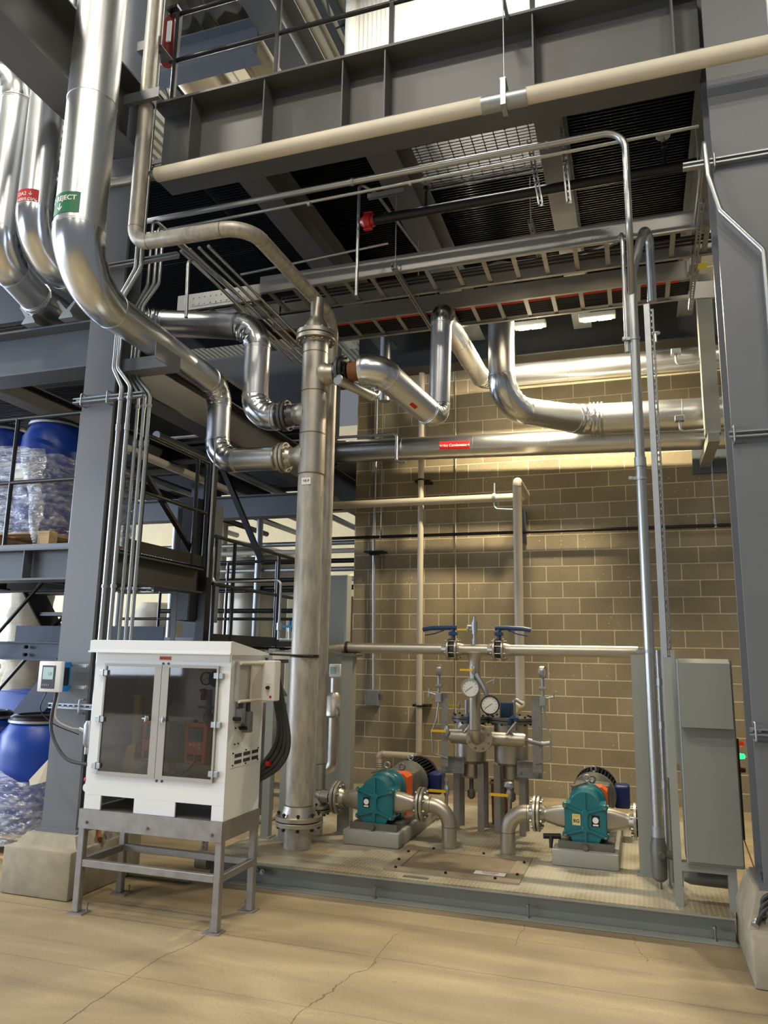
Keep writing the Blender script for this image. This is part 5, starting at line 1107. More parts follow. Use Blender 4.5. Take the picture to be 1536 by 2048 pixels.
# yellow handled valves low down
for px_, py_, lab in ((893, 1582, 'yellow handled ball valve standing between the left pump elbow and the strainers'), (1018, 1590, 'yellow handled ball valve standing in front of the right strainer')):
    c = at(px_, py_, Y=6.62); t = ball_valve(c.x, 6.62, c.z, lab, -1, 1.0)
    bm = B(); cyl(bm, (c.x, 6.62, c.z+.05), (c.x, 6.62, c.z+.11), .013); lathe(bm, (c.x, 6.62, c.z+.08), (0, 0, 1), [(0, .02), (.02, .02)], 6); obj('top_fitting', bm, M['galv'], t)
    bm = B(); tube(bm, [(c.x, 6.62, c.z-.04), (c.x, 6.62, c.z-.17), (c.x-.04*(1 if px_ < 950 else -1), 6.45, c.z-.2)], .014, .03, 10); obj('riser', bm, M['galv'], t, angle=60)
c = at(1018, 1575, Y=6.62); bm = B(); lathe(bm, (c.x, 6.62, c.z-.01), (0, 0, 1), [(0, .02), (.02, .045), (.05, .04), (.06, .02)], 14); tag(obj('end_fitting', bm, M['galv']), 'round chrome cap on the valve before the right strainer', 'fitting')
c = at(872, 1488, Y=6.75); c = at(893, 1462, Y=6.75); ball_valve(c.x, 6.75, c.z, 'yellow handled valve left of the left strainer flange', -1, .9, up=True)
fitting('valve_link', 'chrome fitting joining the yellow handled valve to the left strainer', [(c.x, 6.77, c.z), (c.x+.13, 6.8, c.z)], .016, 'galv')
c = at(918, 1411, Y=6.9); ball_valve(c.x, 6.9, c.z, 'small yellow tipped valve over the left strainer lid', -1, .6)
fitting('lid_riser', 'fitting stack standing on the left strainer lid', [(c.x+.05, 7.0, 1.15), (c.x+.05, 7.0, 1.29)], .018, 'galv')
c = at(1008, 1420, Y=7.0); bm = B(); box(bm, c.x-.03, 6.95, c.z-.06, c.x+.07, 7.05, c.z+.07, .01, 2); tag(obj('transmitter', bm, M['valve_blue']), 'dark blue transmitter body over the right strainer lid', 'instrument')
fitting('transmitter_tube', 'chrome fittings right of the dark blue transmitter', [(c.x+.09, 7.0, 1.15), (c.x+.09, 7.0, 1.32), (c.x+.17, 7.0, 1.27)], .016, 'galv')
c = at(1045, 1480, Y=6.85); fitting('side_fitting', 'chrome fittings on the right end of the manifold', [(-.93, my, .98), (-.80, my-.03, .96), (-.74, my-.03, .97)], .02, 'galv')
bm = B(); lathe(bm, (-1.26, 7.35, DZ), (0, 0, 1), [(0, .09), (.34, .1), (.36, .12), (.38, .1)], 20, False); tag(obj('rusty_bucket', bm, M['rust_pipe']), 'brown rusty pipe stub standing behind the strainer legs', 'pipe')

# ---- uprights and enclosure
def upright(x0, x1, y0, y1, z0, z1, label, mt='skid_paint', nm='upright_post'):
    bm = B(); box(bm, x0, y0, z0, x1, y0+.008, z1); box(bm, x1-.008, y0, z0, x1, y1, z1); box(bm, x0-.02, y0-.02, z0, x1+.02, y1, z0+.01); return tag(obj(nm, bm, M[mt], smooth=False), label, 'post')
upright(-.055, .055, 6.05, 6.15, DZ, 1.715, 'wide pale grey upright at the right of the right pump')
upright(-2.53, -2.42, 6.42, 6.52, DZ, 1.67, 'pale grey upright under the header by the tall flanged pipe')
bm = B(); box(bm, -2.56, 6.38, 1.665, -2.38, 6.56, 1.68); box(bm, -2.52, 6.45, 1.68, -2.42, 6.50, 1.694); tag(obj('support_plate', bm, M['gear_grey'], smooth=False), 'small support plate between header pipe and upright', 'plate')
en = thing('control_enclosure', 'tall grey control enclosure with raised upper panel near the right column', 'enclosure', (.4, 5.45, .43))
EX0, EX1, EYF = .235, .565, 5.38
bm = B(); box(bm, EX0, EYF, .43, EX1, EYF+.28, 1.69, .006); obj('enclosure_body', bm, M['box_paint'], en)
bm = B(); prism(bm, [(EX0+.01, 1.265), (EX1-.02, 1.265), (EX1-.02, 1.665), (EX0+.01, 1.665)], (0, EYF-.085, 0), (1, 0, 0), (0, 0, 1), (0, 1, 0), .084); obj('sun_hood', bm, M['box_paint'], en, smooth=False)
bm = B(); prism(bm, [(0, 0), (.085, 0), (.085, .028)], (EX0+.01, EYF-.085, 1.665), (0, 1, 0), (0, 0, 1), (1, 0, 0), EX1-EX0-.03); obj('hood_top', bm, M['box_paint'], en, smooth=False)
bm = B(); box(bm, EX0+.012, EYF-.012, .45, EX1-.008, EYF-.001, 1.262); obj('door', bm, M['box_paint'], en, smooth=False)
bm = B(); box(bm, EX1, EYF+.02, .6, EX1+.014, EYF+.06, 1.2); obj('door_edge', bm, M['black'], en, smooth=False)
for z, m_, nm in ((zz(1472, 1487, 5.5), 'red_lamp', 'red_lamp'), (zz(1473, 1512, 5.5), 'green_lamp', 'green_lamp'), (zz(1475, 1540, 5.5), 'dark_red', 'stop_button')):
    bm = B(); lathe(bm, (EX1, 5.5, z), (1, 0, 0), [(0, .022), (.015, .022), (.02, .018), (.05, .016), (.055, .01)], 14); obj(nm, bm, M[m_], en)
ef = thing('enclosure_frame', 'pale grey stand of angles carrying the grey enclosure', 'stand', (.35, 5.5, DZ))
for x, y, nm in ((.155, 5.42, 'post'), (.47, 5.42, 'post')):
    bm = B(); box(bm, x, y, DZ, x+.05, y+.008, 1.70 if x < .3 else .44); box(bm, x+.042 if x < .3 else x, y, DZ, (x+.042 if x < .3 else x)+.008, y+.06, 1.70 if x < .3 else .44); obj('post', bm, M['skid_paint'], ef, smooth=False)
bm = B(); box(bm, .205, 5.42, .38, .47, 5.428, .43); box(bm, .205, 5.42, .422, .47, 5.5, .43); obj('cross_rail', bm, M['skid_paint'], ef, smooth=False)
bm = B(); box(bm, .21, 5.6, 1.0, .235, 5.66, 1.75); obj('back_rail', bm, M['skid_paint'], ef, smooth=False)
bm = B(); lathe(bm, (.22, 5.62, .3), (1, 0, 0), [(0, .03), (.04, .045), (.28, .05), (.3, .05)], 16); tag(obj('junction_fitting', bm, M['gear_grey']), 'grey cast conduit body under the enclosure', 'conduit fitting')
# thin parallel tubes by the conduit
for i, (x, y, z0, z1, mt_) in enumerate(((.135, 5.9, DZ, 1.75, 'galv'), (.16, 5.98, DZ, 1.7, 'skid_paint'))):
    bm = B(); cyl(bm, (x, y, z0), (x, y, z1), .016, n=12)
    for z in (.8, 1.2, 1.5): lathe(bm, (x, y, z), (0, 0, 1), [(0, .022), (.05, .022)], 8)
    tag(obj('riser_tube', bm, M[mt_]), '%s thin riser with unions beside the thick conduit' % ('front' if i == 0 else 'rear'), 'pipe')
# left-hand instrument rack on the skid
rk = thing('instrument_rack', 'pale grey rack of posts between the white cabinet and the tall flanged pipe', 'rack', (-3.0, 6.1, DZ))
for x, y, z1 in ((-3.02, 6.02, 1.72), (-3.1, 6.6, 1.72), (-2.86, 6.02, 1.05)):
    bm = B(); box(bm, x-.035, y, DZ, x+.035, y+.008, z1); box(bm, x+.027, y, DZ, x+.035, y+.07, z1); box(bm, x-.06, y-.03, DZ, x+.06, y+.1, DZ+.012); obj('post', bm, M['skid_paint'], rk, smooth=False)
for z in (1.68, 1.3): 
    bm = B(); box(bm, -3.1, 6.03, z-.04, -2.75, 6.04, z+.02); obj('rail', bm, M['skid_paint'], rk, smooth=False)
t = thing('field_transmitter', 'small white transmitter with display peeping out right of the tall pipe', 'instrument', (-2.62, 7.1, 1.55)); c = at(670, 1341, Y=6.75)
bm = B(); box(bm, c.x-.05, 6.72, c.z-.06, c.x+.06, 6.80, c.z+.06, .01, 2); obj('housing', bm, M['white_plastic'], t); bm = B(); box(bm, c.x-.035, 6.715, c.z-.03, c.x+.02, 6.7215, c.z+.035); obj('display', bm, M['lcd'], t, smooth=False)
t = thing('control_valve', 'stainless valve and flanged elbow behind the right edge of the tall pipe', 'valve', (-2.75, 7.1, .5)); c = at(668, 1412, Y=7.1); X0 = c.x
bm = B(); lathe(bm, (X0, 7.1, c.z-.33), (0, 0, 1), [(0, .05), (.22, .05), (.24, .085), (.28, .085), (.30, .075), (.42, .07), (.46, .04), (.6, .04)], 24); obj('valve_body', bm, SC, t)
bm = B(); lathe(bm, (X0, 7.1, c.z), (1, 0, 0), [(0, .06), (.09, .055), (.09, .1), (.13, .1)], 28); obj('side_flange', bm, SC, t)
bm = B(); tube(bm, [(X0, 7.1, c.z-.33), (X0, 7.1, c.z-.6), (X0-.3, 7.1, c.z-.6)], .05, .08, 20); obj('lower_elbow', bm, SC, t, angle=60)
bm = B(); box(bm, X0-.28, 7.05, DZ, X0-.2, 7.15, c.z-.64); obj('support_leg', bm, M['skid_paint'], t, smooth=False)
fitting('copper_tube', 'thin copper coloured tube hanging down behind the tall pipe', [(X0-.1, 6.75, c.z+.32), (X0+.02, 6.75, c.z+.32), (X0+.02, 6.75, DZ+.06)], .01, 'copper', 'pipe', .05)
bm = B(); lathe(bm, (X0+.02, 6.75, DZ), (0, 0, 1), [(0, .06), (.01, .06), (.02, .02), (.07, .015)], 16); tag(obj('levelling_mount', bm, M['plinth_paint']), 'small round foot on the deck under the copper tube', 'fitting')
t = thing('relay_cabinet', 'tall narrow pale panel standing behind the tall pipe', 'panel', (-3.3, 8.6, 0)); xa, xb = xx(664, 1200, 8.6), xx(694, 1200, 8.6)
bm = B(); box(bm, xa-.25, 8.6, 0, xb, 8.75, zz(690, 1150, 8.6), .005); obj('panel_body', bm, M['skid_paint'], t)
bm = B(); box(bm, xb-.02, 8.585, 0, xb, 8.6, zz(690, 1150, 8.6)); obj('panel_edge', bm, M['galv'], t, smooth=False)
# pitot fittings left of the tall pipe
c = at(568, 1255, Y=5.8); t = thing('valve_cluster', 'little blue handled valve cluster tapped into the left side of the tall pipe', 'valve', (c.x, 5.8, c.z-.12))
bm = B(); cyl(bm, (TX-.11, TY, c.z-.1), (c.x-.06, TY, c.z-.1), .014); cyl(bm, (c.x+.03, TY, c.z-.1), (c.x+.03, TY, c.z+.02), .014); cyl(bm, (c.x-.07, TY, c.z-.1), (c.x-.07, TY, c.z+.06), .014); lathe(bm, (c.x-.07, TY, c.z-.02), (0, 0, 1), [(0, .022), (.06, .022)], 6); lathe(bm, (c.x+.03, TY, c.z-.03), (0, 0, 1), [(0, .02), (.04, .02)], 6); obj('valve_body', bm, M['galv'], t)
bm = B(); box(bm, c.x-.03, TY-.03, c.z+.0, c.x+.09, TY-.015, c.z+.02); cyl(bm, (c.x+.03, TY, c.z), (c.x+.03, TY, c.z+.06), .014); obj('lever_handle', bm, M['blue_plastic'], t)
fitting('sense_tube', 'bent stainless tube rising from the blue valve cluster and running left', [(c.x-.07, TY, c.z+.06), (c.x-.07, TY, zz(555, 1160, TY)), (-3.55, TY, zz(400, 1165, TY)), (-3.55, TY, 2.6)], .0095, 'emt', 'pipe', .05)
# ================================================================== WHITE CABINET ON ITS STAND
CX0, CX1, CY0, CY1, CZ0, CZ1 = -3.545, -2.495, 4.40, 4.87, .645, 1.665
cb = thing('dosing_cabinet', 'white chemical dosing cabinet with two tinted doors standing on a steel stand', 'cabinet', ((CX0+CX1)/2, 4.63, CZ0))
W_ = M['white_cabinet']; wt = .012
WX0, WX1, WZ0, WZ1 = -3.455, -2.575, .875, 1.585
bm = B()
box(bm, CX0+.012, CY1-wt, CZ0, CX1-.012, CY1, CZ1); box(bm, CX0, CY0+.012, CZ0, CX0+wt, CY1, CZ1)
box(bm, CX0+.013, CY0+.013, CZ0+.13, CX1-.013, CY1-.013, CZ0+.142); box(bm, CX0+.013, CY0+.013, CZ1-.012, CX1-.013, CY1-.013, CZ1-.002)
# side wall (right) and front wall round the door opening, with two forklift slots
box(bm, CX1-wt, CY0+.012, CZ0, CX1, CY1, CZ1)
S1 = (-3.415, -3.155); S2 = (-2.845, -2.58); sz = CZ0+.09
box(bm, CX0, CY0, WZ1, CX1, CY0+wt, CZ1); box(bm, CX0, CY0, sz, CX1, CY0+wt, WZ0); box(bm, CX0, CY0, WZ0, WX0, CY0+wt, WZ1); box(bm, WX1, CY0, WZ0, CX1, CY0+wt, WZ1)
for a, b in ((CX0, S1[0]), (S1[1], S2[0]), (S2[1], CX1)): box(bm, a, CY0, CZ0, b, CY0+wt, sz)
obj('cabinet_body', bm, W_, cb, smooth=False)
bm = B(); prism(bm, [(CY0-.05, CZ1), (CY1+.02, CZ1-.0), (CY1+.02, CZ1+.012), (CY0-.02, CZ1+.085), (CY0-.05, CZ1+.08)], (CX0-.02, 0, 0), (0, 1, 0), (0, 0, 1), (1, 0, 0), CX1-CX0+.04); box(bm, CX0-.03, CY0-.055, CZ1, CX1+.02, CY0-.045, CZ1+.012); obj('lid', bm, W_, cb, smooth=False)
bm = B(); box(bm, CX0+.01, CY0-.003, CZ1-.05, CX1-.01, CY0, CZ1); obj('front_lip', bm, W_, cb, smooth=False)
bm = B(); box(bm, -3.035, CY0-.0055, CZ1-.042, -2.945, CY0-.0032, CZ1-.018); lb = obj('hazard_label', bm, M['orange_label'], cb, smooth=False)
text(lb, 'SULFURIC ACID', .0125, (-2.99, CY0-.0062, CZ1-.03), (1, 0, 0), (0, 0, 1), M['ink'], sx=.88)
for x, z in ((-3.005, 1.60), (-2.965, 1.60), (-2.995, .855), (-2.955, .855)):
    bm = B(); lathe(bm, (x, CY0, z), (0, -1, 0), [(0, .008), (.004, .008)], 12); obj('catch_screw', bm, M['dark_plastic'], cb)
def cab_door(x0, x1, kx, hx, side):
    f = .028; bm = B(); y0, y1 = CY0-.018, CY0-.002
    inner = f*1.75 if True else f
    il, ir = (f*.5, f*1.9) if side < 0 else (f*1.9, f*.5)
    box(bm, x0, y0, WZ0-.005, x1, y1, WZ0+f*.6); box(bm, x0, y0, WZ1-f*.35, x1, y1, WZ1+.008); box(bm, x0, y0, WZ0, x0+il, y1, WZ1); box(bm, x1-ir, y0, WZ0, x1, y1, WZ1)
    d = obj('door', bm, M['lab_grey'], cb, smooth=False)
    bm = B(); box(bm, x0+il-.004, CY0-.013, WZ0+f*.5, x1-ir+.004, CY0-.008, WZ1-f*.3); obj('door_pane', bm, M['tinted_pane'], d, smooth=False)
    bm = B(); lathe(bm, (kx, y0, 1.245), (0, -1, 0), [(0, .014), (.006, .014), (.008, .008), (.02, .008)], 14); box(bm, kx-.028, y0-.024, 1.240, kx+.008, y0-.016, 1.25); lathe(bm, (kx, y0-.02, 1.262), (0, 0, -1), [(0, .005), (.035, .007)], 8); obj('latch', bm, M['galv'], d)
    for z in (1.53, 1.225, .925):
        bm = B(); s = side
        box(bm, hx-.034, CY0-.026, z-.018, hx-.005, CY0-.018, z+.018, .002); box(bm, hx+.005, CY0-.026 if s > 0 else CY0-.026, z-.018, hx+.034, CY0-.018, z+.018, .002); cyl(bm, (hx, CY0-.024, z-.022), (hx, CY0-.024, z+.022), .007, n=12)
        for dx in (-.022, .022):
            box(bm, hx+dx-.012, CY0-.020, z-.016, hx+dx+.012, CY0-.002, z+.016)
        obj('hinge', bm, M['galv'], d)
cab_door(WX0, -3.003, -3.085, WX0-.005, -1); cab_door(-2.999, WX1, -2.955, WX1+.004, 1)
# inside
bm = B(); box(bm, WX0-.05, CY1-.03, .80, WX1+.06, CY1-.0125, 1.65); obj('back_panel', bm, M['white_plastic'], cb, smooth=False)
def dosing_unit(x, label, wide=0):
    t = thing('dosing_pump', label, 'pump', (x, 4.58, .93), 'orange dosing pumps inside the cabinet')
    bm = B(); prism(bm, [(-.075, -.13), (.075, -.13), (.085, .10), (.07, .13), (-.07, .13), (-.085, .10)], (x, 4.52, 1.085), (1, 0, 0), (0, 0, 1), (0, 1, 0), .06); hs = obj('front_housing', bm, M['orange'], t, smooth=False)
    bm = B(); box(bm, x-.07, 4.58, .96, x+.07, 4.74, 1.20, .01); obj('motor_case', bm, M['dark_plastic'], t)
    bm = B(); box(bm, x-.055, 4.514, 1.10, x+.055, 4.5205, 1.19, .003); obj('screen', bm, M['navy_paint'], t)
    for dx, z in ((-.035, 1.075), (.0, 1.075), (.035, 1.085), (.035, 1.06)):
        bm = B(); box(bm, x+dx-.009, 4.514, z-.008, x+dx+.009, 4.5205, z+.008, .002); obj('button', bm, M['paper'], t)
    for dx in (-.035, .03):
        bm = B(); box(bm, x+dx-.025, 4.512, .975, x+dx+.025, 4.5205, 1.015, .003); obj('socket', bm, M['black'], t)
    bm = B(); box(bm, x-.13, 4.50, .90, x+.15, 4.78, .955); obj('shelf_block', bm, M['lab_grey'], t, smooth=False)
    bm = B(); tube(bm, [(x+.02, 4.505, .98), (x+.01, 4.48, .95), (x-.05, 4.45, .885), (x-.09, 4.44, .79)], .004, .02, 6); obj('lead', bm, M['dark_plastic'], t, angle=60)
    return t
dosing_unit(-3.13, 'orange framed dosing pump behind the left tinted door'); dosing_unit(-2.80, 'orange framed dosing pump behind the right tinted door')
t = thing('calibration_column', 'pale yellow tube with orange base inside the left cabinet door', 'tube', (-3.33, 4.6, .80)); bm = B(); lathe(bm, (-3.33, 4.62, 1.02), (0, 0, 1), [(0, .025), (.05, .035), (.34, .035), (.345, .05), (.36, .05)], 16); obj('tube_body', bm, mat('pale_yellow', (206, 190, 110), .4), t)
bm = B(); prism(bm, [(-.04, 0), (.05, 0), (.09, .26), (.02, .24)], (-3.37, 4.55, .80), (1, 0, 0), (0, 0, 1), (0, 1, 0), .05); obj('base_funnel', bm, M['yellow'], t, smooth=False)
for x, z0, z1, r in ((-3.19, 1.30, 1.62, .028), (-2.86, 1.0, 1.42, .022), (-2.74, 1.05, 1.62, .018), (-2.66, .9, 1.62, .014)):
    bm = B(); cyl(bm, (x, 4.76, z0), (x, 4.76, z1), r); lathe(bm, (x, 4.76, (z0+z1)/2), (0, 0, 1), [(0, r*1.5), (.05, r*1.5)], 12); tag(obj('plastic_pipe', bm, M['lab_grey']), 'grey plastic pipe inside the cabinet %s' % {-3.19: 'behind the left door', -2.86: 'left of the inner gauge', -2.74: 'under the inner gauge', -2.66: 'nearest the right hinges'}[x], 'pipe')
bm = B(); cyl(bm, (-2.95, 4.77, 1.30), (-2.60, 4.77, 1.30), .008); tag(obj('cross_tube', bm, M['lab_grey']), 'thin pale cross tube inside the right cabinet door', 'pipe')
for x, z, lab in ((-2.88, 1.40, 'upper left red valve handle behind the right cabinet door'), (-2.64, 1.42, 'upper right red valve handle behind the right cabinet door'), (-2.93, 1.19, 'lower red valve handle behind the right cabinet door')):
    bm = B(); box(bm, x-.016, 4.70, z-.05, x+.016, 4.73, z+.03, .01, 2); tag(obj('lever_valve', bm, M['dark_red']), lab, 'valve')
for x, z, lab in ((-2.84, 1.50, 'round gauge behind the right cabinet door'),):
    t = gauge((x, 4.68, z), (0, -1, 0), .045, lab, 'rubber', .03)
bm = B(); lathe(bm, (-2.765, 4.72, 1.50), (0, -1, 0), [(0, .055), (.05, .055)], 24); tag(obj('diaphragm_seal', bm, M['dark_plastic']), 'dark round seal beside the gauge inside the cabinet', 'instrument')
bm = B(); box(bm, -2.985, 4.83, 1.40, -2.935, 4.842, 1.42); tag(obj('small_label', bm, M['red']), 'small red label on the back panel inside the cabinet', 'label')
# right side equipment
for i, (y0, y1, lab) in enumerate(((4.46, 4.60, 'beige'), (4.61, 4.78, 'beige'))):
    pass
jb = thing('junction_box', 'pair of beige and grey boxes fixed to the right side of the white cabinet', 'junction box', (-2.42, 4.6, 1.36))
bm = B(); box(bm, CX1, 4.45, 1.365, CX1+.035, 4.595, 1.625, .006); obj('left_box', bm, M['lab_grey'], jb)
bm = B(); box(bm, CX1, 4.60, 1.365, CX1+.05, 4.735, 1.625, .006); rb_ = obj('right_box', bm, M['beige_plastic'], jb)
bm = B(); box(bm, CX1, 4.74, 1.36, CX1+.145, 4.83, 1.63, .006); obj('switch_box', bm, M['white_plastic'], jb)
for z in (1.37, 1.612):
    bm = B(); cyl(bm, (CX1+.045, 4.445, z), (CX1+.055, 4.735, z), .010, n=8); obj('hinge_bar', bm, M['beige_plastic'], jb)
bm = B(); cyl(bm, (CX1+.045, 4.597, 1.37), (CX1+.045, 4.597, 1.612), .008, n=8); obj('mullion_bar', bm, M['beige_plastic'], jb)
bm = B(); lathe(bm, (CX1+.10, 4.7395, 1.45), (0, -1, 0), [(0, .013), (.02, .012), (.03, .006)], 10); obj('knob', bm, M['black'], jb)
bm = B(); lathe(bm, (CX1+.12, 4.7395, 1.39), (0, -1, 0), [(0, .008), (.006, .008)], 10); obj('red_button', bm, M['red'], jb)
bm = B(); box(bm, CX1+.085, 4.7375, 1.475, CX1+.115, 4.7395, 1.49); obj('switch_label', bm, M['paper'], jb, smooth=False)
for y, z0, z1, w2, lab in ((4.50, 1.23, 1.325, .025, 'smaller grey plug hanging under the beige side box'), (4.60, 1.165, 1.30, .033, 'larger grey plug hanging under the beige side box')):
    t = thing('power_plug', lab, 'plug', (CX1+.05, y, z0)); bm = B(); box(bm, CX1+.005, y-w2, z0, CX1+.055, y+w2, z1, .008, 2); obj('plug_body', bm, M['grey_plastic'], t)
    bm = B(); cyl(bm, (CX1+.03, y, z1-.01), (CX1+.03, y, 1.367), .015); obj('gland', bm, M['dark_plastic'], t)
    bm = B(); cyl(bm, (CX1, y-w2-.01, z0+.03), (CX1+.05, y-w2-.01, z0+.03), .012); obj('side_gland', bm, M['black'], t)
bm = B(); box(bm, CX1, 4.46, .955, CX1+.004, 4.83, 1.06); vp = obj('vent_plate', bm, W_, cb, smooth=False)
for j in range(2):
    for k in range(3):
        bm = B(); y = 4.50+k*.115; z = .975+j*.04; box(bm, CX1+.003, y, z, CX1+.006, y+.09, z+.022); obj('vent_slot', bm, M['dark_plastic'], vp, smooth=False)
for y, z in ((4.475, 1.045), (4.645, 1.05), (4.815, 1.045), (4.475, .97), (4.645, .965), (4.815, .97), (4.49, 1.20), (4.535, 1.20), (4.49, 1.10), (4.535, 1.10)):
    bm = B(); lathe(bm, (CX1+.003, y, z), (1, 0, 0), [(0, .006), (.008, .004)], 8); obj('side_screw', bm, M['black'], cb)
# hoses behind the side boxes
for k in range(4):
    d = k*.035; cable('flexible_hose', '%s black corrugated hose curving down behind the cabinet side boxes' % ['innermost', 'second', 'third', 'outermost'][k], [(CX1+.08, 4.9, 1.50+.02*k), (CX1+.06+d*.5, 4.93, 1.38), (CX1+.09+d*.75, 4.95, 1.17-.03*k), (CX1+.04+d*.6, 4.95, 1.0-.03*k), (CX1-.10, 4.93, .84-.02*k)], .017, 'hose', 's', 'hose', n=12)
bm = B(); lathe(bm, (CX1+.02, 4.92, .93), (1, 0, 0), [(0, .018), (.03, .018)], 12); tag(obj('drain_cock', bm, M['red']), 'small red knob behind the lower right side of the cabinet', 'knob')
# bracket arm from cabinet to rack
bm = B(); box(bm, CX1+.02, 5.9, 1.63, -2.95, 5.95, 1.69) if False else box(bm, -2.98, 5.95, 1.63, -2.75, 5.99, 1.69); tag(obj('link_bracket', bm, M['beige_plastic'], smooth=False), 'short pale arm on the rack between cabinet and tall pipe', 'bracket')

# stand
st = thing('steel_stand', 'brushed square tube stand carrying the white cabinet', 'stand', (-3.03, 4.63, 0)); BS = M['brushed_stand']
sx0, sx1, sy0, sy1 = -3.565, -2.49, 4.385, 4.885
for a in ((sx0, sy0, sx1, sy0+.008), (sx0, sy1-.008, sx1, sy1), (sx0, sy0, sx0+.008, sy1), (sx1-.008, sy0, sx1, sy1)):
    bm = B(); box(bm, a[0], a[1], .525, a[2], a[3], .645); obj('top_rail', bm, BS, st, smooth=False)
bm = B(); box(bm, sx0, sy0, .632, sx1, sy1, .640); obj('top_plate', bm, BS, st, smooth=False)
for x in (-3.5, -3.03, -2.56): bolts(st, (x, sy0, .565), (0, 1, 0), 0, 1, .03, .011, M['bolt'])
lw = .046
for x in (sx0, sx1-lw):
    for y in (sy0+.008, sy1-lw-.008):
        bm = B(); box(bm, x, y, .008, x+lw, y+lw, .632, .004); lg = obj('leg', bm, BS, st)
        bm = B(); box(bm, x-.02 if x < -3 else x-.05, y-.02, 0, x+lw+.05 if x < -3 else x+lw+.02, y+lw+.03, .008); obj('foot_plate', bm, BS, lg, smooth=False)
        bolts(lg, (x+lw+.03 if x < -3 else x-.03, y+lw+.012, .025), (0, 0, 1), 0, 1, .06, .009, M['bolt'], name='anchor_bolt')
for a in ((sx0+lw, sy0+.012, sx1-lw, sy0+.05), (sx0+lw, sy1-.05, sx1-lw, sy1-.012), (sx0+.004, sy0+lw+.01, sx0+.042, sy1-lw-.01), (sx1-.042, sy0+lw+.01, sx1-.004, sy1-lw-.01)):
    bm = B(); box(bm, a[0], a[1], .285, a[2], a[3], .33, .003); obj('lower_rail', bm, BS, st)
# ---- display unit on the column
t = thing('display_transmitter', 'white and blue display unit mounted on the left column', 'instrument', (-4.05, 4.6, 1.37))
bm = B(); box(bm, -4.175, 4.56, 1.375, -3.975, 4.60, 1.595, .008, 2); obj('front_housing', bm, M['white_plastic'], t)
bm = B(); box(bm, -4.165, 4.60, 1.38, -3.985, 4.68, 1.59, .004); b_ = obj('rear_housing', bm, M['blue_plastic'], t)
bm = B(); box(bm, -4.14, 4.556, 1.40, -4.02, 4.5605, 1.565, .002); k_ = obj('keypad', bm, M['black'], t)
bm = B(); box(bm, -4.128, 4.5535, 1.465, -4.035, 4.5565, 1.552); lc = obj('screen', bm, M['lcd'], t, smooth=False)
text(lc, '3.8', .03, (-4.065, 4.5528, 1.505), (1, 0, 0), (0, 0, 1), M['gear_grey'], bold=False)
for i in range(4):
    bm = B(); lathe(bm, (-4.122+i*.018, 4.556, 1.425), (0, -1, 0), [(0, .008), (.003, .007)], 10); obj('button', bm, M['grey_plastic'], k_)
bm = B(); box(bm, -3.9845, 4.61, 1.42, -3.983, 4.66, 1.55); obj('side_label', bm, M['ink'], b_, smooth=False)
for z in (1.41, 1.565):
    bm = B(); box(bm, -4.0, 4.685, z-.012, -3.86, 4.715, z+.012); cyl(bm, (-3.87, 4.70, z), (-3.845, 4.70, z), .014, n=10); obj('clamp_bar', bm, M['galv'], t)
cable('signal_cable', 'thick grey cable drooping from the display unit to the cabinet', [(-4.03, 4.60, 1.375), (-4.03, 4.58, 1.12), (-3.88, 4.56, .94), (-3.70, 4.55, .90), (-3.55, 4.55, .91)], .012, 'hose', 's')
cable('signal_cable', 'thin pale cable curving from the display unit to the conduit fitting', [(-4.0, 4.60, 1.375), (-4.01, 4.59, 1.2), (-3.90, 4.62, 1.13), (-3.82, 4.66, 1.12)], .007, 'lab_grey', 's')
cable('signal_cable', 'thin black cable hanging from the display unit beside the column edge', [(-4.12, 4.60, 1.375), (-4.16, 4.60, 1.25), (-4.05, 4.62, 1.15), (-3.85, 4.66, 1.08)], .004, 'black', 's')
t = thing('conduit_fitting', 'chrome conduit body at the foot of the first column conduit', 'conduit fitting', (-3.77, CY, .9)); bm = B(); lathe(bm, (-3.77, 4.66, 1.0), (0, 0, 1), [(0, .018), (.02, .03), (.15, .034), (.18, .02)], 14); lathe(bm, (-3.77, 4.66, .95), (0, 0, 1), [(0, .015), (.05, .015)], 8); cyl(bm, (-3.84, 4.655, 1.12), (-3.78, 4.66, 1.10), .018); obj('body', bm, M['galv'], t)
t = thing('hose_valve', 'white valve with red handle low beside the cabinet', 'valve', (-3.6, 4.5, .72)); bm = B(); lathe(bm, (-3.60, 4.5, .76), (0, -1, 0), [(-.03, .03), (.02, .03), (.02, .018), (.03, .018)], 16); obj('valve_body', bm, M['white_plastic'], t)
bm = B(); box(bm, -3.625, 4.47, .80, -3.57, 4.51, .825, .006); obj('handle', bm, M['red'], t)
# scrap lying on the left pedestal
for i, (p, q, r, mt_, lab) in enumerate((((-3.95, 5.15, .345), (-3.70, 4.9, .36), .022, 'emt', 'pale tube offcut lying on the left pedestal'), ((-3.9, 5.0, .42), (-3.74, 4.85, .34), .018, 'rust_pipe', 'dark bent tube end on the left pedestal'))):
    bm = B(); cyl(bm, p, q, r); tag(obj('tube_offcut', bm, M[mt_]), lab, 'scrap')
bm = B(); tube(bm, [(.53, 4.79, .29), (.56, 4.85, .33), (.60, 4.79, .32)], .02, .02, 10); tag(obj('tube_offcut', bm, M['emt']), 'short conduit offcut on the right pedestal', 'scrap')
for k in range(3): cable('loose_cable', '%s loop of grey cable heaped on the right pedestal' % ['lowest', 'middle', 'top'][k], [(.54+.02*k, 4.80, .29+.03*k), (.58, 4.76, .38+.03*k), (.66, 4.79, .42+.02*k), (.72, 4.8, .33+.02*k)], .012, 'hose', 's')
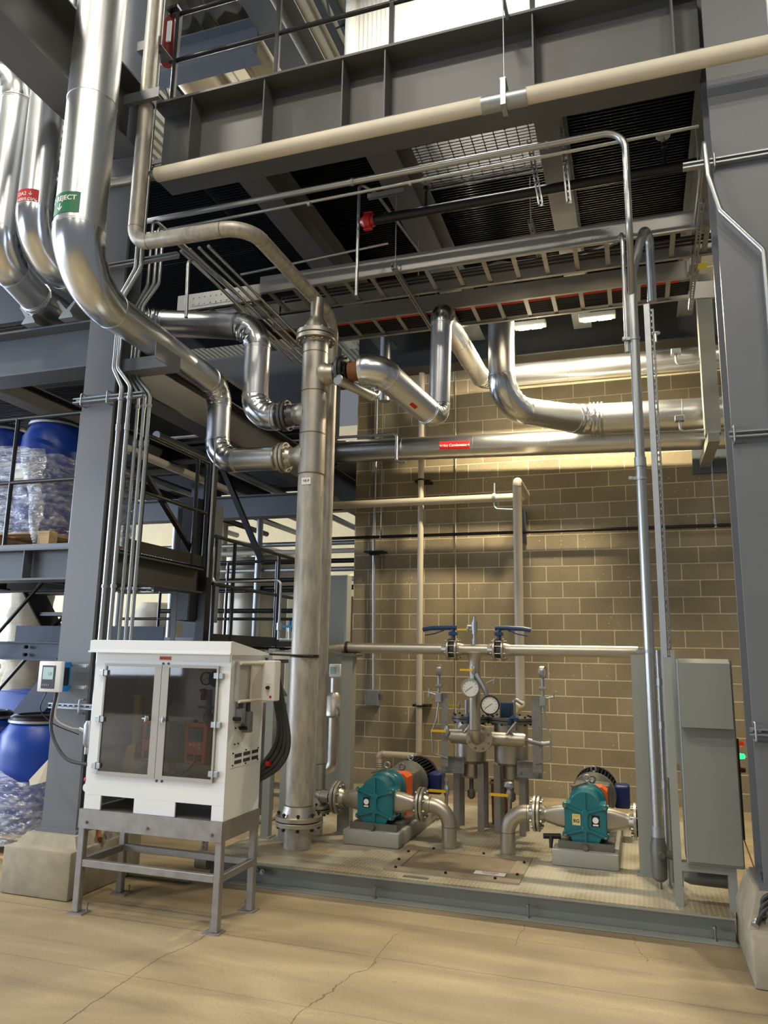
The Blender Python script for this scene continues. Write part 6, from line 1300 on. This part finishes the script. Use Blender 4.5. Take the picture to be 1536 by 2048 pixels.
cable('ground_wire', 'thin wire slanting down to the loose cable on the right pedestal', [(.57, 5.5, .62), (.62, 4.82, .34)], .004, 'rust_pipe', .05)
t = thing('floor_strut', 'short slotted strut post standing on the floor under the cabinet', 'strut channel', (-3.6, 5.7, 0)); p = at(328, 1690, Z=.0)
obj('channel', strut_bm(B(), (-3.62, 6.1, 0), (-3.62, 6.1, .62), (0, 1, 0)), M['galv'], t, smooth=False)
t = thing('floor_post', 'grey post on a small concrete foot seen under the cabinet', 'post', (-3.9, 7.4, 0)); bm = B(); box(bm, -4.05, 7.3, .06, -3.72, 7.34, 1.0); box(bm, -3.9, 7.34, .06, -3.87, 7.6, 1.0); box(bm, -4.05, 7.56, .06, -3.72, 7.6, 1.0); obj('post', bm, M['beam_paint'], t, smooth=False)
bm = B(); box(bm, -4.15, 7.2, 0, -3.6, 7.7, .06, .02); obj('foot', bm, M['concrete'], t)
cable('floor_pipe', 'thin pipe lying on the floor behind the cabinet stand', [(-4.2, 5.22, .035), (-3.2, 5.22, .035)], .03, 'emt', .1, 'pipe', n=14)
# ================================================================== LEFT BAY AND BACKGROUND
beam('cross_beam', (-9.5, 4.93, 4.185), (-4.185, 4.93, 4.185), .26, .41, 'beam_paint', 'blue grey beam from the left edge into the left column, pipes saddled on it')
beam('cross_beam', (-9.5, 5.0, 2.36), (-4.185, 5.0, 2.36), .22, .26, 'beam_paint', 'blue grey edge beam of the drum platform at left')
tg = thing('edge_stiffener', 'stiffener plate on the edge beam of the drum platform', 'plate', (-4.75, 4.94, 2.25)); bm = B(); box(bm, -4.755, 4.895, 2.245, -4.745, 4.99, 2.475); obj('stiffener', bm, M['beam_paint'], tg, smooth=False)
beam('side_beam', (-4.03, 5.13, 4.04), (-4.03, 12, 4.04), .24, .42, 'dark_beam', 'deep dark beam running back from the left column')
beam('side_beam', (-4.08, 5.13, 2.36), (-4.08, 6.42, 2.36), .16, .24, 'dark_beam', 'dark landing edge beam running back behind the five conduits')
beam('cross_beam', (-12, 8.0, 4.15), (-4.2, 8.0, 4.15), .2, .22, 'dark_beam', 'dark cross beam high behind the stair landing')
beam('cross_beam', (-12, 9.0, 3.63), (-3.9, 9.0, 3.63), .22, .30, 'beam_paint', 'blue grey cross beam behind the tall flanged pipe')
beam('cross_beam', (-10, 6.5, 1.66), (-5.3, 6.5, 1.66), .12, .19, 'navy_paint', 'navy beam low at the far left behind the display unit')
bm = B(); box(bm, -6.5, 6.7, 1.76, -4.6, 6.712, 1.93); tag(obj('toe_board', bm, M['navy_paint'], smooth=False), 'navy toe board above the low navy beam', 'toe board')
bolts(bpy.data.objects['cross_beam.004'], (-6.1, 6.44, 1.70), (0, 1, 0), 0, 1, .06, .02, M['black']); bolts(bpy.data.objects['cross_beam.004'], (-6.1, 6.44, 1.62), (0, 1, 0), 0, 1, .06, .02, M['black'])
grating(-9.4, -4.02, 5.12, 6.42, 2.475, 'grating floor of the drum platform at left')
for x, lab in ((-5.2, 'dark joist under the drum platform, nearer the left column'), (-6.4, 'dark joist under the drum platform, farther left')):
    beam('platform_joist', (x, 5.12, 2.38), (x, 6.4, 2.38), .12, .18, 'dark_beam', lab)
beam('platform_joist', (-9.5, 6.5, 2.38), (-4.2, 6.5, 2.38), .14, .2, 'dark_beam', 'dark joist along the rear of the drum platform')
# more high steel in the dark left bay
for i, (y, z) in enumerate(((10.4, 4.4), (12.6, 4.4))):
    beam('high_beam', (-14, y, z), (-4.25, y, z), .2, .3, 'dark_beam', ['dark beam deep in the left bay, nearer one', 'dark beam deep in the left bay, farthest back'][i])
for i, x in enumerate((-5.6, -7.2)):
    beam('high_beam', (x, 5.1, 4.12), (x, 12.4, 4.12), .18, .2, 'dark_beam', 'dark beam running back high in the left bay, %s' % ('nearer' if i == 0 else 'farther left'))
grating(-9.4, -4.2, 5.1, 9.0, 4.62, 'dark grating high over the left bay', .05)
grating(-9.4, -3.95, 9.1, 12.4, 4.62, 'dark grating deep behind over the left bay', .05)
bm = B(); box(bm, -9.5, 9.5, 4.72, -3.95, 9.7, 6.1); tag(obj('duct_casing', bm, M['dark_beam'], smooth=False), 'dark casing standing on the deep grating behind the elbows', 'duct')
bm = B(); box(bm, -9.2, 6.6, 4.655, -4.22, 8.95, 4.70); tag(obj('light_blocker', bm, M['dark_beam'], smooth=False), 'added dark sheet blocking light on the lower grating over the left bay', 'light blocker')  # dark layer added to keep overhead light out of the left bay
bm = B(); box(bm, -9.2, 9.15, 4.655, -3.96, 12.3, 4.70); tag(obj('light_blocker', bm, M['dark_beam'], smooth=False), 'added dark sheet blocking light on the deep grating at the rear', 'light blocker')  # matching dark layer added to close the rear grating to light
# railing helper
def railing(label, pts, z0, hs=(1.05, .55), posts=None, r=.019, kick=True, mt='black_rail'):
    t = thing('guard_rail', label, 'railing', (pts[0][0], pts[0][1], z0)); pts = [V((p[0], p[1], z0)) for p in pts]
    for h in hs: bm = B(); tube(bm, [p+V((0, 0, h)) for p in pts], r, .05, 10); obj('hand_rail', bm, M[mt], t, angle=60)
    for p in (posts or pts):
        p = V((p[0], p[1], z0)); bm = B(); cyl(bm, p, p+V((0, 0, max(hs))), r, n=12); obj('rail_post', bm, M[mt], t)
    if kick:
        for a, b in zip(pts, pts[1:]): bm = B(); bar(bm, a+V((0, 0, .06)), b+V((0, 0, .06)), .008, .1); obj('toe_plate', bm, M[mt], t, smooth=False)
    return t
railing('black guard rail in front of the blue drums at left', [(-9, 4.95), (-4.34, 4.95)], 2.49, (1.15, .58), [(-4.34, 4.95), (-5.02, 4.95), (-6.2, 4.95)], kick=False)
bm = B(); box(bm, -9, 4.93, 2.492, -4.3, 4.97, 2.53); tag(obj('toe_plate_front', bm, M['black_rail'], smooth=False), 'black toe plate under the guard rail before the drums', 'toe board')
railing('black guard rail along the stair landing beside the conduits', [(-4.0, 5.2), (-4.0, 6.40)], 2.49, (1.05, .54), [(-4.0, 5.38), (-4.0, 6.2), (-4.0, 6.40)])
railing('black guard rail of the lower walkway behind the tall pipe', [(-4.0, 6.6), (-4.0, 8.45)], 1.75, (1.08, .6), [(-4.0, 6.62), (-4.0, 7.0), (-4.0, 8.05)])
railing('black guard rail across the far side of the lower walkway', [(-6.6, 8.6), (-3.95, 8.6)], 1.75, (1.08, .7, .35), [(-6.0, 8.6), (-5.0, 8.6), (-4.3, 8.6)])
grating(-5.4, -3.92, 6.5, 8.5, 1.72, 'grating floor of the lower walkway level with the cabinet top', .035)
beam('side_beam', (-3.98, 6.45, 1.64), (-3.98, 8.5, 1.64), .1, .14, 'dark_beam', 'dark edge beam of the lower walkway')
bm = B(); box(bm, -4.36, 6.9, 0, -4.26, 7.0, 4.0); tag(obj('black_post', bm, M['black'], smooth=False), 'tall black post behind the thin hooked tube', 'post')
bm = B(); box(bm, -4.35, 6.45, 1.75, -4.3, 6.46, 3.1); box(bm, -4.6, 6.8, 2.0, -4.4, 7.4, 3.3); tag(obj('grey_locker', bm, M['beam_paint'], smooth=False), 'pale grey panel box by the tall black post', 'box')
bm = B(); bar(bm, (-4.87, 8.0, 4.05), (-4.2, 8.0, 2.75), .06, .06, up=(0, 1, 0)); tag(obj('diagonal_brace', bm, M['black'], smooth=False), 'black diagonal brace above the lower walkway rail', 'brace')
bm = B(); bar(bm, (-4.04, 5.25, 3.35), (-4.04, 6.3, 2.6), .03, .05, up=(1, 0, 0)); tag(obj('diagonal_brace', bm, M['black'], smooth=False), 'black diagonal brace inside the stair landing rail', 'brace')
# stair from lower walkway
def stair(label, x, y0, z0, y1, z1, w=.8, mt='dark_beam', n=8):
    t = thing('stair_flight', label, 'stairs', (x, (y0+y1)/2, min(z0, z1)))
    for s in (0, w): bm = B(); bar(bm, (x+s, y0, z0), (x+s, y1, z1), .02, .25, up=(0, 0, 1)); obj('stringer', bm, M[mt], t, smooth=False)
    for k in range(n): f = (k+.5)/n; bm = B(); box(bm, x+.02, y0+(y1-y0)*f-.12, z0+(z1-z0)*f-.02, x+w-.02, y0+(y1-y0)*f+.12, z0+(z1-z0)*f+.02); obj('tread', bm, M['spring_steel'], t, smooth=False)
stair('dark stair flight going down from the drum platform behind the conduits', -6.3, 6.6, 2.4, 8.2, .6, .7)
# steep navy stair at the far left (along x)
t = thing('stair_flight', 'steep navy stair at the far left behind the blue drum', 'stairs', (-5.9, 6.3, 0))
bm = B(); bar(bm, (-6.75, 6.3, .02), (-5.45, 6.3, 1.50), .02, .28, up=(0, 0, 1)); obj('stringer', bm, M['navy_paint'], t, smooth=False)
bm = B(); bar(bm, (-6.75, 7.0, .02), (-5.45, 7.0, 1.50), .02, .28, up=(0, 0, 1)); obj('stringer', bm, M['navy_paint'], t, smooth=False)
for k in range(7): f = (k+.5)/7; bm = B(); box(bm, -6.75+1.2*f-.1, 6.31, .02+1.36*f-.02, -6.75+1.2*f+.1, 6.99, .02+1.36*f+.02); obj('tread', bm, M['spring_steel'], t, smooth=False)
for yy, lab in ((6.3, 'near'), (7.0, 'far')):
    bm = B(); tube(bm, [(-7.2, yy, .95), (-5.6, yy, 2.6), (-5.3, yy, 2.65)], .02, .1, 10); tag(obj('stair_rail', bm, M['black_rail'], angle=60), 'black sloping handrail on the %s side of the navy stair' % lab, 'railing')
# ---- drums on the pallet (upper) and on the floor (lower)
def drum(x, y, z, h, r, label, wrap=None, lid='black', group=None, parts=True):
    t = thing('plastic_drum', label, 'drum', (x, y, z), group)
    bm = B(); lathe(bm, (x, y, z), (0, 0, 1), [(0, r*.86), (.03, r*.95), (h*.18, r), (h*.35, r*1.0), (h*.5, r*.985), (h*.68, r), (h*.84, r*.96), (h*.93, r*.78), (h*.95, r*.74)], 40); obj('drum_body', bm, M['drum_blue'], t, angle=60)
    bm = B(); lathe(bm, (x, y, z+h*.945), (0, 0, 1), [(0, r*.76), (.0, r*.82), (.02, r*.82), (.02, r*.76)], 40, False); obj('clamp_ring', bm, M['galv'], t)
    bm = B(); lathe(bm, (x, y, z+h*.955), (0, 0, 1), [(0, r*.78), (.035, r*.78), (.05, r*.72), (.055, r*.62), (.04, r*.58)], 40); obj('drum_lid', bm, M[lid], t)
    return t
PZ0 = 2.505
def pallet(x0, x1, y0, y1, z, label):
    t = thing('wooden_pallet', label, 'pallet', ((x0+x1)/2, (y0+y1)/2, z))
    for k in range(3): bm = B(); y = y0+(y1-y0-.1)*k/2; box(bm, x0, y, z, x1, y+.1, z+.02); obj('bottom_board', bm, M['wood'], t, smooth=False)
    for i in range(3):
        for j in range(3): bm = B(); x = x0+(x1-x0-.12)*i/2; y = y0+(y1-y0-.1)*j/2; box(bm, x, y, z+.02, x+.12, y+.1, z+.13); obj('block', bm, M['wood'], t, smooth=False)
    for i in range(3): bm = B(); x = x0+(x1-x0-.12)*i/2; box(bm, x, y0, z+.13, x+.12, y1, z+.15); obj('stringer_board', bm, M['wood'], t, smooth=False)
    for k in range(7): bm = B(); y = y0+(y1-y0-.1)*k/6; box(bm, x0, y, z+.15, x1, y+.1, z+.17); obj('top_board', bm, M['wood'], t, smooth=False)
    return t
pallet(-5.95, -4.72, 5.12, 6.32, PZ0, 'rough wooden pallet under the blue drums on the platform')
for i, (x, y, lab) in enumerate(((-5.04, 5.42, 'blue drum at the right front of the platform pallet'), (-5.65, 5.44, 'blue drum at the left front of the platform pallet'), (-5.06, 6.02, 'blue drum right rear on the platform pallet'), (-5.66, 6.02, 'blue drum left rear on the platform pallet'))):
    drum(x, y, PZ0+.172, 1.07, .285, lab, group='blue drums on the platform pallet')
def wrap(label, x0, x1, y0, y1, z0, z1, r, top=None):
    """stretch film round a square of drums: rounded square sleeve with folds"""
    bm = B(); n = 96; rows = []; m = 26; cx, cy = (x0+x1)/2, (y0+y1)/2; hx, hy = (x1-x0)/2, (y1-y0)/2
    for i in range(m+1):
        z = z0+(z1-z0)*i/m; R = []
        for k in range(n):
            a = 2*PI*k/n; c, s = math.cos(a), math.sin(a); e = 5
            ux = math.copysign(abs(c)**(2/e), c); uy = math.copysign(abs(s)**(2/e), s)
            q = .014*math.sin(a*17+i*.9)+.010*math.sin(a*31-i*1.7)+random.uniform(-.004, .004)
            zt = z+(.04*math.sin(a*3)+.03*math.sin(a*7) if i == m else 0)
            R.append(bm.verts.new((cx+ux*(hx+q), cy+uy*(hy+q), zt)))
        rows.append(R)
    skin(bm, rows, False); return tag(obj('stretch_film', bm, M['stretch_wrap'], angle=70), label, 'plastic wrap')
wrap('clear stretch film wrapped round the drums on the platform pallet', -6.0, -4.70, 5.08, 6.36, PZ0+.15, 3.38, .3)
# loose flap of film
bm = B(); prev = None
for k in range(13):
    z = 3.40-.072*k; wd = .20*(1-k/14)+.03; xo = -4.93+.012*k; a = bm.verts.new((xo-wd*.6, 5.06-.02*math.sin(k*.8), z)); b = bm.verts.new((xo+wd*.5, 5.07+.03*math.sin(k*1.1), z-.01)); c = bm.verts.new((xo, 5.04+.02*math.cos(k), z))
    if prev: bm.faces.new((prev[0], prev[2], c, a)); bm.faces.new((prev[2], prev[1], b, c))
    prev = (a, b, c)
tag(obj('loose_film', bm, M['stretch_wrap'], angle=70), 'loose twisted flap of film hanging over the drum at the platform', 'plastic wrap')
bm = B(); box(bm, -5.13, 5.085, 3.10, -4.98, 5.09, 3.28, .0); tag(obj('drum_label', bm, M['paper'], smooth=False), 'white paper label on the wrapped drum at the platform', 'label')
# lower drum by the column
pallet(-5.9, -4.45, 5.25, 6.35, 0.0, 'wooden pallet on the floor under the lower wrapped drum')
drum(-5.04, 5.64, .172, .93, .36, 'large blue drum with black lid standing left of the left column')
drum(-5.80, 5.66, .172, .93, .36, 'blue drum half out of view at the far left on the floor pallet')
wrap('crumpled stretch film round the lower part of the floor drums', -6.2, -4.64, 5.22, 6.26, .1, .62, .3)
bm = B(); a = [at(58, 1560, Y=5.22), at(98, 1517, Y=5.2), at(101, 1560, Y=5.23), at(75, 1568, Y=5.22), at(60, 1571, Y=5.22)]
vs = [bm.verts.new(p) for p in a] + [bm.verts.new(p+V((0, .006, 0))) for p in a]; bm.faces.new(vs[:5][::-1]); bm.faces.new(vs[5:])
for k in range(5): bm.faces.new((vs[k], vs[(k+1) % 5], vs[5+(k+1) % 5], vs[5+k]))
tag(obj('paper_flap', bm, mat('cardboard', (220, 210, 188), .7), smooth=False), 'torn pale paper flap on the wrapped floor drum', 'paper')
# ---- far background: bulk bags, tanks, pipes, plant
def bulk_bag(x, y, z, h, w, label):
    t = thing('bulk_bag', label, 'bulk bag', (x, y, z), 'beige bulk bags far behind'); bm = B(); n = 28; rows = []
    for i in range(41):
        f = i/40; rr = w*(.5+.03*math.sin(f*9)+.03*math.sin(f*37)+.022*math.sin(f*61+1)) * (1 if f < .8 else 1-.35*(f-.8)/.2)
        rows.append([bm.verts.new((x+math.cos(2*PI*k/n)*rr*(1+.04*math.sin(k*3+i*.7)), y+math.sin(2*PI*k/n)*rr*(1+.04*math.cos(k*2+i*.4)), z+h*f)) for k in range(n)])
    skin(bm, rows); obj('bag_body', bm, M['sack'], t, angle=80); return t
bulk_bag(-8.95, 9.5, .0, 3.0, .62, 'tall folded beige bulk bag seen under the drum platform')
bulk_bag(-9.9, 10.6, .0, 1.75, .9, 'lower beige bulk bag farther left under the drum platform')
bulk_bag(-8.4, 12.0, .0, 2.55, 1.0, 'beige bulk bag seen behind the five conduits')
beam('rear_column', (-5.7, 9.1, 0), (-5.7, 9.1, 3.5), .3, .3, 'beam_paint', 'blue grey column standing behind the white cabinet', 'column') if False else None
bm = B(); ibeam(bm, (-5.7, 9.1, 0), (-5.7, 9.1, 4.0), .3, .3, .02, .012, up=(0, 1, 0)); tag(obj('rear_column', bm, M['beam_paint'], smooth=False), 'blue grey column standing behind the white cabinet', 'column')
bm = B(); ibeam(bm, (-4.05, 9.2, 0), (-4.05, 9.2, 8.0), .25, .3, .02, .012, up=(0, 1, 0)); tag(obj('rear_column', bm, M['dark_beam'], smooth=False), 'dark column near the left end of the block wall', 'column')
bm = B(); ibeam(bm, (-10.5, 8.0, 0), (-10.5, 8.0, 8.0), .3, .3, .02, .012, up=(0, 1, 0)); tag(obj('rear_column', bm, M['beam_paint'], smooth=False), 'column far left behind the bulk bags', 'column')
def tank(x, y, r, h, label, mt='tank', z=0):
    t = thing('process_tank', label, 'tank', (x, y, z)); bm = B(); lathe(bm, (x, y, z), (0, 0, 1), [(0, r*.9), (.1, r), (h, r), (h+.18, r*.8), (h+.3, r*.3)], 40); obj('tank_shell', bm, M[mt], t)
    for z_ in (h*.35, h*.7): bm = B(); lathe(bm, (x, y, z+z_), (0, 0, 1), [(0, r), (0, r+.02), (.05, r+.02), (.05, r)], 40, False); obj('tank_band', bm, M['galv'], t)
    return t
tank(-6.9, 13.0, .85, 3.4, 'steel tank far behind the lower walkway'); tank(-9.2, 15.5, 1.0, 4.0, 'larger steel tank far behind at left of the first'); tank(-5.2, 15.5, .9, 3.2, 'beige tank far back near the block wall end', 'far_wall')
bm = B(); box(bm, -5.3, 11.0, 0, -4.3, 12.5, 2.6, .02); tag(obj('plant_casing', bm, M['far_wall']), 'beige machine casing beyond the lower walkway', 'machine')
for i in range(7):
    x = -8.2+i*.55; y = 10.6+(i % 3)*.7; cable('background_pipe', '%s of the upright background pipes beyond the stairs' % ['first', 'second', 'third', 'fourth', 'fifth', 'sixth', 'seventh'][i], [(x, y, 0), (x, y, 4.4)], .04+.015*(i % 3), ['white_plastic', 'galv', 'beige_plastic'][i % 3], .1, 'pipe', 'upright background pipes', n=12)
for i in range(6):
    z = 2.75+i*.15; cable('background_pipe', '%s of the level background pipes beyond the stairs, counted upward' % ['first', 'second', 'third', 'fourth', 'fifth', 'sixth'][i], [(-12, 11.4+.1*(i % 2), z), (-2.6, 11.4+.1*(i % 2), z)], .04, ['galv', 'black', 'beige_plastic'][(i+1) % 3], .1, 'pipe', 'level background pipes', n=12)
for i in range(5):
    x = -7.4+i*.65; cable('background_pipe', '%s background pipe running away overhead in the left bay' % ['leftmost', 'second', 'third', 'fourth', 'rightmost'][i], [(x, 6.6, 3.95), (x, 13, 3.95)], .05, ['galv', 'black', 'galv', 'beige_plastic', 'galv'][i], .1, 'pipe', 'pipes running away in the left bay', n=12)
# black valves and lines around the lower walkway
cable('background_pipe', 'black pipe crossing at the upper walkway rail', [(-6.4, 8.9, 2.62), (-3.9, 8.9, 2.62)], .03, 'black', .1, 'pipe'); cable('background_pipe', 'black pipe crossing below the upper walkway rail', [(-6.2, 8.9, 2.22), (-4.0, 8.9, 2.22), (-4.0, 8.9, 1.7)], .03, 'black', .1, 'pipe')
bm = B(); box(bm, -6.1, 9.4, 2.35, -5.75, 9.43, 2.55); tag(obj('warning_board', bm, M['red'], smooth=False), 'small red and white board far beyond the walkway rail', 'sign')
bm = B(); box(bm, -8.0, 7.9, .0, -7.3, 8.5, 1.15, .05, 2); tag(obj('blue_machine', bm, M['drum_blue']), 'blue machine casing low behind the display unit', 'machine')
bm = B(); lathe(bm, (-5.0, 7.6, 1.0), (1, 0, 0), [(0, .3), (.1, .42), (1.2, .42), (1.3, .3)], 28); tag(obj('dark_vessel', bm, M['girder_paint']), 'dark horizontal vessel under the lower walkway', 'tank')
bm = B(); box(bm, -12, 12.2, 0, -9.2, 12.25, 1.5); tag(obj('red_shelving', bm, M['red'], smooth=False), 'red and white shelf edge far left behind the stair', 'shelf')
